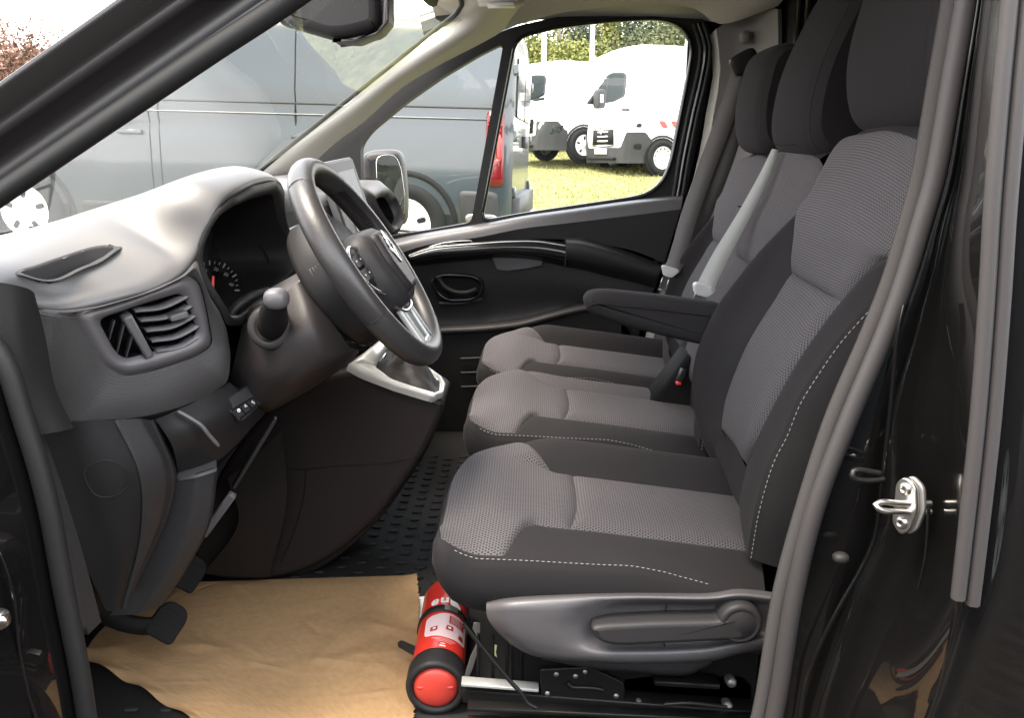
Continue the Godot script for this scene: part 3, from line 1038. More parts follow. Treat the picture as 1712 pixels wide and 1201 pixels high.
	var l3 := [Vector3(-0.3514, 0.9084, -0.8), Vector3(-0.2579, 0.9164, -0.8), Vector3(-0.1462, 0.9244, -0.8), Vector3(-0.0348, 0.9324, -0.8), Vector3(0.076, 0.9573, -0.8), Vector3(0.1312, 0.9706, -0.8), Vector3(0.1953, 0.9858, -0.8), Vector3(0.2786, 0.9674, -0.8), Vector3(0.3358, 0.911, -0.8), Vector3(0.3465, 0.873, -0.8)]
	sheet(st, skin_rows([l0, l1, l2, l3], 50, 20), 0.008, Vector3(0, 0, -1))
	fin(st, "lower_trim", M.plastic_mid, d)
	# pocket: shelf lip and wall
	st = st_new()
	var k0 := [Vector3(-0.325, 0.9281, -0.745), Vector3(-0.252, 0.9358, -0.745), Vector3(-0.1429, 0.9417, -0.745), Vector3(-0.0159, 0.957, -0.745), Vector3(0.0742, 0.9812, -0.745), Vector3(0.1817, 1.0072, -0.745), Vector3(0.2892, 1.0112, -0.745)]
	sweep(st, cr(k0, 36), [Vector2(-0.05, 0.006), Vector2(0.006, 0.006), Vector2(0.012, 0.0), Vector2(0.010, -0.012), Vector2(-0.05, -0.014)], Vector3.UP)
	fin(st, "pocket_lip", M.plastic_mid, d)
	st = st_new()
	sheet(st, skin_rows([shift(k0, Vector3(0, -0.01, 0.0)), shift(k0, Vector3(0, -0.13, -0.01)), shift(k0, Vector3(0, -0.36, -0.03))], 30, 10), 0.01, Vector3(0, 0, -1))
	fin(st, "pocket_wall", M.plastic_dark, d)
	for k in 3:
		st = st_new()
		tube(st, PackedVector3Array([Vector3(-0.1984, 0.8474, -0.74) + Vector3(0, -0.045 * k, 0.0), Vector3(-0.0887, 0.8516, -0.74) + Vector3(0, -0.045 * k, 0.0)]), 0.004, 6)
		fin(st, "speaker_slot", M.plastic_dark, d)
	# light recess under the armrest
	st = st_new()
	var rc := rpoly([Vector2(-0.1035, 1.1521), Vector2(0.0465, 1.1488), Vector2(0.0521, 1.1271), Vector2(0.0015, 1.116), Vector2(-0.053, 1.1086), Vector2(-0.0892, 1.1122)], 0.008)
	slab(st, rc, -0.80, -0.788, 0.003)
	fin(st, "courtesy_panel", M.plastic_grey, d)
	# inner release handle in its bowl
	st = st_new()
	var bowl := [Vector2(-0.2874, 1.0846), Vector2(-0.245, 1.0976), Vector2(-0.1628, 1.0941), Vector2(-0.1337, 1.0777), Vector2(-0.1358, 1.0407), Vector2(-0.1599, 1.0221), Vector2(-0.2374, 1.0181), Vector2(-0.2701, 1.0403)]
	var bo := rpoly(bowl, 0.02)
	sweep(st, cr(to3(bo, -0.79), 60, true), [Vector2(-0.006, -0.006), Vector2(0.006, -0.006), Vector2(0.006, 0.004), Vector2(0.0, 0.007), Vector2(-0.006, 0.004)], Vector3(0, 0, 1), 1.0, true)
	fin(st, "handle_bezel", M.gloss_black, d)
	st = st_new()
	slab(st, bo, -0.812, -0.794, 0.002)
	fin(st, "handle_bowl", M.matt_black, d)
	st = st_new()
	sweep(st, cr([Vector3(-0.2655, 1.0906, -0.785), Vector3(-0.2486, 1.0665, -0.775), Vector3(-0.2196, 1.0488, -0.772), Vector3(-0.1799, 1.0448, -0.775), Vector3(-0.1495, 1.0542, -0.785)], 16), [Vector2(-0.007, -0.004), Vector2(0.007, -0.004), Vector2(0.007, 0.004), Vector2(-0.007, 0.004)], Vector3(0, 0, 1))
	fin(st, "release_handle", M.plastic_dark, d)
	st = st_new()
	tube(st, cr([Vector3(-0.2652, 1.0087, -0.8), Vector3(-0.2002, 1.0098, -0.795), Vector3(-0.1342, 1.0221, -0.8)], 12), 0.004, 6)
	fin(st, "handle_shelf", M.plastic_grey, d)
	# exterior mirror
	var wm := piece("wing_mirror", van)
	st = st_new()
	var mo := rpoly([Vector2(-0.5311, 1.4463), Vector2(-0.5071, 1.4649), Vector2(-0.4318, 1.4705), Vector2(-0.4033, 1.4612), Vector2(-0.393, 1.422), Vector2(-0.3886, 1.3179), Vector2(-0.3909, 1.2448), Vector2(-0.4074, 1.2215), Vector2(-0.4698, 1.2369), Vector2(-0.534, 1.2986)], 0.03)
	slab(st, mo, -1.10, -1.0, 0.03)
	fin(st, "housing", M.plastic_mid, wm)
	st = st_new()
	var mg := rpoly([Vector2(-0.4774, 1.4444), Vector2(-0.4483, 1.4537), Vector2(-0.4198, 1.45), Vector2(-0.4057, 1.4129), Vector2(-0.3973, 1.3189), Vector2(-0.4013, 1.2578), Vector2(-0.4363, 1.2578), Vector2(-0.4787, 1.3188)], 0.02)
	var old := Transform3D(Basis(Vector3.UP, deg_to_rad(24.0)) * Basis(Vector3.RIGHT, deg_to_rad(-2.0)), Vector3.ZERO)
	var mid := Vector3.ZERO
	for p in mg:
		mid += Vector3(p.x, p.y, 0)
	mid /= mg.size()
	var centred := mg.map(func(p): return (p - Vector2(mid.x, mid.y)))
	xf = Transform3D(old.basis, Vector3(mid.x + 0.005, mid.y, -0.985)) * Transform3D(Basis().scaled(Vector3(1.12, 1.0, 1.0)), Vector3.ZERO)
	slab(st, centred, -0.003, 0.003, 0.001)
	fin(st, "mirror_glass", M.mirror_face, wm)
	st = st_new()
	bx(st, Vector3(-0.5305, 1.3212, -0.95), Vector3(0.05, 0.12, 0.10), 0.01)
	fin(st, "foot", M.plastic_dark, wm)

func open_door(van: Node3D) -> void:
	# the driver's door, swung wide open ahead of the opening; it shades the footwell
	var d := piece("driver_door", van, "driver's door swung open")
	var at := Transform3D(Basis(Vector3.UP, deg_to_rad(-104.0)), Vector3(-0.80, 0.0, 0.97))
	var st := st_new()
	xf = at
	slab(st, rpoly([Vector2(0.0, 0.52), Vector2(1.02, 0.50), Vector2(1.06, 0.9), Vector2(1.06, 1.27), Vector2(0.0, 1.20)], 0.05), -0.05, 0.05, 0.02)
	fin(st, "outer_panel", M.paint_black, d)
	st = st_new()
	xf = at
	slab(st, rpoly([Vector2(0.06, 0.60), Vector2(0.98, 0.58), Vector2(1.0, 1.25), Vector2(0.06, 1.19)], 0.05), -0.10, -0.052, 0.02)
	fin(st, "inner_trim", M.plastic_dark, d)
	st = st_new()
	xf = at
	var fr := [Vector3(0.02, 1.20, 0), Vector3(0.30, 1.45, 0), Vector3(0.62, 1.66, 0), Vector3(0.85, 1.71, 0), Vector3(1.0, 1.70, 0), Vector3(1.05, 1.55, 0), Vector3(1.05, 1.26, 0)]
	tube(st, cr(fr, 30), 0.03, 10)
	fin(st, "window_frame", M.rubber_dark, d)
	st = st_new()
	xf = at
	slab(st, fr.map(func(p): return Vector2(p.x, p.y)), -0.002, 0.002, 0.0005)
	fin(st, "window_glass", M.window_tint, d)

# ---------------------------------------------------------------- dashboard
func dashboard(van: Node3D) -> void:
	var d := piece("dashboard", van, "dashboard with pale sunlit top pad over black grained lower parts")
	var st := st_new()
	# driver's half of the top pad, swelling into the hood over the dials
	var lip := [Vector3(-0.5751, 1.2925, 0.745), Vector3(-0.5739, 1.2776, 0.725), Vector3(-0.551, 1.269, 0.69), Vector3(-0.5031, 1.2772, 0.655), Vector3(-0.4755, 1.2846, 0.625), Vector3(-0.4514, 1.2998, 0.595), Vector3(-0.4412, 1.3191, 0.572), Vector3(-0.4377, 1.3371, 0.56), Vector3(-0.4242, 1.3696, 0.545), Vector3(-0.4142, 1.3893, 0.525), Vector3(-0.4064, 1.3993, 0.495), Vector3(-0.4019, 1.4092, 0.42), Vector3(-0.3994, 1.4104, 0.345), Vector3(-0.4008, 1.4023, 0.3), Vector3(-0.4018, 1.387, 0.28)]
	var rear := [Vector3(-0.70, 1.345, 0.79), Vector3(-0.76, 1.338, 0.60), Vector3(-0.80, 1.33, 0.45), Vector3(-0.84, 1.33, 0.30), Vector3(-0.855, 1.33, 0.20)]
	var m1 := [Vector3(-0.655, 1.322, 0.77), Vector3(-0.68, 1.338, 0.65), Vector3(-0.70, 1.350, 0.5), Vector3(-0.72, 1.355, 0.36), Vector3(-0.72, 1.355, 0.22)]
	var m2 := [Vector3(-0.615, 1.303, 0.76), Vector3(-0.60, 1.330, 0.66), Vector3(-0.575, 1.382, 0.52), Vector3(-0.58, 1.395, 0.38), Vector3(-0.60, 1.385, 0.25)]
	var m3 := shift(lip, Vector3(-0.02, 0.016, 0.0))
	m3[0] += Vector3(0, -0.006, 0)
	for k in range(6, 13):
		m3[k] += Vector3(-0.03, 0.006, 0.0)
	# the edge rolls under at the front
	var tuck := shift(lip, Vector3(-0.006, -0.005, -0.001))
	var tuck2 := shift(lip, Vector3(-0.022, -0.008, -0.006))
	var pad := skin_rows([rear, m1, m2, m3, shift(lip, Vector3(-0.004, 0.006, 0.0)), lip, tuck, tuck2], 90, 70)
	# oval well near the side glass: its outline, dropped on the pad
	var well := cr([Vector3(-0.6035, 1.3218, 0.703), Vector3(-0.594, 1.3248, 0.682), Vector3(-0.5767, 1.3228, 0.648), Vector3(-0.555, 1.3191, 0.618), Vector3(-0.5323, 1.3151, 0.605), Vector3(-0.5384, 1.3111, 0.622), Vector3(-0.5497, 1.3096, 0.645), Vector3(-0.5738, 1.3125, 0.682), Vector3(-0.5954, 1.3164, 0.7)], 48, true)
	for i in 48:
		var best := Vector3.ZERO
		var near := 1e9
		for r in pad:
			for p in r:
				var e := Vector2(p.x - well[i].x, p.z - well[i].z).length_squared()
				if e < near and p.y > 1.28:
					near = e
					best = p
		well[i].y = best.y
	for pass_ in 6:
		var c2 := well.duplicate()
		for i in 48:
			well[i].y = (c2[i].y + c2[(i + 1) % 48].y + c2[(i + 47) % 48].y) / 3.0
	var wc := Vector3.ZERO
	for p in well:
		wc += p / 48.0
	var flat_well := PackedVector2Array()
	for p in well:
		flat_well.append(Vector2(p.x, p.z))
	for i in 69:
		for j in 89:
			var q := [pad[i][j], pad[i][j + 1], pad[i + 1][j + 1], pad[i + 1][j]]
			var m: Vector3 = (q[0] + q[2]) / 2.0
			if Geometry2D.is_point_in_polygon(Vector2(m.x, m.z), flat_well) and m.y > 1.28:
				continue
			tri(st, q[0], q[1], q[2])
			tri(st, q[0], q[2], q[3])
	fin(st, "top_pad", M.dash_light, d)
	st = st_new()
	var wr := []
	for s in [[0.008, 0.0005, 1.0], [0.006, 0.0018, 1.0], [0.001, 0.0020, 1.0], [-0.002, -0.002, 1.0], [-0.003, -0.02, 0.95], [-0.004, -0.045, 0.7], [0.0, -0.045, 0.0]]:
		var r := PackedVector3Array()
		for i in 48:
			var t := well[(i + 1) % 48] - well[(i + 47) % 48]
			var out := Vector3(t.z, 0, -t.x).normalized()
			if out.dot(well[i] - wc) < 0.0:
				out = -out
			r.append(wc + (well[i] - wc) * s[2] + out * s[0] + Vector3(0, s[1], 0))
		wr.append(r)
	grid(st, wr, true)
	fin(st, "cup_well", M.plastic_mid, d)
	# passenger's part of the top pad
	st = st_new()
	var rear_b := [Vector3(-0.855, 1.33, 0.22), Vector3(-0.87, 1.332, 0.0), Vector3(-0.855, 1.352, -0.4), Vector3(-0.78, 1.392, -0.74)]
	var mid_b := [Vector3(-0.66, 1.372, 0.26), Vector3(-0.66, 1.378, 0.0), Vector3(-0.64, 1.385, -0.4), Vector3(-0.61, 1.395, -0.76)]
	var front_b := [Vector3(-0.47, 1.378, 0.29), Vector3(-0.44, 1.385, 0.05), Vector3(-0.43, 1.375, -0.2), Vector3(-0.43, 1.352, -0.5), Vector3(-0.44, 1.31, -0.78)]
	var low_b := shift(front_b, Vector3(0.01, -0.035, 0))
	sheet(st, skin_rows([rear_b, mid_b, front_b, low_b], 36, 24), 0.004, Vector3.DOWN)
	fin(st, "top_pad", M.dash_light, d)
	# demister slot along the windscreen
	st = st_new()
	var slot := cr([Vector3(-0.755, 1.341, 0.42), Vector3(-0.78, 1.345, 0.1), Vector3(-0.775, 1.352, -0.25)], 20)
	tube(st, slot, 0.004, 6)
	fin(st, "demister_slot", M.matt_black, d)
	# lower face across the car
	st = st_new()
	var f0 := low_b
	var f1 := [Vector3(-0.42, 1.22, 0.30), Vector3(-0.40, 1.22, 0.05), Vector3(-0.40, 1.20, -0.2), Vector3(-0.41, 1.19, -0.5), Vector3(-0.45, 1.18, -0.78)]
	var f2 := [Vector3(-0.47, 1.02, 0.30), Vector3(-0.45, 1.0, 0.05), Vector3(-0.46, 0.99, -0.2), Vector3(-0.48, 0.98, -0.5), Vector3(-0.50, 0.98, -0.78)]
	var f3 := [Vector3(-0.70, 0.95, 0.30), Vector3(-0.7, 0.9, 0.05), Vector3(-0.75, 0.9, -0.2), Vector3(-0.78, 0.9, -0.5), Vector3(-0.78, 0.9, -0.78)]
	sheet(st, skin_rows([f0, f1, f2, f3], 24, 24), 0.004, Vector3(-1, 0, 0))
	fin(st, "lower_face", M.plastic_dark, d)
	# hood over the dials: thick rounded rim and the dark mouth
	var mouth := [Vector3(-0.4388, 1.3337, 0.558), Vector3(-0.4301, 1.3555, 0.55), Vector3(-0.422, 1.3692, 0.54), Vector3(-0.4086, 1.3811, 0.51), Vector3(-0.4043, 1.3885, 0.445), Vector3(-0.4025, 1.392, 0.37), Vector3(-0.403, 1.3871, 0.345), Vector3(-0.4074, 1.37, 0.325), Vector3(-0.4097, 1.3467, 0.31), Vector3(-0.4056, 1.3258, 0.295), Vector3(-0.393, 1.3008, 0.285), Vector3(-0.3871, 1.2826, 0.285), Vector3(-0.3944, 1.2623, 0.3), Vector3(-0.409, 1.2441, 0.34), Vector3(-0.4145, 1.2341, 0.42), Vector3(-0.4176, 1.2234, 0.5), Vector3(-0.4203, 1.2301, 0.53), Vector3(-0.4214, 1.244, 0.54), Vector3(-0.4276, 1.2652, 0.55), Vector3(-0.4361, 1.2879, 0.557), Vector3(-0.4399, 1.3144, 0.56)]
	var rim_out := [Vector3(-0.4416, 1.3313, 0.566), Vector3(-0.4355, 1.3521, 0.558), Vector3(-0.4235, 1.373, 0.548), Vector3(-0.4124, 1.3936, 0.515), Vector3(-0.4029, 1.4066, 0.445), Vector3(-0.3974, 1.4113, 0.345), Vector3(-0.4009, 1.3941, 0.288), Vector3(-0.4041, 1.3673, 0.28), Vector3(-0.4057, 1.3422, 0.277), Vector3(-0.3989, 1.3222, 0.277), Vector3(-0.3871, 1.3, 0.277), Vector3(-0.3813, 1.2796, 0.277), Vector3(-0.3884, 1.2568, 0.29), Vector3(-0.4028, 1.2335, 0.33), Vector3(-0.4079, 1.2229, 0.42), Vector3(-0.4153, 1.2083, 0.5), Vector3(-0.4231, 1.2155, 0.535), Vector3(-0.4263, 1.2425, 0.55), Vector3(-0.4331, 1.2635, 0.56), Vector3(-0.4428, 1.2893, 0.567), Vector3(-0.4465, 1.3141, 0.57)]
	st = st_new()
	var ro := lin_even(rim_out, 90, true)
	var mo := lin_even(mouth, 90, true)
	var rim_mid := PackedVector3Array()
	for k in 90:
		rim_mid.append(ro[k].lerp(mo[k], 0.55) + Vector3(0.007, 0.0, 0.003))
	grid(st, [ro, rim_mid, mo], true)
	fin(st, "dial_hood_rim", M.plastic_dark, d)
	st = st_new()
	var mc := Vector3.ZERO
	for p in mo:
		mc += p / 90.0
	var deep := []
	for q in 5:
		var r := PackedVector3Array()
		for p in mo:
			var t := q / 4.0
			var into := 0.012 + 0.40 * clampf(0.56 - p.z, 0.0, 0.3)
			r.append(p.lerp(mc, t * 0.10) + Vector3(-into * t, -0.006 * t, 0.0))
		deep.append(r)
	grid(st, deep, true)
	fin(st, "dial_cavity", M.plastic_dark, d)
	var dial := piece("instrument_cluster", van, "dark dials with white scale marks and a red needle")
	st = st_new()
	fan(st, deep[4])
	fin(st, "dial_face", M.gloss_black, dial)
	# scale of the near dial
	var dc := Vector3(-0.4515, 1.2631, 0.512)
	var dn := Vector3(0.80, 0.30, 0.52).normalized()
	var du := (Vector3(-0.4353, 1.3002, 0.5) - dc).normalized()
	var db := dn.cross(du).normalized()
	var radius := dc.distance_to(Vector3(-0.4319, 1.2929, 0.497))
	for k in 13:
		var a := deg_to_rad(-62.0 + 11.0 * k)
		st = st_new()
		var dir := du * cos(a) - db * sin(a)
		var big := k % 3 == 0
		xf = Transform3D(Basis(dir, dn.cross(dir), dn), dc + dir * radius + dn * 0.003)
		bx(st, Vector3.ZERO, Vector3(0.007 if big else 0.004, 0.0022 if big else 0.0012, 0.001), 0.0003)
		fin(st, "scale_mark", M.dial_print, dial)
	for k in 4:
		var a := deg_to_rad(-45.0 + 33.0 * k)
		var dir := du * cos(a) - db * sin(a)
		var tm := TextMesh.new()
		tm.text = str(10 + k * 10)
		tm.font_size = 16
		tm.pixel_size = 0.0004
		tm.depth = 0.0006
		var o := MeshInstance3D.new()
		o.mesh = tm
		o.material_override = M.dial_print
		o.name = numbered(dial, "scale_number")
		dial.add_child(o, true)
		o.transform = Transform3D(Basis(-db, du, dn).orthonormalized(), dc + dir * (radius - 0.009) + dn * 0.004)
	st = st_new()
	var na := Vector3(-0.4414, 1.2844, 0.522)
	var nb := Vector3(-0.442, 1.2635, 0.53)
	tube(st, PackedVector3Array([na, na.lerp(nb, 0.5), nb]), [0.0016, 0.0022, 0.0026], 6)
	fin(st, "needle", M.red_plastic, dial)
	# grained face round the side vent
	st = st_new()
	var outer := [Vector3(-0.5723, 1.2761, 0.728), Vector3(-0.5588, 1.2709, 0.712), Vector3(-0.5483, 1.2685, 0.695), Vector3(-0.5295, 1.2688, 0.672), Vector3(-0.5018, 1.2754, 0.658), Vector3(-0.4744, 1.2827, 0.628), Vector3(-0.4504, 1.2978, 0.598), Vector3(-0.4414, 1.3167, 0.572), Vector3(-0.4406, 1.2911, 0.568), Vector3(-0.434, 1.263, 0.562), Vector3(-0.4264, 1.242, 0.552), Vector3(-0.4223, 1.214, 0.54), Vector3(-0.4233, 1.175, 0.53), Vector3(-0.426, 1.1528, 0.53), Vector3(-0.4315, 1.1303, 0.53), Vector3(-0.4503, 1.12, 0.565), Vector3(-0.4723, 1.1158, 0.605), Vector3(-0.4989, 1.115, 0.637), Vector3(-0.5249, 1.1175, 0.665), Vector3(-0.5503, 1.1209, 0.69), Vector3(-0.5656, 1.1237, 0.703), Vector3(-0.5719, 1.1464, 0.713), Vector3(-0.5712, 1.1844, 0.723), Vector3(-0.5706, 1.2305, 0.73)]
	var vent := [Vector3(-0.5487, 1.2649, 0.6953), Vector3(-0.5424, 1.2283, 0.6814), Vector3(-0.5344, 1.1914, 0.6665), Vector3(-0.5209, 1.1716, 0.6487), Vector3(-0.4981, 1.1717, 0.6249), Vector3(-0.4752, 1.1759, 0.6027), Vector3(-0.4509, 1.1822, 0.5806), Vector3(-0.4331, 1.1948, 0.5656), Vector3(-0.4348, 1.2439, 0.5711), Vector3(-0.4377, 1.2827, 0.5772), Vector3(-0.4479, 1.298, 0.5883), Vector3(-0.4776, 1.2856, 0.6166), Vector3(-0.5021, 1.2756, 0.6415), Vector3(-0.5272, 1.2683, 0.6692)]
	var oo := lin_even(rpoly(outer, 0.008), 120, true)
	var vv := lin_even(rpoly(vent, 0.012), 120, true)
	# start both loops at the upper left corner
	var nrm := Vector3(0.62, 0.05, 0.78).normalized()
	var vm := paired(oo, even_dense(vent), nrm)
	var rows := []
	for q in 9:
		var t := q / 8.0
		var r := PackedVector3Array()
		for k in 120:
			var a := oo[k]
			var best := vm[k]
			r.append(a.lerp(best, t) + nrm * (0.012 * sin(PI * t)))
		rows.append(r)
	grid(st, rows, true)
	fin(st, "side_face", M.dash_grain, d)
	# the face turns under at the bottom
	st = st_new()
	var under := [Vector3(-0.5712, 1.1844, 0.723), Vector3(-0.5719, 1.1464, 0.713), Vector3(-0.5656, 1.1237, 0.703), Vector3(-0.5503, 1.1209, 0.69), Vector3(-0.5249, 1.1175, 0.665), Vector3(-0.4989, 1.115, 0.637), Vector3(-0.4723, 1.1158, 0.605), Vector3(-0.4503, 1.12, 0.565), Vector3(-0.4315, 1.1303, 0.53), Vector3(-0.426, 1.1528, 0.53)]
	sheet(st, skin_rows([under, shift(under, Vector3(-0.008, -0.012, -0.012)), shift(under, Vector3(-0.06, -0.012, -0.07))], 30, 8))
	fin(st, "face_underside", M.plastic_dark, d)
	air_vent(van, vent, nrm)
	# core of the dashboard, behind its faces
	st = st_new()
	bx(st, Vector3(-0.70, 1.08, -0.12), Vector3(0.32, 0.32, 1.20), 0.01)
	fin(st, "core", M.matt_black, d)
	st = st_new()
	bx(st, Vector3(-0.74, 1.02, 0.55), Vector3(0.24, 0.44, 0.22), 0.01)
	fin(st, "core", M.matt_black, d)
	# black end panel between the pad and the door seal
	st = st_new()
	var ea := [Vector3(-0.608, 1.3245, 0.8), Vector3(-0.5672, 1.3146, 0.785), Vector3(-0.5556, 1.3054, 0.765), Vector3(-0.5557, 1.299, 0.755)]
	var eb := [Vector3(-0.6189, 1.2602, 0.8), Vector3(-0.5661, 1.2582, 0.79), Vector3(-0.5552, 1.2527, 0.765), Vector3(-0.5522, 1.2499, 0.752)]
	var ec := [Vector3(-0.6293, 1.199, 0.8), Vector3(-0.5688, 1.1964, 0.79), Vector3(-0.5533, 1.1892, 0.765), Vector3(-0.5499, 1.1848, 0.75)]
	var ed := [Vector3(-0.6407, 1.1321, 0.8), Vector3(-0.5669, 1.1379, 0.785), Vector3(-0.5438, 1.1369, 0.765), Vector3(-0.5381, 1.1344, 0.745)]
	sheet(st, skin_rows([ea, eb, ec, ed], 16, 16), 0.02, Vector3(0, 0, -1))
	fin(st, "end_panel", M.panel_black, d)
	# tablet screen
	var tab := piece("touch_screen", van, "upright tablet screen with a pale reflection painted on it")
	var q0 := Vector3(-0.3781, 1.4371, 0.12)
	var q1 := Vector3(-0.3633, 1.4476, -0.07)
	var q2 := Vector3(-0.3116, 1.2801, -0.07)
	var q3 := Vector3(-0.3264, 1.2649, 0.12)
	var tn := (q1 - q0).cross(q3 - q0).normalized()
	if tn.x < 0:
		tn = -tn
	st = st_new()
	panel4(st, q0, q1, q2, q3, tn, 0.0, 1.0, 0.0, 1.0, 0.014, 0.004)
	fin(st, "casing", M.plastic_grey, tab)
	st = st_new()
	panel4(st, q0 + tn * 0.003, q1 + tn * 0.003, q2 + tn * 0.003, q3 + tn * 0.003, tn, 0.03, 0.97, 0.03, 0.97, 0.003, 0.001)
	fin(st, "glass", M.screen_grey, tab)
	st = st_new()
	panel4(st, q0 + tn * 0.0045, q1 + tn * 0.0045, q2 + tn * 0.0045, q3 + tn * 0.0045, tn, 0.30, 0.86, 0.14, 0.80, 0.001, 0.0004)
	fin(st, "painted_reflection", M.screen_reflection, tab)  # pale patch on the glass: a reflection painted in
	# centre pod beside the screen: frame round a dark tray
	st = st_new()
	var po := [Vector3(-0.3688, 1.384, -0.15), Vector3(-0.3713, 1.3922, -0.26), Vector3(-0.3549, 1.3926, -0.34), Vector3(-0.3455, 1.369, -0.4), Vector3(-0.3287, 1.3368, -0.4), Vector3(-0.3119, 1.3014, -0.4), Vector3(-0.3132, 1.2644, -0.38), Vector3(-0.3351, 1.2573, -0.33), Vector3(-0.3456, 1.3008, -0.22), Vector3(-0.3568, 1.3448, -0.16)]
	var pi := [Vector3(-0.3495, 1.3478, -0.2), Vector3(-0.3458, 1.3545, -0.28), Vector3(-0.3417, 1.352, -0.33), Vector3(-0.3345, 1.3289, -0.36), Vector3(-0.325, 1.3042, -0.36), Vector3(-0.3238, 1.2912, -0.34), Vector3(-0.3354, 1.2842, -0.32), Vector3(-0.336, 1.3004, -0.26), Vector3(-0.342, 1.3224, -0.22), Vector3(-0.3459, 1.3372, -0.2)]
	var p_o := lin_even(rpoly(po, 0.02), 60, true)
	var p_i := lin_even(rpoly(pi, 0.01), 60, true)
	var p_m := PackedVector3Array()
	var p_b := PackedVector3Array()
	var p_d := PackedVector3Array()
	for k in 60:
		p_m.append(p_o[k].lerp(p_i[k], 0.6) + Vector3(0.02, 0.004, 0.01))
		p_b.append(p_i[k] + Vector3(-0.09, 0, -0.01))
		p_d.append(p_o[k] + Vector3(-0.07, 0.0, -0.02))
	grid(st, [p_d, p_o, p_m, p_i], true)
	fin(st, "centre_pod", M.dash_light, d)
	st = st_new()
	grid(st, [p_i, p_b], true)
	fan(st, p_b)
	fin(st, "pod_tray", M.matt_black, d)
	# centre outlets between hood and screen (partly behind the wheel rim)
	for k in 3:
		st = st_new()
		var a := Vector3(-0.4086, 1.3124, 0.26) + Vector3(0.005, -0.018 * k, 0)
		var b := Vector3(-0.3736, 1.3189, 0.12) + Vector3(0.005, -0.018 * k, 0)
		bx_between(st, a, b, Vector3(1, 0.2, 0.2), 0.02, 0.003)
		fin(st, "centre_outlet_slat", M.plastic_dark, d)
	st = st_new()
	tube(st, PackedVector3Array([Vector3(-0.409, 1.3235, 0.27), Vector3(-0.3897, 1.2956, 0.265), Vector3(-0.3702, 1.2641, 0.26)]), 0.006, 8)
	fin(st, "outlet_frame", M.plastic_mid, d)
	st = st_new()
	tube(st, PackedVector3Array([Vector3(-0.4092, 1.3215, 0.27), Vector3(-0.3945, 1.3309, 0.2), Vector3(-0.3757, 1.3411, 0.12)]), 0.005, 8)
	fin(st, "outlet_frame", M.plastic_grey, d)

func panel4(st: SurfaceTool, q0: Vector3, q1: Vector3, q2: Vector3, q3: Vector3, n: Vector3, u0: float, u1: float, v0: float, v1: float, thick: float, bev: float) -> void:
	# a plate on the quad q0 q1 q2 q3 (top left, top right, bottom right, bottom left)
	var c := []
	for uv in [[u0, v0], [u1, v0], [u1, v1], [u0, v1]]:
		c.append(q0.lerp(q1, uv[0]).lerp(q3.lerp(q2, uv[0]), uv[1]))
	var x: Vector3 = (c[1] - c[0]).normalized()
	var y := n.cross(x).normalized()
	var old := xf
	xf = xf * Transform3D(Basis(x, y, n), c[0])
	var poly := []
	for p in c:
		poly.append(Vector2((p - c[0]).dot(x), (p - c[0]).dot(y)))
	slab(st, rpoly(poly, bev * 2.0), -thick, 0.0, bev)
	xf = old

func bx_between(st: SurfaceTool, a: Vector3, b: Vector3, wide: Vector3, w: float, t: float) -> void:
	# a bar from a to b, w wide along the direction 'wide', t thick
	var x := (b - a).normalized()
	var z := (wide - x * wide.dot(x)).normalized()
	var y := z.cross(x)
	bx(st, (a + b) / 2.0, Vector3(a.distance_to(b), t, w), minf(t * 0.4, 0.003), Basis(x, y, z))

func even_dense(loop: Array) -> PackedVector3Array:
	return lin_even(rpoly(loop, 0.012), 400, true)

func paired(outer: PackedVector3Array, inner: PackedVector3Array, n: Vector3) -> PackedVector3Array:
	# for each outer point the inner point in the same direction from the middle
	var c := Vector3.ZERO
	for p in inner:
		c += p / inner.size()
	var e1 := n.cross(Vector3.UP).normalized()
	var e2 := e1.cross(n)
	var out := PackedVector3Array()
	for p in outer:
		var a := atan2((p - c).dot(e2), (p - c).dot(e1))
		var best := inner[0]
		var d := 1e9
		for q in inner:
			var e := absf(wrapf(atan2((q - c).dot(e2), (q - c).dot(e1)) - a, -PI, PI))
			if e < d:
				d = e
				best = q
		out.append(best)
	return out

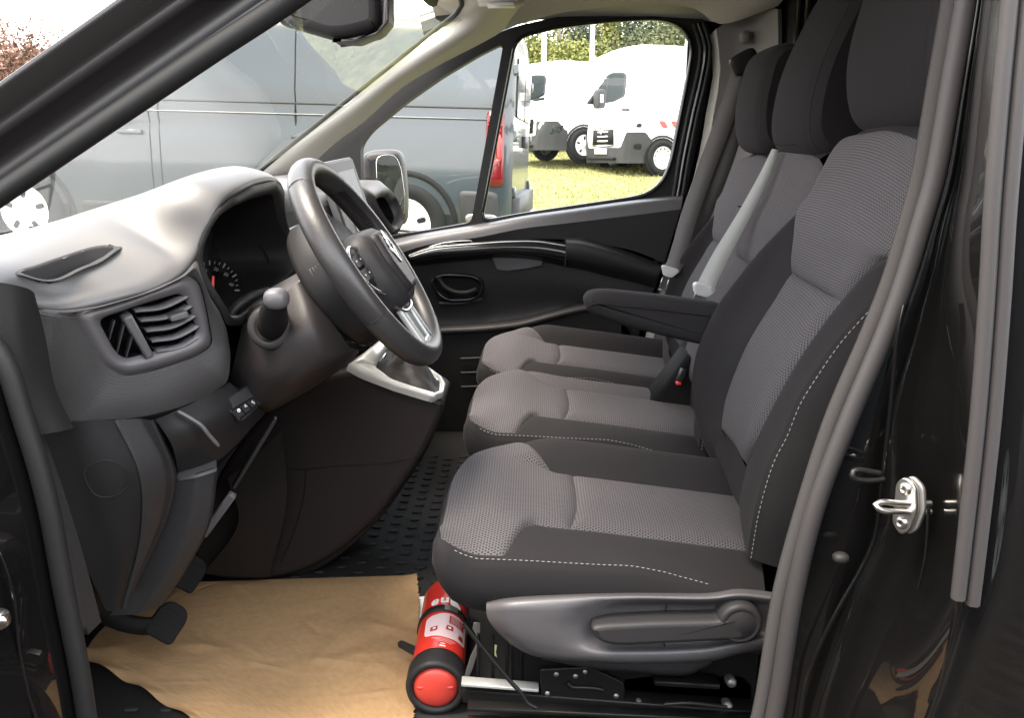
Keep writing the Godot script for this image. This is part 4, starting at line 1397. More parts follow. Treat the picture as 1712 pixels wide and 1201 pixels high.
func air_vent(van: Node3D, vent: Array, nrm: Vector3) -> void:
	var v := piece("air_vent", van, "side air vent with slanted slats in a rounded frame")
	var inner := [Vector3(-0.5317, 1.2514, 0.672), Vector3(-0.5237, 1.207, 0.6565), Vector3(-0.5168, 1.1936, 0.6471), Vector3(-0.4887, 1.1979, 0.6182), Vector3(-0.4547, 1.2053, 0.5861), Vector3(-0.4464, 1.2164, 0.5794), Vector3(-0.4507, 1.2467, 0.5861), Vector3(-0.4561, 1.2732, 0.5939), Vector3(-0.4932, 1.2636, 0.6304)]
	var o := lin_even(rpoly(vent, 0.012), 90, true)
	var i := lin_even(rpoly(inner, 0.010), 90, true)
	var rows := [[], [], [], [], []]
	var r0 := PackedVector3Array(); var r1 := PackedVector3Array(); var r2 := PackedVector3Array(); var r3 := PackedVector3Array(); var r4 := PackedVector3Array()
	var im := paired(o, lin_even(rpoly(inner, 0.010), 400, true), nrm)
	for k in 90:
		var ic := im[k]
		r0.append(o[k] - nrm * 0.004)
		r1.append(o[k].lerp(ic, 0.12) - nrm * 0.003)
		r2.append(o[k].lerp(ic, 0.22) + nrm * 0.003)
		r3.append(o[k].lerp(ic, 0.7) + nrm * 0.005)
		r4.append(ic - nrm * 0.004)
	var st := st_new()
	grid(st, [r0, r1, r2, r3, r4], true)
	fin(st, "frame", M.plastic_grey, v)
	st = st_new()
	var back := PackedVector3Array()
	for p in r4:
		back.append(p - nrm * 0.05)
	grid(st, [r4, back], true)
	fan(st, back)
	fin(st, "duct", M.matt_black, v)
	var la := [Vector3(-0.5069, 1.2584, 0.6324), Vector3(-0.5038, 1.2449, 0.6274), Vector3(-0.5002, 1.2302, 0.6219), Vector3(-0.497, 1.2154, 0.6169), Vector3(-0.4942, 1.2006, 0.6125)]
	var lb := [Vector3(-0.4581, 1.2692, 0.5842), Vector3(-0.4554, 1.2554, 0.5803), Vector3(-0.4532, 1.2416, 0.577), Vector3(-0.451, 1.2269, 0.5737), Vector3(-0.4505, 1.2131, 0.572)]
	for k in 5:
		var st2 := st_new()
		var m: Vector3 = la[k].lerp(lb[k], 0.5) + Vector3(0, -0.006, 0)
		var path := cr([la[k], m, lb[k]], 10)
		sweep(st2, path, [Vector2(-0.011, -0.0035), Vector2(0.011, -0.001), Vector2(0.0115, 0.0012), Vector2(-0.011, -0.001)], Vector3(0.25, 0.94, 0.15))
		fin(st2, "slat", M.plastic_grey, v)
	st = st_new()
	var pa := [Vector3(-0.5163, 1.2522, 0.6449), Vector3(-0.5101, 1.2533, 0.6383), Vector3(-0.4971, 1.1961, 0.6178), Vector3(-0.504, 1.1928, 0.6244)]
	bx_between(st, (pa[0] + pa[1]) / 2.0, (pa[2] + pa[3]) / 2.0, nrm, 0.03, 0.011)
	fin(st, "divider", M.plastic_grey, v)
	var va := [Vector3(-0.5263, 1.247, 0.6461), Vector3(-0.5192, 1.2397, 0.6373), Vector3(-0.514, 1.223, 0.6295)]
	var vb := [Vector3(-0.5337, 1.223, 0.6511), Vector3(-0.5296, 1.204, 0.6439), Vector3(-0.5237, 1.1933, 0.6362)]
	for k in 3:
		st = st_new()
		bx_between(st, va[k], vb[k], nrm, 0.02, 0.002)
		fin(st, "upright_vane", M.plastic_mid, v)
	st = st_new()
	xf = Transform3D(Basis(Vector3(0.72, 0.22, -0.62).normalized(), Vector3.UP, nrm).orthonormalized(), Vector3(-0.4646, 1.2436, 0.6))
	slab(st, rpoly([Vector2(-0.012, -0.004), Vector2(0.012, -0.006), Vector2(0.012, 0.004), Vector2(-0.012, 0.004)], 0.003), -0.01, 0.012, 0.002)
	fin(st, "tab", M.plastic_grey, v)

# ---------------------------------------------------------------- steering wheel and column
func steering(van: Node3D) -> void:
	var w := piece("steering_wheel", van, "leather steering wheel with lozenge badge and silver trim")
	var c := Vector3(-0.2323, 1.2942, 0.45)
	var n := Vector3(0.845, 0.535, 0.0).normalized()
	var t := Vector3(-0.535, 0.845, 0.0).normalized()
	var b := t.cross(n)        # towards the door
	if b.z < 0:
		b = -b
	var F := Transform3D(Basis(b, t, b.cross(t)), c)
	if F.basis.z.dot(n) < 0:
		F = Transform3D(Basis(-b, t, n), c)
	var R := 0.160
	var rim := func(a: float) -> Vector3: return F * Vector3(sin(a) * R, cos(a) * R * (1.0 if cos(a) > -0.8 else 1.0), 0.0)
	# rim in four covered lengths: smooth leather on top and bottom, perforated at the sides
	var cuts := [[-0.62, 0.62, "leather_smooth"], [0.62, 1.95, "leather"], [1.95, 4.33, "leather_smooth"], [4.33, 5.663, "leather"]]
	for cut in cuts:
		var st := st_new()
		var path := PackedVector3Array()
		for k in 31:
			path.append(rim.call(lerpf(cut[0], cut[1], k / 30.0)))
		var prof := []
		for k in 18:
			prof.append(Vector2(cos(TAU * k / 18) * 0.0165, sin(TAU * k / 18) * 0.0192))
		sweep(st, path, prof, F.basis.z)
		fin(st, "rim", M[cut[2]], w)
	for a in [-0.62, 0.62, 1.95, 4.33]:
		var st := st_new()
		var pos: Vector3 = rim.call(a)
		var dir: Vector3 = (rim.call(a + 0.01) - rim.call(a - 0.01)).normalized()
		lathe(st, [Vector2(0.0168, -0.001), Vector2(0.0180, 0.0), Vector2(0.0168, 0.001)], 20, axis_y(pos, dir))
		fin(st, "rim_joint", M.rubber_dark, w)
	# lacing on the inner side of the perforated lengths
	for cut in [cuts[1], cuts[3]]:
		var st := st_new()
		for k in 46:
			var a := lerpf(cut[0] + 0.03, cut[1] - 0.03, k / 45.0)
			var inner := F * Vector3(sin(a) * (R - 0.0166), cos(a) * (R - 0.0166), 0.004)
			var along: Vector3 = (rim.call(a + 0.01) - rim.call(a - 0.01)).normalized()
			tube(st, PackedVector3Array([inner - F.basis.z * 0.005 - along * 0.002, inner + F.basis.z * 0.006 + along * 0.002]), 0.0008, 5)
		fin(st, "lacing", M.matt_black, w).set_meta("kind", "stuff")
	# hub pad
	var st := st_new()
	xf = F
	var pad := rpoly([Vector2(-0.078, 0.020), Vector2(-0.056, 0.048), Vector2(0.056, 0.048), Vector2(0.078, 0.020), Vector2(0.072, -0.042), Vector2(0.048, -0.082), Vector2(-0.048, -0.082), Vector2(-0.072, -0.042)], 0.022)
	slab(st, pad, -0.02, 0.032, 0.026, false)
	fin(st, "hub_pad", M.plastic_mid, w)
	st = st_new()
	xf = F
	var pad2 := rpoly([Vector2(-0.036, 0.034), Vector2(0.036, 0.034), Vector2(0.046, -0.012), Vector2(0.030, -0.066), Vector2(-0.030, -0.066), Vector2(-0.046, -0.012)], 0.012)
	slab(st, pad2, 0.02, 0.040, 0.010, false)
	fin(st, "hub_pad", M.plastic_dark, w)
	# lozenge badge
	var bd := [[0.027, 0.0145], [0.019, 0.0092]]
	for k in 2:
		st = st_new()
		xf = F * Transform3D(Basis(), Vector3(0, 0.004, 0.041))
		var hh: float = bd[k][0]
		var ww: float = bd[k][1]
		var q := [Vector3(0, hh, 0), Vector3(ww, 0, 0), Vector3(0, -hh, 0), Vector3(-ww, 0, 0)]
		for e in 4:
			bx_between(st, q[e], q[(e + 1) % 4], Vector3(0, 0, 1), 0.002, 0.0024 if k == 0 else 0.0014)
		fin(st, "badge", M.chrome, w)
	# silver arc under the pad
	st = st_new()
	xf = F
	tube(st, cr([Vector3(-0.052, -0.070, 0.006), Vector3(-0.035, -0.084, 0.010), Vector3(0, -0.088, 0.012), Vector3(0.035, -0.084, 0.010), Vector3(0.052, -0.070, 0.006)], 20), 0.003, 8)
	fin(st, "pad_arc", M.chrome, w)
	for s in [-1.0, 1.0]:
		# side spokes with switches
		st = st_new()
		xf = F
		slab(st, rpoly([Vector2(0.055 * s, 0.022), Vector2(0.150 * s, 0.030), Vector2(0.150 * s, -0.014), Vector2(0.055 * s, -0.036)], 0.006), -0.012, 0.008, 0.006)
		fin(st, "side_spoke", M.plastic_dark, w)
		st = st_new()
		xf = F
		tube(st, cr([Vector3(0.060 * s, 0.026, 0.011), Vector3(0.105 * s, 0.033, 0.011), Vector3(0.128 * s, 0.022, 0.010), Vector3(0.130 * s, -0.002, 0.009), Vector3(0.112 * s, -0.030, 0.010), Vector3(0.076 * s, -0.046, 0.011)], 24), 0.0024, 8)
		fin(st, "spoke_trim", M.chrome, w)
		for k in 4:
			st = st_new()
			xf = F
			slab(st, rpoly([Vector2(-0.011, -0.009), Vector2(0.011, -0.009), Vector2(0.011, 0.009), Vector2(-0.011, 0.009)].map(func(p): return p + Vector2((0.084 + 0.026 * (k % 2)) * s, 0.012 - 0.022 * (k / 2))), 0.003), 0.006, 0.0115, 0.0015)
			fin(st, "spoke_switch", M.plastic_mid, w)
			st = st_new()
			xf = F
			slab(st, rpoly([Vector2(-0.002, -0.0008), Vector2(0.002, -0.0008), Vector2(0.002, 0.0012), Vector2(-0.002, 0.0012)].map(func(p): return p + Vector2((0.084 + 0.026 * (k % 2)) * s, 0.012 - 0.022 * (k / 2))), 0.0004), 0.0112, 0.0119, 0.0002)
			fin(st, "switch_mark", M.icon_white, w)
	# lower spoke: dark web with silver borders
	st = st_new()
	xf = F
	slab(st, rpoly([Vector2(-0.040, -0.07), Vector2(0.040, -0.07), Vector2(0.034, -0.148), Vector2(-0.034, -0.148)], 0.006), -0.010, 0.004, 0.004)
	fin(st, "lower_spoke", M.gloss_black, w)
	for s in [-1.0, 1.0]:
		st = st_new()
		xf = F
		slab(st, rpoly([Vector2(0.024 * s, -0.082), Vector2(0.042 * s, -0.078), Vector2(0.040 * s, -0.146), Vector2(0.018 * s, -0.152)], 0.004), 0.0, 0.010, 0.004)
		fin(st, "lower_spoke_trim", M.satin_silver, w)
	st = st_new()
	xf = F
	slab(st, rpoly([Vector2(-0.036, -0.137), Vector2(0.036, -0.137), Vector2(0.034, -0.153), Vector2(-0.034, -0.153)], 0.004), 0.0, 0.010, 0.004)
	fin(st, "lower_spoke_trim", M.satin_silver, w)
	# housing behind the hub
	var col := piece("steering_column", van)
	st = st_new()
	lathe(st, [Vector2(0.0, -0.012), Vector2(0.086, -0.012), Vector2(0.098, -0.018), Vector2(0.104, -0.035), Vector2(0.104, -0.066), Vector2(0.098, -0.075), Vector2(0.0, -0.075)], 40, Transform3D(Basis(b, n, b.cross(n)), c))
	fin(st, "switch_housing", M.plastic_dark, col)
	st = st_new()
	tube(st, cr([F * Vector3(0.103, -0.02, -0.078), F * Vector3(0.075, -0.075, -0.078), F * Vector3(0.0, -0.104, -0.078), F * Vector3(-0.075, -0.075, -0.078)], 20), 0.004, 6)
	fin(st, "housing_gap", M.matt_black, col)
	# grip ribs on the near stalk end
	for k in 6:
		st = st_new()
		var g := Vector3(-0.2948, 1.2931, 0.545) + Vector3(0.004 * k, 0.0022 * k, -0.001 * k)
		bx(st, g, Vector3(0.0018, 0.012, 0.01), 0.0006, Basis(Vector3(0, 0, 1), 0.5))
		fin(st, "stalk_rib", M.plastic_grey, col)
	# lower shroud
	st = st_new()
	var s0 := [Vector3(-0.4212, 1.2175, 0.47), Vector3(-0.3894, 1.2404, 0.515), Vector3(-0.3473, 1.2562, 0.545), Vector3(-0.3154, 1.279, 0.54), Vector3(-0.3158, 1.2815, 0.5)]
	var s1 := [Vector3(-0.4273, 1.1893, 0.475), Vector3(-0.3851, 1.1907, 0.54), Vector3(-0.3345, 1.196, 0.58), Vector3(-0.2902, 1.2265, 0.585), Vector3(-0.2801, 1.2385, 0.54)]
	var s2 := [Vector3(-0.4385, 1.1522, 0.475), Vector3(-0.3885, 1.1467, 0.54), Vector3(-0.3307, 1.1522, 0.575), Vector3(-0.2792, 1.1781, 0.575), Vector3(-0.2553, 1.1889, 0.53)]
	var s3 := [Vector3(-0.4556, 1.1104, 0.46), Vector3(-0.4016, 1.0894, 0.5), Vector3(-0.348, 1.1051, 0.52), Vector3(-0.2859, 1.1445, 0.52), Vector3(-0.251, 1.1682, 0.48)]
	var s4 := [Vector3(-0.4788, 1.0912, 0.4), Vector3(-0.4319, 1.0427, 0.4), Vector3(-0.3774, 1.0655, 0.4), Vector3(-0.3168, 1.1021, 0.4), Vector3(-0.2707, 1.1391, 0.38)]
	sheet(st, skin_rows([s0, s1, s2, s3, s4], 36, 30), 0.004, Vector3(0, 0, -1))
	fin(st, "lower_shroud", M.shroud, col)
	st = st_new()
	var u0 := [Vector3(-0.393, 1.2521, 0.46), Vector3(-0.3619, 1.2681, 0.47), Vector3(-0.3371, 1.2819, 0.46)]
	var u1 := [Vector3(-0.3437, 1.2544, 0.535), Vector3(-0.3245, 1.2672, 0.54), Vector3(-0.3137, 1.2825, 0.53)]
	var u2 := [Vector3(-0.3417, 1.241, 0.545), Vector3(-0.3184, 1.2546, 0.55), Vector3(-0.307, 1.2732, 0.535)]
	sheet(st, skin_rows([u0, u1, u2], 14, 8), 0.004, Vector3(0, 0, -1))
	fin(st, "upper_shroud", M.plastic_grey, col)
	# far stalk, seen past the near one
	st = st_new()
	sweep(st, cr([Vector3(-0.4316, 1.2233, 0.5), Vector3(-0.4226, 1.2366, 0.495), Vector3(-0.4046, 1.2491, 0.48), Vector3(-0.3839, 1.2539, 0.46)], 12), [Vector2(-0.012, -0.004), Vector2(0.012, -0.004), Vector2(0.012, 0.003), Vector2(0, 0.006), Vector2(-0.012, 0.003)], Vector3.UP)
	fin(st, "reach_lever", M.plastic_dark, col)
	# near stalk: boot, stem and round end
	var stalk := piece("light_stalk", van)
	var base := Vector3(-0.3489, 1.2217, 0.575)
	var tip := Vector3(-0.3191, 1.2704, 0.635)
	st = st_new()
	lathe(st, [Vector2(0.020, 0.006), Vector2(0.026, 0.007), Vector2(0.0300, 0.002), Vector2(0.032, -0.006), Vector2(0.031, -0.012)], 36, axis_y(base, Vector3(0.1, 0.12, 1.0)))
	fin(st, "collar", M.plastic_mid, stalk)
	st = st_new()
	tube(st, PackedVector3Array([base - Vector3(0, 0, 0.015), base.lerp(tip, 0.55), tip]), [0.0215, 0.018, 0.0135], 22)
	fin(st, "stem", M.matt_black, stalk)
	st = st_new()
	blob(st, tip + (tip - base).normalized() * 0.004, Vector3(0.032, 0.028, 0.032), 0.85, Basis(), 22, 14)
	fin(st, "end_cap", M.plastic_grey, stalk)
	# contact key
	var key := thing("car_key", "small brass and steel key end in the steering column lock behind the wheel hub", "key")
	st = st_new()
	xf = Transform3D(Basis(Vector3(0, 0, 1), -0.5), Vector3(-0.1876, 1.193, 0.32))
	slab(st, rpoly([Vector2(-0.010, -0.007), Vector2(0.010, -0.007), Vector2(0.012, 0.004), Vector2(-0.012, 0.008)], 0.003), -0.004, 0.004, 0.0015)
	fin(st, "bow", M.steel, key)
	st = st_new()
	lathe(st, [Vector2(0.0035, -0.0015), Vector2(0.007, -0.0015), Vector2(0.007, 0.0015), Vector2(0.0035, 0.0015), Vector2(0.0035, -0.0015)], 18, Transform3D(Basis(Vector3(1, 0, 0), 1.2), Vector3(-0.1952, 1.2093, 0.32)))
	fin(st, "ring", M.steel, key)

# ---------------------------------------------------------------- centre console, gear lever
func shift2(pts: Array, d: Vector2) -> Array:
	return pts.map(func(p): return p + d)

func console(van: Node3D) -> void:
	var k := piece("centre_console", van)
	var st := st_new()
	var side := [Vector2(-0.4734, 0.9867), Vector2(-0.4128, 1.0255), Vector2(-0.3654, 1.0472), Vector2(-0.3188, 1.0581), Vector2(-0.2508, 1.0335), Vector2(-0.1573, 0.9932), Vector2(-0.1554, 0.9738), Vector2(-0.1875, 0.8987), Vector2(-0.232, 0.8294), Vector2(-0.2848, 0.7544), Vector2(-0.348, 0.6922), Vector2(-0.4053, 0.6477), Vector2(-0.4622, 0.6202), Vector2(-0.5628, 0.5961), Vector2(-0.6364, 0.6049), Vector2(-0.6809, 0.6559), Vector2(-0.6597, 0.7488), Vector2(-0.589, 0.8648), Vector2(-0.5228, 0.9523)]
	slab(st, rpoly(side, 0.03), 0.135, 0.165, 0.014)
	fin(st, "side_panel", M.plastic_brown, k)
	st = st_new()
	slab(st, shift2(rpoly(side, 0.03), Vector2(-0.012, -0.03)), -0.10, 0.136, 0.01)
	fin(st, "core", M.plastic_dark, k)
	# seam and pressed recess of the side panel
	st = st_new()
	tube(st, cr([Vector3(-0.4315, 0.8494, 0.166), Vector3(-0.4399, 0.7921, 0.166), Vector3(-0.4552, 0.7403, 0.166), Vector3(-0.4728, 0.6942, 0.166), Vector3(-0.4955, 0.6474, 0.166)], 16), 0.0012, 5)
	fin(st, "panel_seam", M.matt_black, k)
	st = st_new()
	tube(st, cr([Vector3(-0.5353, 0.8423, 0.166), Vector3(-0.4813, 0.849, 0.166), Vector3(-0.4315, 0.8494, 0.166), Vector3(-0.3743, 0.8561, 0.166), Vector3(-0.2795, 0.863, 0.166), Vector3(-0.2202, 0.8759, 0.166)], 20), 0.001, 5)
	fin(st, "panel_seam", M.matt_black, k)
	# heel board and kick panel beside the pedals
	st = st_new()
	sheet(st, skin_rows([[Vector3(-0.5685, 0.8519, 0.22), Vector3(-0.5073, 0.9008, 0.22), Vector3(-0.4583, 0.9489, 0.22)], [Vector3(-0.5488, 0.77, 0.23), Vector3(-0.5007, 0.7952, 0.23), Vector3(-0.453, 0.8202, 0.23)], [Vector3(-0.6424, 0.638, 0.2), Vector3(-0.5707, 0.6321, 0.2), Vector3(-0.5105, 0.6326, 0.2)]], 14, 12), 0.004, Vector3(0, 0, -1))
	fin(st, "kick_panel", M.plastic_brown, k)
	# silver gear surround
	st = st_new()
	var f0 := [Vector3(-0.2967, 1.0784, 0.06), Vector3(-0.3102, 1.0731, 0.13), Vector3(-0.3313, 1.0591, 0.155), Vector3(-0.3449, 1.0503, 0.158), Vector3(-0.3136, 1.034, 0.163), Vector3(-0.2507, 1.0101, 0.166), Vector3(-0.1799, 0.9877, 0.166), Vector3(-0.1631, 0.9877, 0.15), Vector3(-0.1655, 0.9851, 0.08), Vector3(-0.1779, 0.9872, 0.03), Vector3(-0.2049, 0.9943, -0.01)]
	f0 = shift(f0, Vector3(0.003, 0.010, 0.004))
	var outer := lin_even(f0, 70, true)
	var f1 := [Vector3(-0.2822, 1.056, 0.05), Vector3(-0.2834, 1.0548, 0.1), Vector3(-0.2882, 1.0469, 0.135), Vector3(-0.2908, 1.0395, 0.148), Vector3(-0.2634, 1.0182, 0.157), Vector3(-0.2171, 1.0028, 0.161), Vector3(-0.1805, 0.9918, 0.16), Vector3(-0.1711, 0.9919, 0.14), Vector3(-0.1751, 0.9901, 0.08), Vector3(-0.1867, 0.9913, 0.04), Vector3(-0.2076, 0.9945, 0.01)]
	f1 = shift(f1, Vector3(0.003, 0.010, 0.004))
	var inner := lin_even(f1, 70, true)
	var up1 := PackedVector3Array()
	var up2 := PackedVector3Array()
	var low := PackedVector3Array()
	var dn := PackedVector3Array()
	for i in 70:
		var ic := inner[i]
		var d := 1e9
		for q in 70:
			if outer[i].distance_squared_to(inner[q]) < d:
				d = outer[i].distance_squared_to(inner[q])
				ic = inner[q]
		up1.append(outer[i].lerp(ic, 0.25) + Vector3(0.004, 0.007, 0.002))
		up2.append(outer[i].lerp(ic, 0.8) + Vector3(0.004, 0.007, 0.0))
		low.append(ic + Vector3(0, -0.006, 0))
		dn.append(outer[i] + Vector3(-0.004, -0.008, 0))
	grid(st, [dn, outer, up1, up2, low], true)
	fin(st, "gear_surround", M.satin_silver, k)
	st = st_new()
	tube(st, inner, 0.0022, 6, true)
	fin(st, "surround_edge", M.chrome, k)
	var g := piece("gear_lever", van)
	st = st_new()
	var top := Vector3(-0.2268, 1.071, 0.075)
	var rows := []
	for q in 7:
		var t := q / 6.0
		var r := PackedVector3Array()
		for i in 70:
			var target := top + (inner[i] - top).normalized() * 0.02
			r.append(inner[i].lerp(target, 1.0 - pow(1.0 - t, 1.8)) + Vector3(0, 0.006 * sin(t * TAU * 2.0 + i * 0.6) * (1.0 - t), 0.003 * sin(i * 0.5)))
		rows.append(r)
	grid(st, rows, true)
	fin(st, "boot", M.boot_leather, g)
	st = st_new()
	tube(st, cr([top + Vector3(0, -0.03, 0), top + Vector3(0.0, 0.03, 0), top + Vector3(0.004, 0.08, 0)], 8), 0.011, 12)
	fin(st, "stem", M.plastic_dark, g)
	st = st_new()
	blob(st, top + Vector3(0.006, 0.10, 0), Vector3(0.048, 0.06, 0.046), 0.8)
	fin(st, "knob", M.plastic_dark, g)
	# pale sliver of the lower dash seen under the wheel
	st = st_new()
	panel4(st, Vector3(-0.3435, 1.0948, 0.1), Vector3(-0.3135, 1.071, 0.05), Vector3(-0.3265, 1.0533, 0.05), Vector3(-0.3491, 1.0778, 0.1), Vector3(0.4, 0.85, 0.3).normalized(), 0.0, 1.0, 0.0, 1.0, 0.006, 0.002)
	fin(st, "cubby_lip", M.satin_silver, k)

# ---------------------------------------------------------------- footwell: knee panels, pedals
func footwell(van: Node3D) -> void:
	var st := st_new()
	var kn := piece("knee_panel", van)
	var a0 := [Vector3(-0.5953, 1.1299, 0.715), Vector3(-0.5877, 1.0553, 0.71), Vector3(-0.5775, 0.9424, 0.7), Vector3(-0.5676, 0.8498, 0.68)]
	var a1 := [Vector3(-0.5505, 1.1317, 0.715), Vector3(-0.5338, 1.0578, 0.715), Vector3(-0.5333, 0.9684, 0.7), Vector3(-0.5606, 0.8468, 0.675)]
	var a2 := [Vector3(-0.5121, 1.1301, 0.7), Vector3(-0.4926, 1.0579, 0.695), Vector3(-0.5094, 0.9647, 0.675), Vector3(-0.5562, 0.8414, 0.66)]
	var a3 := [Vector3(-0.4922, 1.1234, 0.675), Vector3(-0.4731, 1.0542, 0.665), Vector3(-0.4917, 0.979, 0.65), Vector3(-0.5542, 0.8491, 0.645)]
	var a4 := [Vector3(-0.49, 1.1118, 0.645), Vector3(-0.4753, 1.0336, 0.635), Vector3(-0.4905, 0.9763, 0.625), Vector3(-0.5581, 0.8467, 0.625)]
	var a5 := [Vector3(-0.5078, 1.0967, 0.6), Vector3(-0.4968, 1.0111, 0.58), Vector3(-0.5077, 0.9556, 0.58), Vector3(-0.5749, 0.8253, 0.58)]
	sheet(st, skin_rows([a0, a1, a2], 26, 14), 0.004, Vector3(0, 0, -1))
	fin(st, "fuse_cover", M.panel_black, kn)
	st = st_new()
	var a2s := shift(a2, Vector3(0.001, 0, 0.003))
	sheet(st, skin_rows([shift(a2s, Vector3(-0.001, 0, -0.006)), a2s, a3, shift(a4, Vector3(-0.002, 0, 0.003)), a4, a5], 26, 40, true, false), 0.004, Vector3(0, 0, -1))
	fin(st, "knee_moulding", M.plastic_mid, kn)
	st = st_new()
	tube(st, cr([Vector3(-0.5464, 1.0683, 0.7215), Vector3(-0.5349, 1.0797, 0.722), Vector3(-0.5179, 1.083, 0.718), Vector3(-0.5044, 1.072, 0.71), Vector3(-0.5001, 1.053, 0.703), Vector3(-0.5106, 1.0363, 0.706), Vector3(-0.5274, 1.0306, 0.712), Vector3(-0.5401, 1.0381, 0.718)], 40, true), 0.0006, 5, true)
	fin(st, "fuse_cover_mark", M.plastic_dark, kn)
	st = st_new()
	var b0 := [Vector3(-0.4884, 1.0103, 0.6), Vector3(-0.4999, 0.9648, 0.6), Vector3(-0.5405, 0.8918, 0.6), Vector3(-0.61, 0.7924, 0.6)]
	var b1 := [Vector3(-0.4591, 1.0168, 0.6), Vector3(-0.4744, 0.9466, 0.6), Vector3(-0.5122, 0.8711, 0.6), Vector3(-0.5734, 0.7948, 0.6)]
	var b2 := [Vector3(-0.4395, 1.0179, 0.58), Vector3(-0.4607, 0.9277, 0.58), Vector3(-0.5104, 0.8457, 0.575), Vector3(-0.5464, 0.7937, 0.575)]
	var b3 := [Vector3(-0.4564, 0.9977, 0.53), Vector3(-0.4795, 0.9034, 0.53), Vector3(-0.5281, 0.8204, 0.53), Vector3(-0.5653, 0.7684, 0.53)]
	sheet(st, skin_rows([b0, b1, shift(b2, Vector3(-0.002, 0, 0.002)), b2, b3], 24, 24, true, false), 0.004, Vector3(0, 0, -1))
	fin(st, "side_flap", M.plastic_mid, kn)
	st = st_new()
	sheet(st, skin_rows([[Vector3(-0.4985, 1.0107, 0.57), Vector3(-0.4752, 1.0142, 0.56), Vector3(-0.4547, 1.0149, 0.54)], [Vector3(-0.4876, 1.0102, 0.602), Vector3(-0.4583, 1.0167, 0.602), Vector3(-0.4387, 1.0178, 0.582)]], 10, 4), 0.004, Vector3(0, -1, 0))
	fin(st, "flap_top", M.plastic_grey, kn)
	# open tray under the column
	st = st_new()
	sheet(st, skin_rows([[Vector3(-0.4917, 1.1101, 0.64), Vector3(-0.4749, 1.1107, 0.6), Vector3(-0.4522, 1.1211, 0.56), Vector3(-0.4362, 1.1275, 0.52)], [Vector3(-0.4828, 1.071, 0.62), Vector3(-0.4566, 1.0857, 0.6), Vector3(-0.4332, 1.0945, 0.56), Vector3(-0.4189, 1.0987, 0.5)], [Vector3(-0.4956, 1.0147, 0.58), Vector3(-0.4707, 1.0161, 0.56), Vector3(-0.4559, 1.0138, 0.53), Vector3(-0.4108, 1.059, 0.45)]], 20, 14), 0.004, Vector3(0, -1, 0))
	fin(st, "tray", M.plastic_dark, kn)
	st = st_new()
	tube(st, cr([Vector3(-0.4685, 1.1148, 0.618), Vector3(-0.4532, 1.1056, 0.618), Vector3(-0.44, 1.0936, 0.615), Vector3(-0.4327, 1.0781, 0.61), Vector3(-0.4249, 1.0588, 0.6)], 18), [0.002, 0.003, 0.003, 0.003, 0.003, 0.003, 0.003, 0.003, 0.003, 0.003, 0.003, 0.003, 0.003, 0.003, 0.003, 0.003, 0.003, 0.002], 8)
	fin(st, "tray_rib", M.plastic_grey, kn)
	# switch pod with three symbols
	var sw := piece("switch_panel", van)
	st = st_new()
	panel4(st, Vector3(-0.4322, 1.1095, 0.545), Vector3(-0.4036, 1.122, 0.5), Vector3(-0.3906, 1.0923, 0.5), Vector3(-0.4164, 1.07, 0.535), Vector3(0.75, 0.35, 0.55).normalized(), 0.0, 1.0, 0.0, 1.0, 0.03, 0.004)
	fin(st, "pod", M.plastic_mid, sw)
	st = st_new()
	panel4(st, Vector3(-0.4264, 1.0943, 0.548), Vector3(-0.4026, 1.1045, 0.51), Vector3(-0.392, 1.0916, 0.51), Vector3(-0.4131, 1.0764, 0.543), Vector3(0.75, 0.35, 0.55).normalized(), 0.0, 1.0, 0.0, 1.0, 0.004, 0.0015)
	fin(st, "switch_frame", M.gloss_black, sw)
	for i in 3:
		st = st_new()
		panel4(st, Vector3(-0.4252, 1.0953, 0.551), Vector3(-0.4015, 1.1055, 0.513), Vector3(-0.3909, 1.0926, 0.513), Vector3(-0.412, 1.0774, 0.546), Vector3(0.75, 0.35, 0.55).normalized(), 0.06 + 0.31 * i, 0.32 + 0.31 * i, 0.2, 0.85, 0.004, 0.001)
		fin(st, "switch", M.plastic_dark, sw)
		st = st_new()
		var ic := Vector3(-0.4107, 1.0951, 0.553).lerp(Vector3(-0.3984, 1.0981, 0.516), i * 0.42 + 0.02)
		if i == 0:
			lathe(st, [Vector2(0.0012, 0), Vector2(0.0028, 0.0003), Vector2(0.0028, 0.0006), Vector2(0.0012, 0.0006)], 12, axis_y(ic, Vector3(0.75, 0.35, 0.55)))
		else:
			xf = axis_y(ic, Vector3(0.75, 0.35, 0.55))
			bx(st, Vector3(0, 0.0004, 0), Vector3(0.0045, 0.0008, 0.0014), 0.0002)
			bx(st, Vector3(0.0008, 0.0004, 0.0018), Vector3(0.0014, 0.0008, 0.003), 0.0002)
			if i == 2:
				bx(st, Vector3(-0.0016, 0.0004, -0.0015), Vector3(0.0012, 0.0008, 0.0028), 0.0002)
		fin(st, "switch_symbol", M.icon_white, sw)
	# stay behind the flap
	st = st_new()
	bx_between(st, Vector3(-0.4501, 0.9433, 0.5), Vector3(-0.5021, 0.8744, 0.5), Vector3(0.4, 0.2, 1), 0.014, 0.012)
	fin(st, "stay", M.plastic_grey, kn)
	st = st_new()
	bx_between(st, Vector3(-0.3959, 1.046, 0.44), Vector3(-0.4626, 0.9401, 0.46), Vector3(0.4, 0.2, 1), 0.03, 0.006)
	fin(st, "knee_bar", M.plastic_dark, kn)
	# strip at the foot of the windscreen post
	st = st_new()
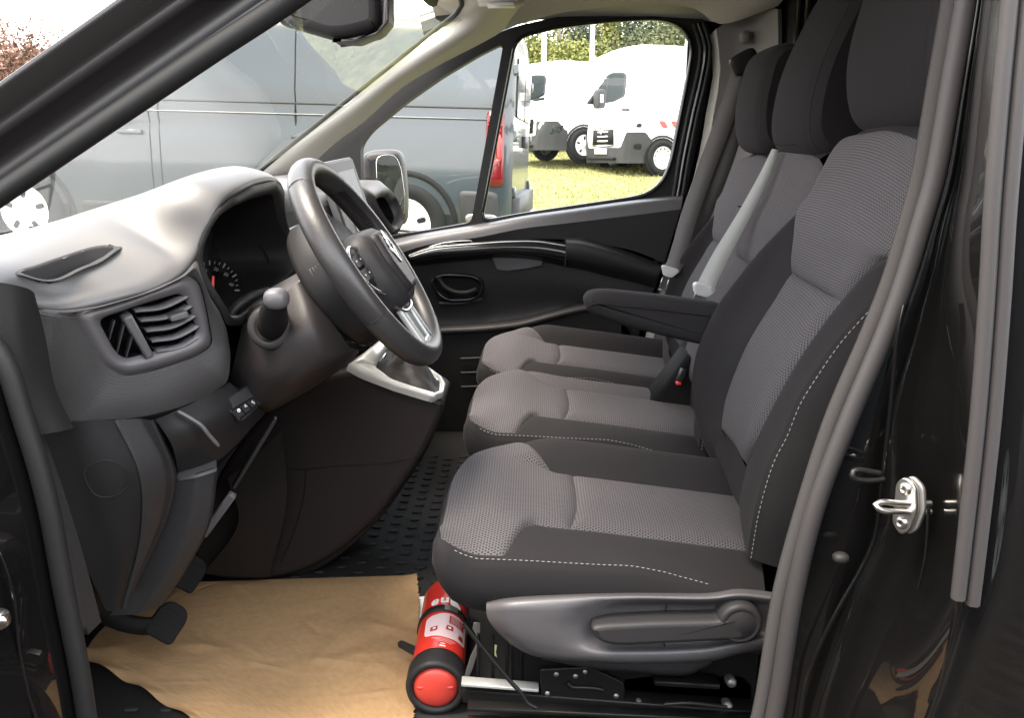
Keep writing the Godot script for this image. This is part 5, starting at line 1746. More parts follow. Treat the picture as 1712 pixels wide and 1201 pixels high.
	sheet(st, skin_rows([[Vector3(-0.5749, 1.1367, 0.765), Vector3(-0.5654, 1.0531, 0.76), Vector3(-0.5559, 0.9554, 0.755), Vector3(-0.5539, 0.8588, 0.75)], [Vector3(-0.5767, 1.1372, 0.745), Vector3(-0.5633, 1.0443, 0.74), Vector3(-0.5537, 0.957, 0.735), Vector3(-0.5524, 0.8587, 0.72)]], 20, 4), 0.006, Vector3(0, 0, -1))
	fin(st, "post_strip", M.plastic_mid, van)
	# bulkhead carpet at the front of the footwell
	st = st_new()
	sheet(st, skin_rows([[Vector3(-0.80, 0.60, 0.78), Vector3(-0.81, 0.60, 0.5), Vector3(-0.81, 0.60, 0.1), Vector3(-0.80, 0.60, -0.8)], [Vector3(-0.86, 0.70, 0.78), Vector3(-0.87, 0.70, 0.5), Vector3(-0.87, 0.70, 0.1), Vector3(-0.86, 0.70, -0.8)], [Vector3(-0.90, 1.0, 0.78), Vector3(-0.91, 1.0, 0.5), Vector3(-0.91, 1.0, 0.1), Vector3(-0.90, 1.0, -0.8)]], 16, 12), 0.006, Vector3(-1, 0, 0))
	fin(st, "toe_board", M.mat_rubber, van)
	# pedals
	for p in 2:
		var pd := piece("pedal", van, ["clutch pedal with ribbed black rubber pad", "brake pedal with ribbed black rubber pad"][p])
		var at: Vector3 = [Vector3(-0.595, 0.6935, 0.46), Vector3(-0.6063, 0.7185, 0.34)][p]
		var B := Basis(Vector3(0, 0, 1), deg_to_rad(-48.0)) 
		st = st_new()
		xf = Transform3D(Basis(Vector3(0.72, -0.66, -0.20).normalized(), Vector3(0.45, 0.62, -0.64).normalized(), Vector3(0.55, 0.42, 0.72)).orthonormalized(), at)
		slab(st, rpoly([Vector2(-0.026, -0.030), Vector2(0.026, -0.030), Vector2(0.026, 0.018), Vector2(0.014, 0.032), Vector2(-0.014, 0.032), Vector2(-0.026, 0.018)], 0.010), -0.009, 0.004, 0.004)
		fin(st, "pad", M.matt_black, pd)
		var keep := xf
		for k in 5:
			st = st_new()
			xf = keep
			bx(st, Vector3(0, -0.021 + 0.010 * k, 0.0045), Vector3(0.042, 0.004, 0.003), 0.001)
			fin(st, "pad_rib", M.matt_black, pd)
		st = st_new()
		var root: Vector3 = [Vector3(-0.672, 0.7298, 0.5), Vector3(-0.6454, 0.7386, 0.36)][p]
		sweep(st, cr([root + Vector3(-0.12, 0.12, 0), root, root.lerp(at, 0.5) + Vector3(0, -0.012, 0), at - Vector3(0.006, 0.008, 0.004)], 16), [Vector2(-0.006, -0.013), Vector2(0.006, -0.013), Vector2(0.006, 0.013), Vector2(-0.006, 0.013)], Vector3.UP)
		fin(st, "arm", M.matt_black, pd)

# ---------------------------------------------------------------- seats
var far_lift := 1.0

func cushion_top(a: float, b: float) -> Vector3:
	# a: 0 front edge .. 1 at the backrest; b: 0 door side .. 1 tunnel side (driver's place)
	var z := lerpf(0.658, 0.262, b)
	var xfront := -0.118 + 0.055 * pow(maxf(0.0, (b - 0.45) / 0.55), 2.2) + 0.006 * pow(maxf(0.0, (0.12 - b) / 0.12), 2.0)
	var xback := lerpf(0.33, 0.375, b)
	var x := lerpf(xfront, xback, a)
	var y := 0.943 - 0.13 * x + (b - 0.5) * 0.014
	y -= 0.020 * pow(maxf(0.0, 1.0 - a / 0.20), 2.4)                       # the front edge rolls down
	y += 0.006 * exp(-pow((a - 0.17) / 0.10, 2.0))
	# door side: the seam runs lower towards the back
	var seam := 0.930 + 0.024 * pow(maxf(0.0, 1.0 - a / 0.12), 1.6) - 0.008 * smoothstep(0.1, 0.6, a) - 0.012 * smoothstep(0.55, 0.74, a) - 0.046 * pow(maxf(0.0, (a - 0.68) / 0.32), 1.3)
	if b < 0.22:
		var t := b / 0.22
		y = lerpf(seam, y, smoothstep(0.0, 1.0, t)) + 0.007 * sin(PI * t) * smoothstep(0.12, 0.3, a)
	# tunnel side: the bolster stands up
	if b > 0.70:
		var t := (b - 0.70) / 0.30
		y += (0.040 * far_lift * sin(PI * pow(t, 0.8)) - 0.012 * t * t) * smoothstep(0.08, 0.34, a) - 0.024 * pow(t, 5.0) * (1.0 - smoothstep(0.1, 0.3, a))
	return Vector3(x, y, z)

func bolster_edge(a: float, near: bool) -> float:
	# where the plain bolster meets the knit
	if near:
		return 0.20 * smoothstep(0.17, 0.30, a) + 0.02 * smoothstep(0.3, 0.5, a)
	return 1.0 - 0.31 * smoothstep(0.03, 0.36, a)

func cushion_panel(called: String, m: Material, parent: Node, a0: float, a1: float, b0: Callable, b1: Callable, nu: int, nv: int, puff: float, seam: float) -> MeshInstance3D:
	var st := st_new()
	var rows := []
	for i in nu + 1:
		var a := lerpf(a0, a1, float(i) / nu)
		var r := PackedVector3Array()
		var lo: float = b0.call(a)
		var hi: float = b1.call(a)
		for j in nv + 1:
			var t := float(j) / nv
			var aa := a
			if called == "front_insert":
				aa = a0 + (a1 + seam * (1.0 - pow(2.0 * t - 1.0, 2.0)) - a0) * float(i) / nu
			elif called == "rear_insert":
				aa = a0 + seam * (1.0 - pow(2.0 * t - 1.0, 2.0)) * (1.0 - float(i) / nu) + (a1 - a0) * float(i) / nu
			var p := cushion_top(aa, lerpf(lo, hi, t))
			var wide := maxf(absf(hi - lo) * 0.39, 0.001)
			var dj := minf(t, 1.0 - t) * wide
			var di := minf(float(i) / nu, 1.0 - float(i) / nu) * (a1 - a0) * 0.47
			if called == "front_insert":
				di = (1.0 - float(i) / nu) * (a1 - a0) * 0.47
			if called == "rear_insert":
				di = float(i) / nu * (a1 - a0) * 0.47
			if called.begins_with("bolster") :
				di = 1.0
			var e := minf(di, dj)
			p.y += puff * (1.0 - exp(-e / 0.010)) - 0.007
			r.append(p)
		rows.append(r)
	# the knit runs straight across the seat
	for i in nu:
		for j in nv:
			var q := [rows[i][j], rows[i][j + 1], rows[i + 1][j + 1], rows[i + 1][j]]
			var uv := q.map(func(p): return Vector2(p.x - 0.25 * p.y, p.z))
			for k in [0, 1, 2, 0, 2, 3]:
				av(st, q[k], uv[k])
	return fin(st, called, m, parent)

func make_seat(van: Node3D, called: String, label: String, flat_far := false) -> Node3D:
	var s := piece(called, van, label)
	far_lift = 0.2 if flat_far else 1.0
	var zero := func(_a): return 0.0
	var one := func(_a): return 1.0
	var near := func(a): return bolster_edge(a, true)
	var far := func(a): return bolster_edge(a, false)
	cushion_panel("front_insert", M.seat_knit, s, 0.0, 0.40, near, far, 60, 60, 0.010, 0.025)
	cushion_panel("rear_insert", M.seat_knit, s, 0.40, 1.0, near, far, 60, 60, 0.010, 0.025)
	cushion_panel("bolster", M.seat_cloth, s, 0.17, 1.0, zero, near, 50, 14, 0.004, 0.0)
	cushion_panel("bolster", M.seat_knit if flat_far else M.seat_cloth, s, 0.04, 1.0, far, one, 50, 18, 0.004, 0.0)
	# skirt round front and sides
	var st := st_new()
	var top := PackedVector3Array()
	for i in 30:
		top.append(cushion_top(1.0 - i / 30.0, 1.0))
	for i in 30:
		top.append(cushion_top(0.0, 1.0 - i / 30.0))
	for i in 41:
		top.append(cushion_top(i / 40.0, 0.0))
	var rows := []
	var c := Vector3(0.12, 0, 0.46)
	for q in [[0.0, 0.0, -0.004], [0.004, -0.005, 0.0], [0.010, -0.020, 0.0], [0.012, -0.045, 0.0], [0.004, -0.072, 0.0], [-0.016, -0.098, 0.0], [-0.05, -0.108, 0.0]]:
		var r := PackedVector3Array()
		for k in top.size():
			var p := top[k]
			var t: Vector3 = top[mini(k + 1, top.size() - 1)] - top[maxi(k - 1, 0)]
			var out := Vector3(t.z, 0, -t.x).normalized()
			if out.dot(p - c) < 0.0:
				out = -out
			var drop: float = q[1]
			r.append(p + out * q[0] + Vector3(0, drop + q[2], 0))
		rows.append(r)
	grid(st, rows)
	fin(st, "skirt", M.seat_cloth, s)
	# twin-needle seam along the door side, and the piping
	st = st_new()
	var seam := PackedVector3Array()
	for i in 34:
		seam.append(cushion_top(0.04 + 0.78 * i / 33.0, 0.0) + Vector3(0, -0.0065, 0.0055))
	stitches(st, seam, 0.0044, 0.0030, 0.00055, Vector3(0, 0.5, 0.8))
	fin(st, "stitching", M.thread, s).set_meta("kind", "stuff")
	# ---- backrest, traced seam by seam
	var k_low := [Vector3(0.3345, 0.9969, 0.5), Vector3(0.3386, 1.0489, 0.53), Vector3(0.3563, 1.1059, 0.54), Vector3(0.3795, 1.1639, 0.545), Vector3(0.4089, 1.2164, 0.545), Vector3(0.4339, 1.2552, 0.545)]
	var f_low := [Vector3(0.3287, 1.0067, 0.36), Vector3(0.3376, 1.0308, 0.35), Vector3(0.3421, 1.0566, 0.345), Vector3(0.3655, 1.1352, 0.345), Vector3(0.391, 1.1888, 0.345), Vector3(0.4106, 1.2235, 0.345), Vector3(0.4293, 1.2656, 0.345)]
	var mid_low := []
	for t in 6:
		var p: Vector3 = cr(k_low, 6)[t].lerp(cr(f_low, 6)[t], 0.5)
		mid_low.append(p + Vector3(0.004, -0.002, 0))
	st = st_new()
	grid(st, puffed(skin_rows([f_low, mid_low, k_low], 50, 50), 0.011, -1.0, 0.14))
	fin(st, "backrest_lower_insert", M.seat_knit, s)
	var k_up := [Vector3(0.4339, 1.2552, 0.545), Vector3(0.4507, 1.2921, 0.565), Vector3(0.4627, 1.3163, 0.585), Vector3(0.4708, 1.3256, 0.61), Vector3(0.4836, 1.3447, 0.625), Vector3(0.4949, 1.3923, 0.62), Vector3(0.5084, 1.4428, 0.605), Vector3(0.5047, 1.4662, 0.58)]
	var f_up := [Vector3(0.4293, 1.2656, 0.345), Vector3(0.437, 1.3183, 0.325), Vector3(0.4431, 1.3634, 0.312), Vector3(0.4591, 1.3862, 0.31), Vector3(0.4725, 1.4203, 0.315), Vector3(0.4829, 1.4518, 0.325), Vector3(0.4889, 1.4681, 0.34), Vector3(0.4959, 1.4765, 0.365)]
	var c_up := []
	var ku := cr(k_up, 10)
	var fu := cr(f_up, 10)
	for t in 10:
		c_up.append(ku[t].lerp(fu[t], 0.5) + Vector3(-0.012 * sin(PI * t / 9.0), 0.012 * smoothstep(6, 9, t), 0))
	st = st_new()
	grid(st, puffed(skin_rows([f_up, c_up, k_up], 50, 50), 0.011, -1.0, 0.14))
	fin(st, "backrest_upper_insert", M.seat_knit, s)
	# shoulder roll over the top edge
	st = st_new()
	var t0 := [f_up[7], c_up[9], k_up[7]]
	var t1 := shift(t0, Vector3(0.025, 0.014, 0))
	var t2 := shift(t0, Vector3(0.07, 0.008, 0))
	var t3 := shift(t0, Vector3(0.10, -0.05, 0))
	sheet(st, skin_rows([t0, t1, t2, t3], 20, 12))
	fin(st, "backrest_top", M.seat_cloth_black, s)
	# tunnel-side bolster, standing proud
	st = st_new()
	var q0 := [Vector3(0.3522, 0.9702, 0.44), Vector3(0.3287, 1.0067, 0.36), Vector3(0.3421, 1.0566, 0.345), Vector3(0.3655, 1.1352, 0.345), Vector3(0.391, 1.1888, 0.345), Vector3(0.4106, 1.2235, 0.345), Vector3(0.4293, 1.2656, 0.345), Vector3(0.437, 1.3183, 0.325), Vector3(0.4431, 1.3634, 0.312)]
	var q1 := [Vector3(0.37, 0.9003, 0.36), Vector3(0.3232, 0.9666, 0.305), Vector3(0.3186, 1.0457, 0.295), Vector3(0.3401, 1.1315, 0.295), Vector3(0.3651, 1.1838, 0.295), Vector3(0.3854, 1.2275, 0.298), Vector3(0.4125, 1.2887, 0.305), Vector3(0.429, 1.3314, 0.31), Vector3(0.4444, 1.3633, 0.311)]
	var q2 := [Vector3(0.3809, 0.8436, 0.3), Vector3(0.3115, 0.9687, 0.27), Vector3(0.2947, 1.0587, 0.265), Vector3(0.3, 1.1156, 0.265), Vector3(0.3142, 1.1597, 0.265), Vector3(0.3316, 1.1978, 0.265), Vector3(0.3842, 1.2826, 0.28), Vector3(0.4164, 1.3271, 0.295), Vector3(0.4456, 1.3642, 0.31)]
	var q3 := [Vector3(0.4548, 0.8404, 0.26), Vector3(0.3844, 0.9627, 0.245), Vector3(0.3689, 1.052, 0.24), Vector3(0.3758, 1.1098, 0.24), Vector3(0.3933, 1.1623, 0.24), Vector3(0.4164, 1.2052, 0.24), Vector3(0.4618, 1.291, 0.255), Vector3(0.479, 1.3436, 0.28), Vector3(0.4589, 1.3649, 0.305)]
	if flat_far:
		# the middle place has no bolster on that side: the knit runs on to the edge
		q1 = shift(q0, Vector3(0.0, 0.0, -0.035))
		q2 = shift(q0, Vector3(0.012, 0.0, -0.075))
		q3 = shift(q0, Vector3(0.10, 0.0, -0.085))
	sheet(st, skin_rows([q0, q1, q2, q3], 60, 24))
	fin(st, "backrest_bolster", M.seat_knit if flat_far else M.seat_cloth, s)
	# shoulder flank above that bolster
	st = st_new()
	var w0 := [Vector3(0.4431, 1.3634, 0.312), Vector3(0.4591, 1.3862, 0.31), Vector3(0.4725, 1.4203, 0.315), Vector3(0.4829, 1.4518, 0.325), Vector3(0.4889, 1.4681, 0.34), Vector3(0.4959, 1.4765, 0.365)]
	sheet(st, skin_rows([w0, shift(w0, Vector3(0.02, 0.004, -0.006)), shift(w0, Vector3(0.11, 0, 0.0))], 24, 8))
	fin(st, "backrest_flank", M.seat_cloth_black, s)
	# door-side bolster
	st = st_new()
	var r0 := [Vector3(0.3345, 0.9969, 0.5), Vector3(0.3386, 1.0489, 0.53), Vector3(0.3563, 1.1059, 0.54), Vector3(0.3795, 1.1639, 0.545), Vector3(0.4089, 1.2164, 0.545), Vector3(0.4339, 1.2552, 0.545), Vector3(0.4507, 1.2921, 0.565), Vector3(0.4627, 1.3163, 0.585), Vector3(0.4708, 1.3256, 0.61)]
	var r2 := [Vector3(0.3107, 0.9056, 0.615), Vector3(0.3119, 0.9859, 0.632), Vector3(0.3249, 1.0571, 0.635), Vector3(0.3387, 1.0917, 0.635), Vector3(0.3528, 1.138, 0.635), Vector3(0.3718, 1.1761, 0.635), Vector3(0.3968, 1.2198, 0.635), Vector3(0.438, 1.2742, 0.635), Vector3(0.4644, 1.3122, 0.635)]
	var a0 := cr(r0, 12)
	var a2 := cr(r2, 12)
	var r1 := []
	for t in 12:
		r1.append(a0[t].lerp(a2[t], 0.5) + Vector3(-0.012, 0.004, 0.006))
	sheet(st, skin_rows([r0, r1, r2], 60, 16))
	fin(st, "backrest_bolster", M.seat_cloth, s)
	st = st_new()
	var r3 := shift(r2, Vector3(0.03, -0.008, 0.022))
	var r4 := shift(r2, Vector3(0.14, -0.04, 0.015))
	var r2up := r2.duplicate()
	r2up.append(Vector3(0.4883, 1.3783, 0.63))
	r2up.append(Vector3(0.5081, 1.4428, 0.61))
	sheet(st, skin_rows([r2up, shift(r2up, Vector3(0.012, -0.003, 0.008)), shift(r2up, Vector3(0.04, -0.01, 0.014)), shift(r2up, Vector3(0.14, -0.04, 0.005))], 40, 14))
	fin(st, "backrest_side", M.seat_cloth, s)
	st = st_new()
	stitches(st, cr(shift(r2, Vector3(0.0045, -0.001, 0.0055)), 60), 0.0046, 0.0030, 0.00055, Vector3(-0.5, 0.2, 0.8))
	fin(st, "stitching", M.thread, s).set_meta("kind", "stuff")
	# roll at the foot of the backrest, and its back shell
	st = st_new()
	sheet(st, skin_rows([[Vector3(0.3329, 0.994, 0.5), Vector3(0.3364, 0.9981, 0.42), Vector3(0.332, 1.006, 0.355)], [Vector3(0.3379, 0.925, 0.52), Vector3(0.3372, 0.9414, 0.42), Vector3(0.3275, 0.9571, 0.33)], [Vector3(0.3426, 0.8715, 0.55), Vector3(0.3547, 0.8619, 0.43), Vector3(0.3595, 0.8918, 0.3)]], 16, 14))
	fin(st, "backrest_foot", M.seat_cloth, s)
	st = st_new()
	blob(st, Vector3(0.535, 1.20, 0.45), Vector3(0.10, 0.52, 0.40), 0.35, Basis(Vector3(0, 0, 1), -0.33))
	fin(st, "backrest_shell", M.plastic_dark, s)
	return s

func headrest(s: Node3D, at: Vector3, size: Vector3, seam_x: float, lean := -0.07) -> void:
	# padded block: a wrapped face panel, light on it put into a lighter cloth, dark sides, on two posts
	var h := size / 2.0
	var F := Transform3D(Basis(Vector3(0, 0, 1), lean), at)
	var side := [Vector3(-0.10, -1.0, 0), Vector3(-0.62, -0.86, 0), Vector3(-0.98, -0.35, 0), Vector3(-0.95, 0.30, 0), Vector3(-0.66, 0.84, 0), Vector3(0.0, 1.0, 0), Vector3(0.70, 0.90, 0), Vector3(1.0, 0.3, 0), Vector3(0.95, -0.5, 0), Vector3(0.55, -0.95, 0)].map(func(p): return Vector3(p.x * h.x, p.y * h.y, 0))
	var prof := cr(side, 56, true)
	var st := st_new()
	xf = F
	var rings := []
	for q in 25:
		var t := -1.0 + q / 12.0
		var k := pow(1.0 - pow(absf(t), 4.5), 0.45)
		var r := PackedVector3Array()
		for p in prof:
			r.append(Vector3(p.x * (0.80 + 0.20 * k) + seam_x * t * t, p.y * (0.86 + 0.14 * k), h.z * t))
		rings.append(r)
	grid(st, rings, true)
	sg = 1
	fan(st, rings[24])
	fan(st, rings[0], true)
	fin(st, "headrest", M.seat_cloth_black, s)
	# face panel, 2 mm proud, edged with piping
	st = st_new()
	xf = F
	var face := []
	for q in 21:
		var t := -0.86 + 1.72 * q / 20.0
		var k := pow(1.0 - pow(absf(t), 4.5), 0.45)
		var r := PackedVector3Array()
		for i in 34:
			var p: Vector3 = prof[(i + 54) % 56]
			var n := Vector3(p.x, p.y * 0.5, 0).normalized() * (0.0025 if absf(t) < 0.83 else -0.001)
			r.append(Vector3(p.x * (0.80 + 0.20 * k) + seam_x * t * t, p.y * (0.86 + 0.14 * k), h.z * t) + n)
		face.append(r)
	grid(st, face)
	fin(st, "headrest_face", M.seat_cloth, s)
	for e in [0, 20]:
		st = st_new()
		xf = F
		tube(st, face[e], 0.0018, 6)
		fin(st, "headrest_piping", M.seat_cloth_black, s)
	for k in [-0.3, 0.3]:
		st = st_new()
		tube(st, PackedVector3Array([at + Vector3(0.02, -h.y * 0.7, k * size.z), at + Vector3(0.0, -h.y - 0.09, k * size.z)]), 0.006, 10)
		fin(st, "headrest_post", M.chrome, s)
		st = st_new()
		lathe(st, [Vector2(0.0, 0.012), Vector2(0.012, 0.012), Vector2(0.015, 0.006), Vector2(0.016, -0.01)], 16, Transform3D(Basis(), at + Vector3(0.008, -h.y - 0.03, k * size.z)))
		fin(st, "post_guide", M.gloss_black, s)

func seats(van: Node3D) -> void:
	var d := make_seat(van, "driver_seat", "driver's seat in grey knit and black cloth with a white stitched edge and side lever")
	var others := []
	for k in 2:
		var o: Node3D
		if k == 0:
			o = make_seat(van, "middle_seat", "middle seat with a grey belt lying across its backrest", true)
		else:
			o = piece("passenger_seat", van, "passenger seat beside the far door")
			for c in d.get_children():
				var m := MeshInstance3D.new()
				m.mesh = c.mesh
				m.material_override = c.material_override
				m.name = c.name
				o.add_child(m, true)
				if c.has_meta("kind"):
					m.set_meta("kind", c.get_meta("kind"))
		o.position = Vector3(0.010, [0.022, 0.022][k], [-0.435, -0.862][k])
		for c in o.get_children():
			if c.name.begins_with("backrest"):
				c.position = [Vector3(0.012, -0.045, 0), Vector3(0.058, -0.055, 0)][k]
			if k == 1 and c.name == "backrest_bolster":
				c.position.x += 0.022
			if c.name == "stitching_001":
				c.position = [Vector3(0.012, -0.045, 0), Vector3(0.058, -0.055, 0)][k]
		others.append(o)
	headrest(d, Vector3(0.548, 1.606, 0.445), Vector3(0.125, 0.25, 0.29), 0.012)
	headrest(others[1], Vector3(0.565, 1.555, 0.465), Vector3(0.10, 0.24, 0.25), 0.010)
	# the middle headrest is taller, leans back and sits low on its backrest
	headrest(others[0], Vector3(0.575, 1.590, 0.455), Vector3(0.15, 0.35, 0.25), 0.016, -0.30)
	var st := st_new()
	tube(st, cr([Vector3(0.4512, 1.4712, 0.115), Vector3(0.4623, 1.4677, 0.14), Vector3(0.4787, 1.4696, 0.155)], 10), 0.0012, 5)
	var hs := fin(st, "headrest_seam", M.seat_cloth, others[0])
	hs.position = -others[0].position
	# driver's armrest on the tunnel side
	st = st_new()
	var arm := rpoly([Vector2(0.1019, 1.197), Vector2(0.111, 1.2131), Vector2(0.1405, 1.2164), Vector2(0.2336, 1.207), Vector2(0.3557, 1.1913), Vector2(0.3719, 1.1064), Vector2(0.3069, 1.1205), Vector2(0.2367, 1.1367), Vector2(0.1721, 1.1539), Vector2(0.113, 1.1754)], 0.018, 6)
	slab(st, arm, 0.175, 0.24, 0.018)
	fin(st, "armrest", M.seat_cloth, d)
	st = st_new()
	tube(st, cr([Vector3(0.1069, 1.1896, 0.2415), Vector3(0.1225, 1.1961, 0.2415), Vector3(0.1595, 1.193, 0.2415), Vector3(0.2441, 1.1847, 0.2415), Vector3(0.3449, 1.1721, 0.2415)], 20), 0.0014, 5)
	fin(st, "armrest_seam", M.seat_cloth_black, d)
	# buckle console between the bench places and its stalk
	st = st_new()
	bx(st, Vector3(0.3171, 0.9775, -0.08) + Vector3(0.03, -0.02, 0), Vector3(0.09, 0.13, 0.10), 0.012, Basis(Vector3(0, 0, 1), -0.6))
	fin(st, "buckle_well", M.matt_black, others[1]).position = -others[1].position
	st = st_new()
	bx_between(st, Vector3(0.3223, 0.9811, 0), Vector3(0.3332, 1.0126, 0), Vector3(0, 0, 1), 0.022, 0.012)
	fin(st, "belt_buckle", M.plastic_dark, others[0]).position = -others[0].position
	st = st_new()
	bx(st, Vector3(0.3211, 0.9858, 0.012), Vector3(0.010, 0.006, 0.012), 0.002)
	fin(st, "buckle_button", M.red_mark, others[0]).position = -others[0].position
	seat_base(van, d)
	belts(van)

func seat_base(van: Node3D, d: Node3D) -> void:
	# plastic side cover: front block, shoulder, hollow for the lever, lower rail
	var st := st_new()
	var curves := [
		[Vector3(-0.0517, 0.8547, 0.655), Vector3(-0.022, 0.8643, 0.66), Vector3(0.0636, 0.8707, 0.66), Vector3(0.1489, 0.8742, 0.66), Vector3(0.2542, 0.8753, 0.66), Vector3(0.2902, 0.8802, 0.66), Vector3(0.3593, 0.8727, 0.66)],
		[Vector3(-0.0513, 0.8642, 0.68), Vector3(-0.0211, 0.8798, 0.698), Vector3(0.0609, 0.8895, 0.704), Vector3(0.1426, 0.892, 0.704), Vector3(0.2434, 0.8922, 0.704), Vector3(0.2779, 0.8969, 0.704), Vector3(0.3455, 0.8874, 0.7)],
		[Vector3(-0.0511, 0.8604, 0.684), Vector3(-0.021, 0.8749, 0.703), Vector3(0.057, 0.8814, 0.708), Vector3(0.1041, 0.8835, 0.702), Vector3(0.1515, 0.8833, 0.698), Vector3(0.2452, 0.8834, 0.698), Vector3(0.2794, 0.8893, 0.7), Vector3(0.3467, 0.881, 0.698)],
		[Vector3(-0.0512, 0.8541, 0.684), Vector3(-0.021, 0.8661, 0.703), Vector3(0.0494, 0.8691, 0.708), Vector3(0.0853, 0.8651, 0.698), Vector3(0.1383, 0.8653, 0.683), Vector3(0.2498, 0.8668, 0.682), Vector3(0.2846, 0.8728, 0.684), Vector3(0.352, 0.8661, 0.685)],
		[Vector3(-0.048, 0.8433, 0.684), Vector3(-0.0195, 0.8505, 0.702), Vector3(0.0379, 0.8499, 0.707), Vector3(0.0675, 0.8457, 0.7), Vector3(0.1075, 0.8352, 0.68), Vector3(0.2525, 0.8365, 0.678), Vector3(0.2924, 0.8396, 0.678), Vector3(0.3554, 0.8452, 0.68)],
		[Vector3(-0.0409, 0.8303, 0.682), Vector3(-0.0132, 0.8323, 0.7), Vector3(0.0383, 0.8281, 0.705), Vector3(0.0703, 0.8207, 0.7), Vector3(0.112, 0.8081, 0.683), Vector3(0.2531, 0.8118, 0.682), Vector3(0.2927, 0.8204, 0.682), Vector3(0.3551, 0.8333, 0.684)],
		[Vector3(-0.0313, 0.8182, 0.68), Vector3(-0.0036, 0.8169, 0.697), Vector3(0.0426, 0.8118, 0.702), Vector3(0.0825, 0.808, 0.701), Vector3(0.1386, 0.8057, 0.698), Vector3(0.2416, 0.8114, 0.698), Vector3(0.2885, 0.8219, 0.698), Vector3(0.3515, 0.8349, 0.695)],
		[Vector3(-0.0234, 0.8048, 0.672), Vector3(0.0061, 0.7996, 0.69), Vector3(0.047, 0.796, 0.696), Vector3(0.0871, 0.7944, 0.697), Vector3(0.1433, 0.7925, 0.696), Vector3(0.2429, 0.7974, 0.696), Vector3(0.2901, 0.809, 0.695), Vector3(0.3541, 0.8227, 0.69)],
		[Vector3(-0.0225, 0.7798, 0.64), Vector3(0.0097, 0.7678, 0.65), Vector3(0.0533, 0.7622, 0.655), Vector3(0.091, 0.7598, 0.655), Vector3(0.1538, 0.7576, 0.655), Vector3(0.2537, 0.7636, 0.655), Vector3(0.3026, 0.7775, 0.655), Vector3(0.3675, 0.7942, 0.655)]]
	sheet(st, skin_rows(curves, 90, 60))
	fin(st, "side_cover", M.plastic_grey, d)
	st = st_new()
	sheet(st, skin_rows([[Vector3(-0.0517, 0.8547, 0.655), Vector3(-0.0511, 0.8604, 0.684), Vector3(-0.048, 0.8433, 0.684), Vector3(-0.0313, 0.8182, 0.68), Vector3(-0.0225, 0.7798, 0.64)], [Vector3(-0.0519, 0.8299, 0.62), Vector3(-0.0531, 0.8246, 0.63), Vector3(-0.0499, 0.8094, 0.63), Vector3(-0.0329, 0.7885, 0.63), Vector3(-0.0247, 0.7724, 0.62)]], 16, 6))
	fin(st, "cover_end", M.plastic_grey, d)
	# lower, darker step of the cover
	st = st_new()
	sheet(st, skin_rows([[Vector3(0.0192, 0.7907, 0.678), Vector3(0.0888, 0.7822, 0.678), Vector3(0.1501, 0.7792, 0.678), Vector3(0.2473, 0.7878, 0.678), Vector3(0.2598, 0.7954, 0.678)], [Vector3(0.0235, 0.7787, 0.674), Vector3(0.0894, 0.7683, 0.674), Vector3(0.1512, 0.7634, 0.674), Vector3(0.2252, 0.7605, 0.674), Vector3(0.257, 0.7759, 0.674)], [Vector3(0.0323, 0.7638, 0.655), Vector3(0.0912, 0.7511, 0.655), Vector3(0.1543, 0.7452, 0.655), Vector3(0.2298, 0.7423, 0.655), Vector3(0.2589, 0.7589, 0.655)]], 24, 8))
	fin(st, "cover_step", M.plastic_mid, d)
	# panel seam and clip nick
	st = st_new()
	tube(st, cr([Vector3(0.1896, 0.8724, 0.6835), Vector3(0.1878, 0.8599, 0.6835), Vector3(0.1867, 0.8491, 0.6835)], 6), 0.0008, 5)
	fin(st, "cover_seam", M.matt_black, d)
	st = st_new()
	tube(st, cr([Vector3(0.1885, 0.8111, 0.6835), Vector3(0.1905, 0.802, 0.6835), Vector3(0.1941, 0.7946, 0.6835)], 6), 0.0008, 5)
	fin(st, "cover_seam", M.matt_black, d)
	# height lever with round hub
	st = st_new()
	var lev := [Vector2(0.0864, 0.8477), Vector2(0.091, 0.854), Vector2(0.1129, 0.8569), Vector2(0.1756, 0.8611), Vector2(0.2538, 0.8637), Vector2(0.2841, 0.8772), Vector2(0.2909, 0.8357), Vector2(0.2557, 0.8335), Vector2(0.1771, 0.8282), Vector2(0.1218, 0.8249), Vector2(0.0979, 0.83)]
	slab(st, rpoly(lev, 0.012, 5), 0.680, 0.714, 0.007)
	fin(st, "height_lever", M.plastic_mid, d)
	st = st_new()
	lathe(st, [Vector2(0.029, -0.02), Vector2(0.029, 0.002), Vector2(0.027, 0.006), Vector2(0.022, 0.008), Vector2(0.0205, 0.0065), Vector2(0.019, 0.0075), Vector2(0.0, 0.0085)], 36, axis_y(Vector3(0.2808, 0.858, 0.706), Vector3(0, 0, 1)))
	fin(st, "lever_hub", M.plastic_mid, d)
	# rails, stand and linkage under the seat
	var b := piece("seat_frame", van)
	for k in 2:
		st = st_new()
		var ra := Vector3(-0.0919, 0.6665, 0.585)
		var rb := Vector3(0.4065, 0.6406, 0.6)
		bx_between(st, ra + Vector3(0, -0.004, -0.36 * k), rb + Vector3(0, -0.004, -0.36 * k), Vector3(0, 0, 1), 0.032, 0.022)
		fin(st, "rail", M.metal_black, b)
	st = st_new()
	bx_between(st, Vector3(-0.0933, 0.6785, 0.6) + Vector3(0, 0.010, 0), Vector3(0.0213, 0.6697, 0.6) + Vector3(0, 0.010, 0), Vector3(0, 0, 1), 0.02, 0.005)
	fin(st, "rail_top", M.satin_silver, b)
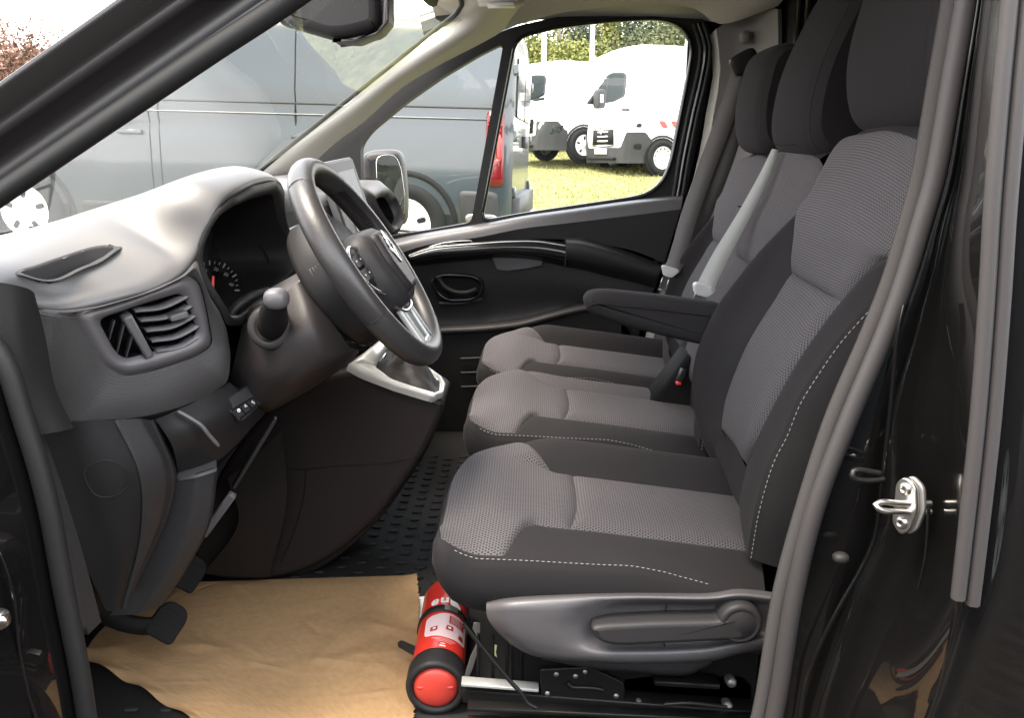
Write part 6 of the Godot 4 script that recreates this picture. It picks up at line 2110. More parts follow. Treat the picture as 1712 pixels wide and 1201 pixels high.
	for k in 2:
		st = st_new()
		bx_between(st, Vector3(-0.0827, 0.6657, 0.625) + Vector3(0, -0.018 * k, 0.01 * k), Vector3(0.3717, 0.6484, 0.625) + Vector3(0, -0.018 * k, 0.01 * k), Vector3(0, 0, 1), 0.02, 0.006)
		fin(st, "stand_flange", M.metal_black, b)
	st = st_new()
	slab(st, rpoly([Vector2(0.0227, 0.7116), Vector2(0.0962, 0.7166), Vector2(0.1474, 0.6908), Vector2(0.1507, 0.6724), Vector2(0.1467, 0.6579), Vector2(0.0258, 0.6636)], 0.006), 0.595, 0.603, 0.002)
	fin(st, "bracket", M.metal_black, b)
	st = st_new()
	tube(st, cr([Vector3(0.0636, 0.6921, 0.606), Vector3(0.0708, 0.685, 0.606), Vector3(0.0876, 0.6842, 0.606), Vector3(0.1098, 0.6825, 0.606), Vector3(0.117, 0.6795, 0.606)], 12), 0.0035, 8)
	fin(st, "bracket_rib", M.metal_black, b)
	for q in [[932, 1128], [968, 1132], [985, 1126], [905, 1160], [1038, 1166]]:
		pass
	for p in [Vector3(0.0475, 0.7046, 0.604), Vector3(0.0759, 0.7019, 0.604), Vector3(0.0899, 0.7092, 0.604), Vector3(0.0346, 0.6718, 0.604), Vector3(0.137, 0.669, 0.604)]:
		st = st_new()
		lathe(st, [Vector2(0.0, 0.002), Vector2(0.003, 0.002), Vector2(0.004, 0.0)], 12, axis_y(p, Vector3(0, 0, 1)))
		fin(st, "rivet", M.metal_grey, b)
	st = st_new()
	slab(st, rpoly([Vector2(0.1529, 0.6672), Vector2(0.2059, 0.6752), Vector2(0.3342, 0.6747), Vector2(0.3558, 0.6538), Vector2(0.359, 0.6111), Vector2(0.1714, 0.6129), Vector2(0.1523, 0.6299)], 0.006), 0.548, 0.56, 0.002)
	fin(st, "bracket", M.metal_black, b)
	st = st_new()
	bx_between(st, Vector3(0.1942, 0.6867, 0.585), Vector3(0.2914, 0.6817, 0.585), Vector3(0, 0, 1), 0.03, 0.008)
	fin(st, "slide_bar", M.metal_black, b)
	for p in [Vector3(0.171, 0.653, 0.6), Vector3(0.3067, 0.6928, 0.6), Vector3(0.3032, 0.6517, 0.6)]:
		st = st_new()
		lathe(st, [Vector2(0.0, 0.008), Vector2(0.006, 0.007), Vector2(0.008, 0.003), Vector2(0.008, -0.01)], 14, axis_y(p, Vector3(0, 0.3, 1)))
		fin(st, "bolt", M.metal_grey, b)
	# slanting release rod
	st = st_new()
	tube(st, cr([Vector3(-0.0831, 0.8223, 0.66), Vector3(-0.0636, 0.7936, 0.66), Vector3(-0.0388, 0.7588, 0.66), Vector3(-0.0154, 0.7274, 0.66), Vector3(-0.0036, 0.713, 0.66), Vector3(0.005, 0.6975, 0.66), Vector3(0.0169, 0.6898, 0.66)], 24), 0.0032, 8)
	fin(st, "release_rod", M.metal_black, b)
	st = st_new()
	tube(st, cr([Vector3(0.1985, 0.6943, 0.655), Vector3(0.2322, 0.6967, 0.655), Vector3(0.2662, 0.6932, 0.655), Vector3(0.2875, 0.6906, 0.655)], 12), 0.003, 8)
	fin(st, "release_rod", M.metal_black, b)
	# plates and labels in the dark below the cushion
	st = st_new()
	slab(st, [Vector2(-0.0776, 0.7548), Vector2(-0.0676, 0.7549), Vector2(-0.0689, 0.7154), Vector2(-0.0805, 0.6731), Vector2(-0.0901, 0.6494), Vector2(-0.0939, 0.6494), Vector2(-0.0937, 0.6601), Vector2(-0.0839, 0.6942), Vector2(-0.0744, 0.7175), Vector2(-0.0742, 0.7341), Vector2(-0.0796, 0.7444)], 0.547, 0.550, 0.0008)
	fin(st, "pressed_strip", M.metal_grey, b)
	st = st_new()
	slab(st, [Vector2(-0.0467, 0.7167), Vector2(-0.0421, 0.7157), Vector2(-0.044, 0.7031), Vector2(-0.0421, 0.6947), Vector2(-0.0468, 0.6989), Vector2(-0.0504, 0.7052)], 0.548, 0.550, 0.0005)
	fin(st, "paper_tag", M.yellow_tag, b)
	st = st_new()
	bx(st, Vector3(0.17, 0.70, 0.42), Vector3(0.38, 0.18, 0.28), 0.01)
	fin(st, "seat_stand", M.matt_black, b)
	st = st_new()
	bx(st, Vector3(0.15, 0.72, -0.22), Vector3(0.44, 0.24, 0.80), 0.01)
	fin(st, "bench_stand", M.plastic_dark, b)
	for k in 4:
		st = st_new()
		tube(st, PackedVector3Array([Vector3(-0.0699, 0.7427, 0.56) + Vector3(0.022 * k, 0, 0), Vector3(-0.0707, 0.6591, 0.56) + Vector3(0.022 * k, 0, 0)]), 0.003, 6)
		fin(st, "stand_rib", M.metal_black, b)

func belts(van: Node3D) -> void:
	var flat := [Vector2(-1, -0.03), Vector2(1, -0.03), Vector2(1, 0.03), Vector2(-1, 0.03)]
	# middle place: pale webbing from the shoulder slot to the tongue parked at the hip
	var b := piece("seat_belt", van, "pale grey seat belt slanting over the middle backrest")
	var st := st_new()
	var path := cr([Vector3(0.4894, 1.4614, 0), Vector3(0.4712, 1.418, 0.01), Vector3(0.4324, 1.3335, 0.015), Vector3(0.3892, 1.2477, 0.015), Vector3(0.366, 1.1897, 0.01)], 24)
	var widths := PackedFloat32Array()
	for k in 24:
		widths.append(lerpf(0.007, 0.0195, pow(k / 23.0, 0.8)))
	sweep(st, path, flat.map(func(p): return p), Vector3(-0.55, 0.25, 0.80), widths)
	fin(st, "webbing", M.webbing_grey, b)
	st = st_new()
	xf = Transform3D(Basis(Vector3(0.93, -0.30, -0.2).normalized(), Vector3(0.25, 0.93, 0.1).normalized(), Vector3(-0.3, 0.1, 0.95)).orthonormalized(), Vector3(0.3595, 1.1817, 0.014))
	slab(st, rpoly([Vector2(-0.026, 0.008), Vector2(-0.020, 0.015), Vector2(0.020, 0.015), Vector2(0.026, 0.008), Vector2(0.014, -0.010), Vector2(-0.014, -0.010)], 0.008), -0.006, 0.006, 0.003)
	fin(st, "tongue_grip", M.buckle_white, b)
	st = st_new()
	xf = Transform3D(Basis(Vector3(0.93, -0.30, -0.2).normalized(), Vector3(0.25, 0.93, 0.1).normalized(), Vector3(-0.3, 0.1, 0.95)).orthonormalized(), Vector3(0.3544, 1.1644, 0.014))
	slab(st, rpoly([Vector2(-0.014, 0.012), Vector2(0.014, 0.012), Vector2(0.014, -0.012), Vector2(-0.014, -0.012)], 0.003), -0.0015, 0.0015, 0.0008)
	fin(st, "tongue", M.chrome, b)
	# far place: dark webbing down the door post
	var f := piece("seat_belt", van, "dark seat belt hanging from the far door post")
	st = st_new()
	path = cr([Vector3(0.579, 1.6911, -0.64), Vector3(0.5519, 1.591, -0.645), Vector3(0.5179, 1.4818, -0.65), Vector3(0.4874, 1.3873, -0.65), Vector3(0.4511, 1.2824, -0.63), Vector3(0.4144, 1.1603, -0.595), Vector3(0.402, 1.1417, -0.585)], 26)
	widths = PackedFloat32Array()
	for k in 26:
		widths.append(lerpf(0.026, 0.024, k / 25.0))
	sweep(st, path, flat.map(func(p): return p), Vector3(-0.55, -0.1, 0.85), widths)
	fin(st, "webbing", M.webbing_dark, f)
	st = st_new()
	sweep(st, cr([Vector3(0.5908, 1.6845, -0.635), Vector3(0.5774, 1.5753, -0.64), Vector3(0.5498, 1.45, -0.645), Vector3(0.5124, 1.3372, -0.645), Vector3(0.4714, 1.2381, -0.645), Vector3(0.4277, 1.1403, -0.645)], 20), flat.map(func(p): return p * 0.022), Vector3(-0.3, -0.1, 0.95))
	fin(st, "webbing", M.webbing_dark, f)
	st = st_new()
	blob(st, Vector3(0.5764, 1.69, -0.63), Vector3(0.075, 0.055, 0.03), 0.5, Basis(Vector3(0, 0, 1), 0.5))
	fin(st, "upper_guide", M.plastic_dark, f)
	st = st_new()
	xf = Transform3D(Basis(Vector3(0.95, -0.28, 0).normalized(), Vector3(0.28, 0.95, 0).normalized(), Vector3(0, 0, 1)), Vector3(0.3948, 1.1358, -0.58))
	slab(st, rpoly([Vector2(-0.026, 0.010), Vector2(-0.022, 0.016), Vector2(0.022, 0.016), Vector2(0.026, 0.010), Vector2(0.012, -0.012), Vector2(-0.012, -0.012)], 0.006), -0.006, 0.006, 0.003)
	fin(st, "tongue_grip", M.buckle_white, f)
	for s in [-1.0, 1.0]:
		st = st_new()
		xf = Transform3D(Basis(Vector3(0.95, -0.28, 0).normalized(), Vector3(0.28, 0.95, 0).normalized(), Vector3(0, 0, 1)), Vector3(0.3832, 1.1024, -0.58))
		bx(st, Vector3(0.009 * s, 0, 0), Vector3(0.004, 0.034, 0.002), 0.0008)
		fin(st, "tongue", M.chrome, f)
	st = st_new()
	xf = Transform3D(Basis(Vector3(0.95, -0.28, 0).normalized(), Vector3(0.28, 0.95, 0).normalized(), Vector3(0, 0, 1)), Vector3(0.3832, 1.1024, -0.58))
	bx(st, Vector3(0, -0.017, 0), Vector3(0.022, 0.004, 0.002), 0.0008)
	fin(st, "tongue", M.chrome, f)

# ---------------------------------------------------------------- near door opening
func near_pillar(van: Node3D) -> void:
	var p := piece("door_seal", van, "thick grey rubber door seal running round the near door opening")
	# seal: cloth lip with stitched edge and a round rubber bulb beside it
	var bulb := cr([Vector3(0.2906, 0.7101, 0.8), Vector3(0.303, 0.7868, 0.8), Vector3(0.3138, 0.9575, 0.8), Vector3(0.3277, 1.063, 0.8), Vector3(0.3545, 1.1698, 0.8), Vector3(0.3825, 1.264, 0.8), Vector3(0.3966, 1.322, 0.8), Vector3(0.4076, 1.3842, 0.8), Vector3(0.4145, 1.4264, 0.8), Vector3(0.4197, 1.5246, 0.8), Vector3(0.4229, 1.5959, 0.8), Vector3(0.423, 1.6539, 0.8)], 60)
	var st := st_new()
	var rp := []
	for k in 14:
		rp.append(Vector2(cos(TAU * k / 14) * 0.0110, sin(TAU * k / 14) * 0.0100))
	sweep(st, bulb, rp, Vector3(0, 0, 1))
	fin(st, "rear_bulb", M.rubber, p)
	var lipc := cr([Vector3(0.2716, 0.7054, 0.795), Vector3(0.2866, 0.7827, 0.795), Vector3(0.2996, 0.9545, 0.795), Vector3(0.3168, 1.0606, 0.795), Vector3(0.3395, 1.168, 0.795), Vector3(0.3688, 1.2629, 0.795), Vector3(0.3851, 1.3212, 0.795), Vector3(0.3965, 1.3838, 0.795), Vector3(0.403, 1.4262, 0.795), Vector3(0.4086, 1.525, 0.795), Vector3(0.4122, 1.5968, 0.795), Vector3(0.4119, 1.6551, 0.795)], 60)
	st = st_new()
	sweep(st, lipc, [Vector2(-0.0085, -0.004), Vector2(0.0085, -0.006), Vector2(0.0085, 0.003), Vector2(0.0, 0.006), Vector2(-0.0085, 0.003)], Vector3(0, 0, 1))
	fin(st, "rear_lip", M.felt_strip, p)
	st = st_new()
	for k in 150:
		var a := lipc[0].lerp(lipc[0], 0)
	var ev := even(lipc, 150)
	for k in 149:
		var t := (ev[k + 1] - ev[k]).normalized()
		var side := t.cross(Vector3(0, 0, 1)).normalized()
		var q := ev[k] + side * 0.007 + Vector3(0, 0, 0.0042)
		tube(st, PackedVector3Array([q, q + t * 0.0022]), 0.0010, 5)
	fin(st, "lip_stitching", M.rubber_dark, p).set_meta("kind", "stuff")
	# the seal on the windscreen post, running down to the sill
	var ap := cr([Vector3(-0.1035, 1.682, 0.8), Vector3(-0.1625, 1.6432, 0.8), Vector3(-0.2323, 1.5979, 0.8), Vector3(-0.3101, 1.5528, 0.8), Vector3(-0.3873, 1.5069, 0.8), Vector3(-0.467, 1.4595, 0.8), Vector3(-0.5493, 1.41, 0.8), Vector3(-0.6272, 1.3627, 0.8), Vector3(-0.665, 1.3321, 0.8), Vector3(-0.6645, 1.2997, 0.8), Vector3(-0.632, 1.2801, 0.8), Vector3(-0.5925, 1.2603, 0.8), Vector3(-0.5736, 1.2335, 0.8), Vector3(-0.5607, 1.1645, 0.8), Vector3(-0.5483, 1.0709, 0.8), Vector3(-0.5439, 0.941, 0.8), Vector3(-0.5399, 0.8355, 0.8), Vector3(-0.5399, 0.7504, 0.8)], 90)
	st = st_new()
	rp = []
	for k in 14:
		rp.append(Vector2(cos(TAU * k / 14) * 0.0115, sin(TAU * k / 14) * 0.0115))
	sweep(st, ap, rp, Vector3(0, 0, 1))
	fin(st, "front_bulb", M.rubber_dark, p)
	# windscreen post: painted steps, from the seal out to the glass
	var dir := Vector3(0.856, 0.516, 0).normalized()
	var nn := Vector3(-0.516, 0.856, 0)
	var o := Vector3(-0.3873, 1.5069, 0.8)
	var prof := [[0.010, 0.790], [0.020, 0.776], [0.040, 0.778], [0.0445, 0.798], [0.049, 0.806], [0.054, 0.802], [0.058, 0.806], [0.072, 0.822], [0.0775, 0.824], [0.081, 0.816], [0.083, 0.80], [0.086, 0.79], [0.090, 0.788], [0.093, 0.775], [0.090, 0.74], [0.05, 0.72], [0.012, 0.75]]
	var rows := []
	for q in prof:
		var r := PackedVector3Array()
		for k in 24:
			var s := -0.75 + 1.5 * k / 23.0
			r.append(o + dir * s + nn * q[0] + Vector3(0, -0.05 * s * s, 0) * 0.0 + Vector3(0, 0, q[1] - 0.80))
		rows.append(r)
	st = st_new()
	grid(st, rows, false, true)
	fin(st, "windscreen_post", M.paint_sky_sheen, van)
	# front jamb: dark body panel ahead of the door opening
	st = st_new()
	sheet(st, skin_rows([[Vector3(-0.6978, 1.3371, 0.79), Vector3(-0.6615, 1.2847, 0.79), Vector3(-0.5861, 1.2581, 0.79), Vector3(-0.5707, 1.1612, 0.79), Vector3(-0.558, 1.0589, 0.79), Vector3(-0.5539, 0.935, 0.79), Vector3(-0.55, 0.8282, 0.79), Vector3(-0.5504, 0.7333, 0.79)], [Vector3(-0.6841, 1.3423, 0.83), Vector3(-0.6585, 1.2795, 0.83), Vector3(-0.5929, 1.254, 0.83), Vector3(-0.5823, 1.1608, 0.83), Vector3(-0.5711, 1.0624, 0.83), Vector3(-0.565, 0.9432, 0.83), Vector3(-0.5564, 0.8568, 0.83), Vector3(-0.5546, 0.7662, 0.83)], [Vector3(-0.6658, 1.3514, 0.9), Vector3(-0.6571, 1.2821, 0.9), Vector3(-0.6171, 1.2465, 0.9), Vector3(-0.6094, 1.1597, 0.9), Vector3(-0.5949, 1.0683, 0.9), Vector3(-0.5873, 0.9645, 0.9), Vector3(-0.5785, 0.8992, 0.9), Vector3(-0.5773, 0.8236, 0.9)]], 24, 10), 0.006, Vector3(-0.5, 0, -1))
	fin(st, "front_jamb", M.paint_black, van)
	st = st_new()
	tube(st, cr([Vector3(-0.5976, 1.1039, 0.86), Vector3(-0.5704, 1.0306, 0.86), Vector3(-0.5631, 0.9837, 0.86), Vector3(-0.5666, 0.9165, 0.86), Vector3(-0.5658, 0.8625, 0.86), Vector3(-0.5596, 0.8151, 0.86)], 20), 0.0022, 6)
	fin(st, "jamb_edge", M.paint_black, van)
	var hg := piece("door_hinge", van)
	st = st_new()
	blob(st, Vector3(-0.5763, 0.962, 0.88), Vector3(0.035, 0.022, 0.02), 0.6)
	fin(st, "hinge_arm", M.steel, hg)
	st = st_new()
	lathe(st, [Vector2(0, 0.006), Vector2(0.005, 0.006), Vector2(0.006, 0.003), Vector2(0.006, -0.006), Vector2(0, -0.006)], 12, axis_y(Vector3(-0.5609, 0.9646, 0.885), Vector3(0.3, 0.2, 1)))
	fin(st, "hinge_bolt", M.steel, hg)
	# sill tread at the lower left
	st = st_new()
	bx(st, Vector3(-0.2, 0.585, 0.74), Vector3(1.5, 0.03, 0.20), 0.01)
	fin(st, "sill_tread", M.mat_rubber, van)
	# lock pillar behind the seal
	var lp := piece("lock_pillar", van, "glossy black lock pillar with striker at the rear of the door opening")
	var c0 := [Vector3(0.3066, 0.7322, 0.795), Vector3(0.3121, 0.8008, 0.795), Vector3(0.324, 0.9547, 0.795), Vector3(0.3384, 1.0608, 0.795), Vector3(0.3645, 1.1682, 0.795), Vector3(0.393, 1.2629, 0.795), Vector3(0.4083, 1.3213, 0.795), Vector3(0.4199, 1.3838, 0.795), Vector3(0.4267, 1.4262, 0.795), Vector3(0.4322, 1.525, 0.795), Vector3(0.4347, 1.5967, 0.795), Vector3(0.4355, 1.6602, 0.795)]
	var c1 := [Vector3(0.334, 0.7369, 0.8), Vector3(0.339, 0.805, 0.8), Vector3(0.3635, 0.958, 0.8), Vector3(0.38, 1.0634, 0.8), Vector3(0.3884, 1.17, 0.8), Vector3(0.4066, 1.2641, 0.8), Vector3(0.4184, 1.322, 0.8), Vector3(0.426, 1.3842, 0.8), Vector3(0.4327, 1.4264, 0.8), Vector3(0.4356, 1.5246, 0.8), Vector3(0.4373, 1.5959, 0.8), Vector3(0.4369, 1.659, 0.8)]
	var c2 := [Vector3(0.349, 0.7286, 0.79), Vector3(0.3539, 0.7975, 0.79), Vector3(0.3825, 0.9446, 0.79), Vector3(0.4114, 1.0368, 0.79), Vector3(0.4061, 1.1668, 0.79), Vector3(0.421, 1.262, 0.79), Vector3(0.4296, 1.3206, 0.79), Vector3(0.436, 1.3834, 0.79), Vector3(0.442, 1.4261, 0.79), Vector3(0.4437, 1.5254, 0.79), Vector3(0.4448, 1.5976, 0.79), Vector3(0.4437, 1.6614, 0.79)]
	var c3 := [Vector3(0.3854, 0.7756, 0.845), Vector3(0.3923, 0.8401, 0.845), Vector3(0.4169, 0.9775, 0.845), Vector3(0.4291, 1.0636, 0.845), Vector3(0.4183, 1.1851, 0.845), Vector3(0.418, 1.2741, 0.845), Vector3(0.4169, 1.3289, 0.845), Vector3(0.4173, 1.3877, 0.845), Vector3(0.4195, 1.4276, 0.845), Vector3(0.4181, 1.5206, 0.845), Vector3(0.4174, 1.5881, 0.845), Vector3(0.4159, 1.6479, 0.845)]
	var c4 := [Vector3(0.4119, 0.8394, 0.92), Vector3(0.4233, 0.8978, 0.92), Vector3(0.4283, 1.0087, 0.92), Vector3(0.4243, 1.0999, 0.92), Vector3(0.4162, 1.21, 0.92), Vector3(0.4117, 1.2906, 0.92), Vector3(0.409, 1.3402, 0.92), Vector3(0.4057, 1.3935, 0.92), Vector3(0.4037, 1.4297, 0.92), Vector3(0.3977, 1.514, 0.92), Vector3(0.3938, 1.5752, 0.92), Vector3(0.3897, 1.6294, 0.92)]
	st = st_new()
	sheet(st, skin_rows([c0, c1, c2, c3, c4], 50, 30, true, true), 0.006, Vector3(1, 0, -0.3))
	fin(st, "jamb_panel", M.paint_black, lp)
	var c5 := [Vector3(0.4098, 0.8562, 0.94), Vector3(0.4248, 0.9269, 0.94), Vector3(0.4383, 1.0013, 0.94), Vector3(0.4463, 1.0469, 0.94), Vector3(0.4447, 1.1281, 0.94), Vector3(0.4383, 1.2168, 0.94), Vector3(0.432, 1.2951, 0.94), Vector3(0.4284, 1.3433, 0.94), Vector3(0.4237, 1.3951, 0.94), Vector3(0.4208, 1.4303, 0.94), Vector3(0.4132, 1.5122, 0.94), Vector3(0.4078, 1.5717, 0.94), Vector3(0.4024, 1.6244, 0.94)]
	var c6 := shift(c5, Vector3(0.30, 0.0, -0.010))
	st = st_new()
	sheet(st, skin_rows([c4, shift(c5, Vector3(-0.012, 0, -0.004)), c5, shift(c5, Vector3(0.006, 0, -0.002)), c6], 50, 20), 0.006, Vector3(0.3, 0, -1))
	fin(st, "outer_edge", M.paint_black, lp)
	# pressed bead down the jamb
	st = st_new()
	tube(st, cr([Vector3(0.3254, 0.7621, 0.82), Vector3(0.3309, 0.8606, 0.82), Vector3(0.3572, 0.9468, 0.82), Vector3(0.3787, 0.9998, 0.82), Vector3(0.3894, 1.0366, 0.82), Vector3(0.3905, 1.0869, 0.82), Vector3(0.3902, 1.1358, 0.82), Vector3(0.3894, 1.21, 0.82), Vector3(0.3877, 1.2684, 0.82), Vector3(0.3914, 1.3001, 0.82)], 30), 0.0028, 7)
	fin(st, "jamb_bead", M.paint_black, lp)
	st = st_new()
	tube(st, cr([Vector3(0.4098, 1.0115, 0.885), Vector3(0.4127, 1.0425, 0.885), Vector3(0.4116, 1.0761, 0.885), Vector3(0.4095, 1.1026, 0.885)], 12), 0.0016, 6)
	fin(st, "jamb_bead", M.paint_black, lp)
	# two rubber strips of the sliding door at the outer edge
	for k in 2:
		st = st_new()
		var strip := cr(shift([Vector3(0.4165, 1.0367, 0.945), Vector3(0.4142, 1.1119, 0.945), Vector3(0.41, 1.2183, 0.945), Vector3(0.4024, 1.3282, 0.945), Vector3(0.395, 1.4155, 0.945), Vector3(0.389, 1.5118, 0.945), Vector3(0.386, 1.5709, 0.945), Vector3(0.3819, 1.6232, 0.945)], Vector3(0.0145 * k, -0.006 * k, 0.001)), 40)
		sweep(st, strip, [Vector2(-0.0062, -0.004), Vector2(0.0062, -0.004), Vector2(0.0062, 0.002), Vector2(0.003, 0.006), Vector2(-0.003, 0.006), Vector2(-0.0062, 0.002)], Vector3(-0.3, 0, 1))
		fin(st, "sliding_door_seal", M.rubber, lp)
	st = st_new()
	tube(st, cr(shift([Vector3(0.4165, 1.0367, 0.945), Vector3(0.4142, 1.1119, 0.945), Vector3(0.41, 1.2183, 0.945), Vector3(0.4024, 1.3282, 0.945), Vector3(0.395, 1.4155, 0.945), Vector3(0.389, 1.5118, 0.945), Vector3(0.386, 1.5709, 0.945), Vector3(0.3819, 1.6232, 0.945)], Vector3(0.0072, -0.002, 0.0)), 40), 0.003, 6)
	fin(st, "seal_groove", M.matt_black, lp)
	# striker
	var sk := piece("door_striker", van, "bright steel door striker on the lock pillar")
	var so := Vector3(0.3964, 1.096, 0.865)
	var sx := Basis(Vector3(0.55, 0.05, 0.83).normalized(), Vector3(0.02, 1, -0.05).normalized(), Vector3(-0.83, 0.0, 0.55).normalized()).orthonormalized()
	st = st_new()
	xf = Transform3D(sx, so)
	slab(st, rpoly([Vector2(-0.012, 0.022), Vector2(-0.003, 0.032), Vector2(0.010, 0.024), Vector2(0.014, 0.0), Vector2(0.008, -0.024), Vector2(-0.001, -0.033), Vector2(-0.012, -0.022)], 0.006), -0.003, 0.003, 0.0015)
	fin(st, "plate", M.steel, sk)
	st = st_new()
	xf = Transform3D(sx, so)
	slab(st, rpoly([Vector2(-0.010, 0.022), Vector2(0.0, 0.033), Vector2(0.014, 0.024), Vector2(0.018, 0.0), Vector2(0.012, -0.024), Vector2(0.002, -0.033), Vector2(-0.008, -0.022)], 0.006), -0.009, -0.004, 0.0015)
	fin(st, "shim", M.metal_grey, sk)
	st = st_new()
	tube(st, cr([Vector3(0.4214, 1.0989, 0.865), Vector3(0.4044, 1.1001, 0.868), Vector3(0.384, 1.1018, 0.872), Vector3(0.3649, 1.1048, 0.876), Vector3(0.3588, 1.1023, 0.878), Vector3(0.3639, 1.098, 0.88), Vector3(0.3831, 1.0943, 0.876), Vector3(0.4056, 1.0907, 0.868), Vector3(0.4226, 1.0895, 0.865)], 30), 0.0033, 10)
	fin(st, "loop", M.steel, sk)
	for yy in [0.0185, -0.0185]:
		st = st_new()
		lathe(st, [Vector2(0.002, 0.002), Vector2(0.003, 0.0035), Vector2(0.0055, 0.003), Vector2(0.007, 0.0)], 16, axis_y(so + sx * Vector3(-0.001, yy, 0.003), sx.z))
		fin(st, "screw", M.steel, sk)
	st = st_new()
	var hx := cr([Vector3(0.3862, 1.1107, 0.83), Vector3(0.3642, 1.1113, 0.835), Vector3(0.3518, 1.1152, 0.838), Vector3(0.3487, 1.1206, 0.838), Vector3(0.353, 1.1233, 0.836), Vector3(0.3816, 1.1176, 0.83)], 20)
	tube(st, hx, 0.0035, 8)
	fin(st, "check_hook", M.metal_black, lp)
	st = st_new()
	blob(st, Vector3(0.352, 1.0148, 0.825), Vector3(0.018, 0.013, 0.016), 0.9)
	fin(st, "rubber_plug", M.rubber_dark, lp)

# ---------------------------------------------------------------- loose things in the cab
func loose_things() -> void:
	# brown paper foot mat, creased
	var st := st_new()
	var left := [Vector3(-0.6603, 0.606, 0.1743), Vector3(-0.6964, 0.606, 0.1938), Vector3(-0.743, 0.606, 0.251), Vector3(-0.7739, 0.606, 0.3381), Vector3(-0.7588, 0.606, 0.4313), Vector3(-0.6727, 0.606, 0.4893), Vector3(-0.5944, 0.606, 0.5383), Vector3(-0.5205, 0.606, 0.5866), Vector3(-0.4219, 0.606, 0.6605)]
	var right := [Vector3(-0.2232, 0.606, 0.1402), Vector3(-0.2139, 0.606, 0.1925), Vector3(-0.2029, 0.606, 0.2503), Vector3(-0.1959, 0.606, 0.3223), Vector3(-0.1827, 0.606, 0.3915), Vector3(-0.1795, 0.606, 0.4566), Vector3(-0.1752, 0.606, 0.5266), Vector3(-0.1695, 0.606, 0.5832), Vector3(-0.1614, 0.606, 0.656)]
	var n1 := FastNoiseLite.new()
	n1.seed = 21
	n1.frequency = 4.0
	n1.fractal_octaves = 3
	# sharp folds: each a straight crease of some length, direction and height
	var g := RandomNumberGenerator.new()
	g.seed = 77
	var folds := []
	for k in 46:
		var a := g.randf_range(-0.9, 0.9) + (PI / 2 if k % 5 == 0 else 0.0)
		folds.append([Vector2(g.randf_range(-0.78, -0.18), g.randf_range(0.12, 0.62)), Vector2(cos(a), sin(a)), g.randf_range(0.03, 0.16), g.randf_range(0.0015, 0.006) * (1.0 if g.randf() < 0.7 else -0.7), g.randf_range(0.008, 0.03)])
	var n2 := FastNoiseLite.new()
	n2.seed = 22
	n2.noise_type = FastNoiseLite.TYPE_CELLULAR
	n2.cellular_return_type = FastNoiseLite.RETURN_DISTANCE
	n2.frequency = 6.0
	n2.fractal_type = FastNoiseLite.FRACTAL_NONE
	var rows := skin_rows([left, right], 130, 130)
	var out := []
	for i in 130:
		var r := PackedVector3Array()
		for j in 130:
			var p: Vector3 = rows[i][j]
			var e := minf(minf(i, 129.0 - i), minf(j, 129.0 - j)) / 10.0
			var w := clampf(e, 0.05, 1.0)
			var hgt := 0.005 * (n1.get_noise_2d(p.x, p.z) + 0.6) + 0.001 * (n2.get_noise_2d(p.x, p.z) + 0.6)
			for f in folds:
				var d := Vector2(p.x, p.z) - (f[0] as Vector2)
				var along := absf(d.dot(f[1])) / (f[2] as float)
				var off := absf(d.cross(f[1])) / (f[4] as float)
				if along < 1.0 and off < 1.0:
					hgt += 0.62 * f[3] * (1.0 - off) * (1.0 - off * 0.4) * (1.0 - along * along)
			p.y += w * maxf(hgt, 0.0)
			if i > 121:
				p.x += 0.0022 * sin(j * 1.7) * sin(j * 0.43) + 0.001 * sin(j * 3.1)
				p.y += 0.008 * (0.5 + 0.5 * sin(j * 0.23)) * (i - 121) / 8.0
			if i < 8 and j > 50:
				p.y += 0.010 * (8 - i) / 8.0 * (0.5 + 0.5 * sin(j * 0.31))
			r.append(p)
		out.append(r)
	grid(st, out)
	meta3(fin(st, "paper_mat", M.kraft, self), "creased brown kraft paper mat covering the driver's footwell floor", "paper mat")
	st = st_new()
	var wp := [Vector3(-0.2368, 0.604, 0.2257), Vector3(-0.2159, 0.604, 0.2231), Vector3(-0.1952, 0.604, 0.2183), Vector3(-0.1833, 0.604, 0.2887), Vector3(-0.1769, 0.604, 0.3516), Vector3(-0.1795, 0.604, 0.4167), Vector3(-0.1873, 0.604, 0.4669), Vector3(-0.22, 0.604, 0.4512)]
	var wr := PackedVector3Array()
	for p in wp:
		wr.append(p)
	fan(st, wr)
	meta3(fin(st, "paper_sheet", M.white_paper, self), "white paper sheet under the edge of the brown paper, beside the fire extinguisher", "paper")
	extinguisher()
	# crumpled clear wrapping on the floor
	st = st_new()
	var n3 := FastNoiseLite.new()
	n3.seed = 33
	n3.frequency = 28.0
	n3.noise_type = FastNoiseLite.TYPE_CELLULAR
	n3.cellular_return_type = FastNoiseLite.RETURN_DISTANCE2_SUB
	var c := Vector3(-0.106, 0.94, 0.16)
	rows = []
	for i in 21:
		var la := -PI / 2 + PI * i / 20.0
		var r := PackedVector3Array()
		for j in 34:
			var lo := TAU * j / 34.0
			var d := Vector3(cos(la) * cos(lo), sin(la), cos(la) * sin(lo))
			var k := 0.75 + 0.5 * n3.get_noise_3dv(d * 0.06)
			r.append(c + d * k * Vector3(0.024, 0.034, 0.02) * 1.0)
		rows.append(r)
	sg = -1
	grid(st, rows, true)
	meta3(fin(st, "plastic_wrapping", M.wrapping, self), "small crumpled clear plastic wrapping on the floor before the middle seat", "wrapping")

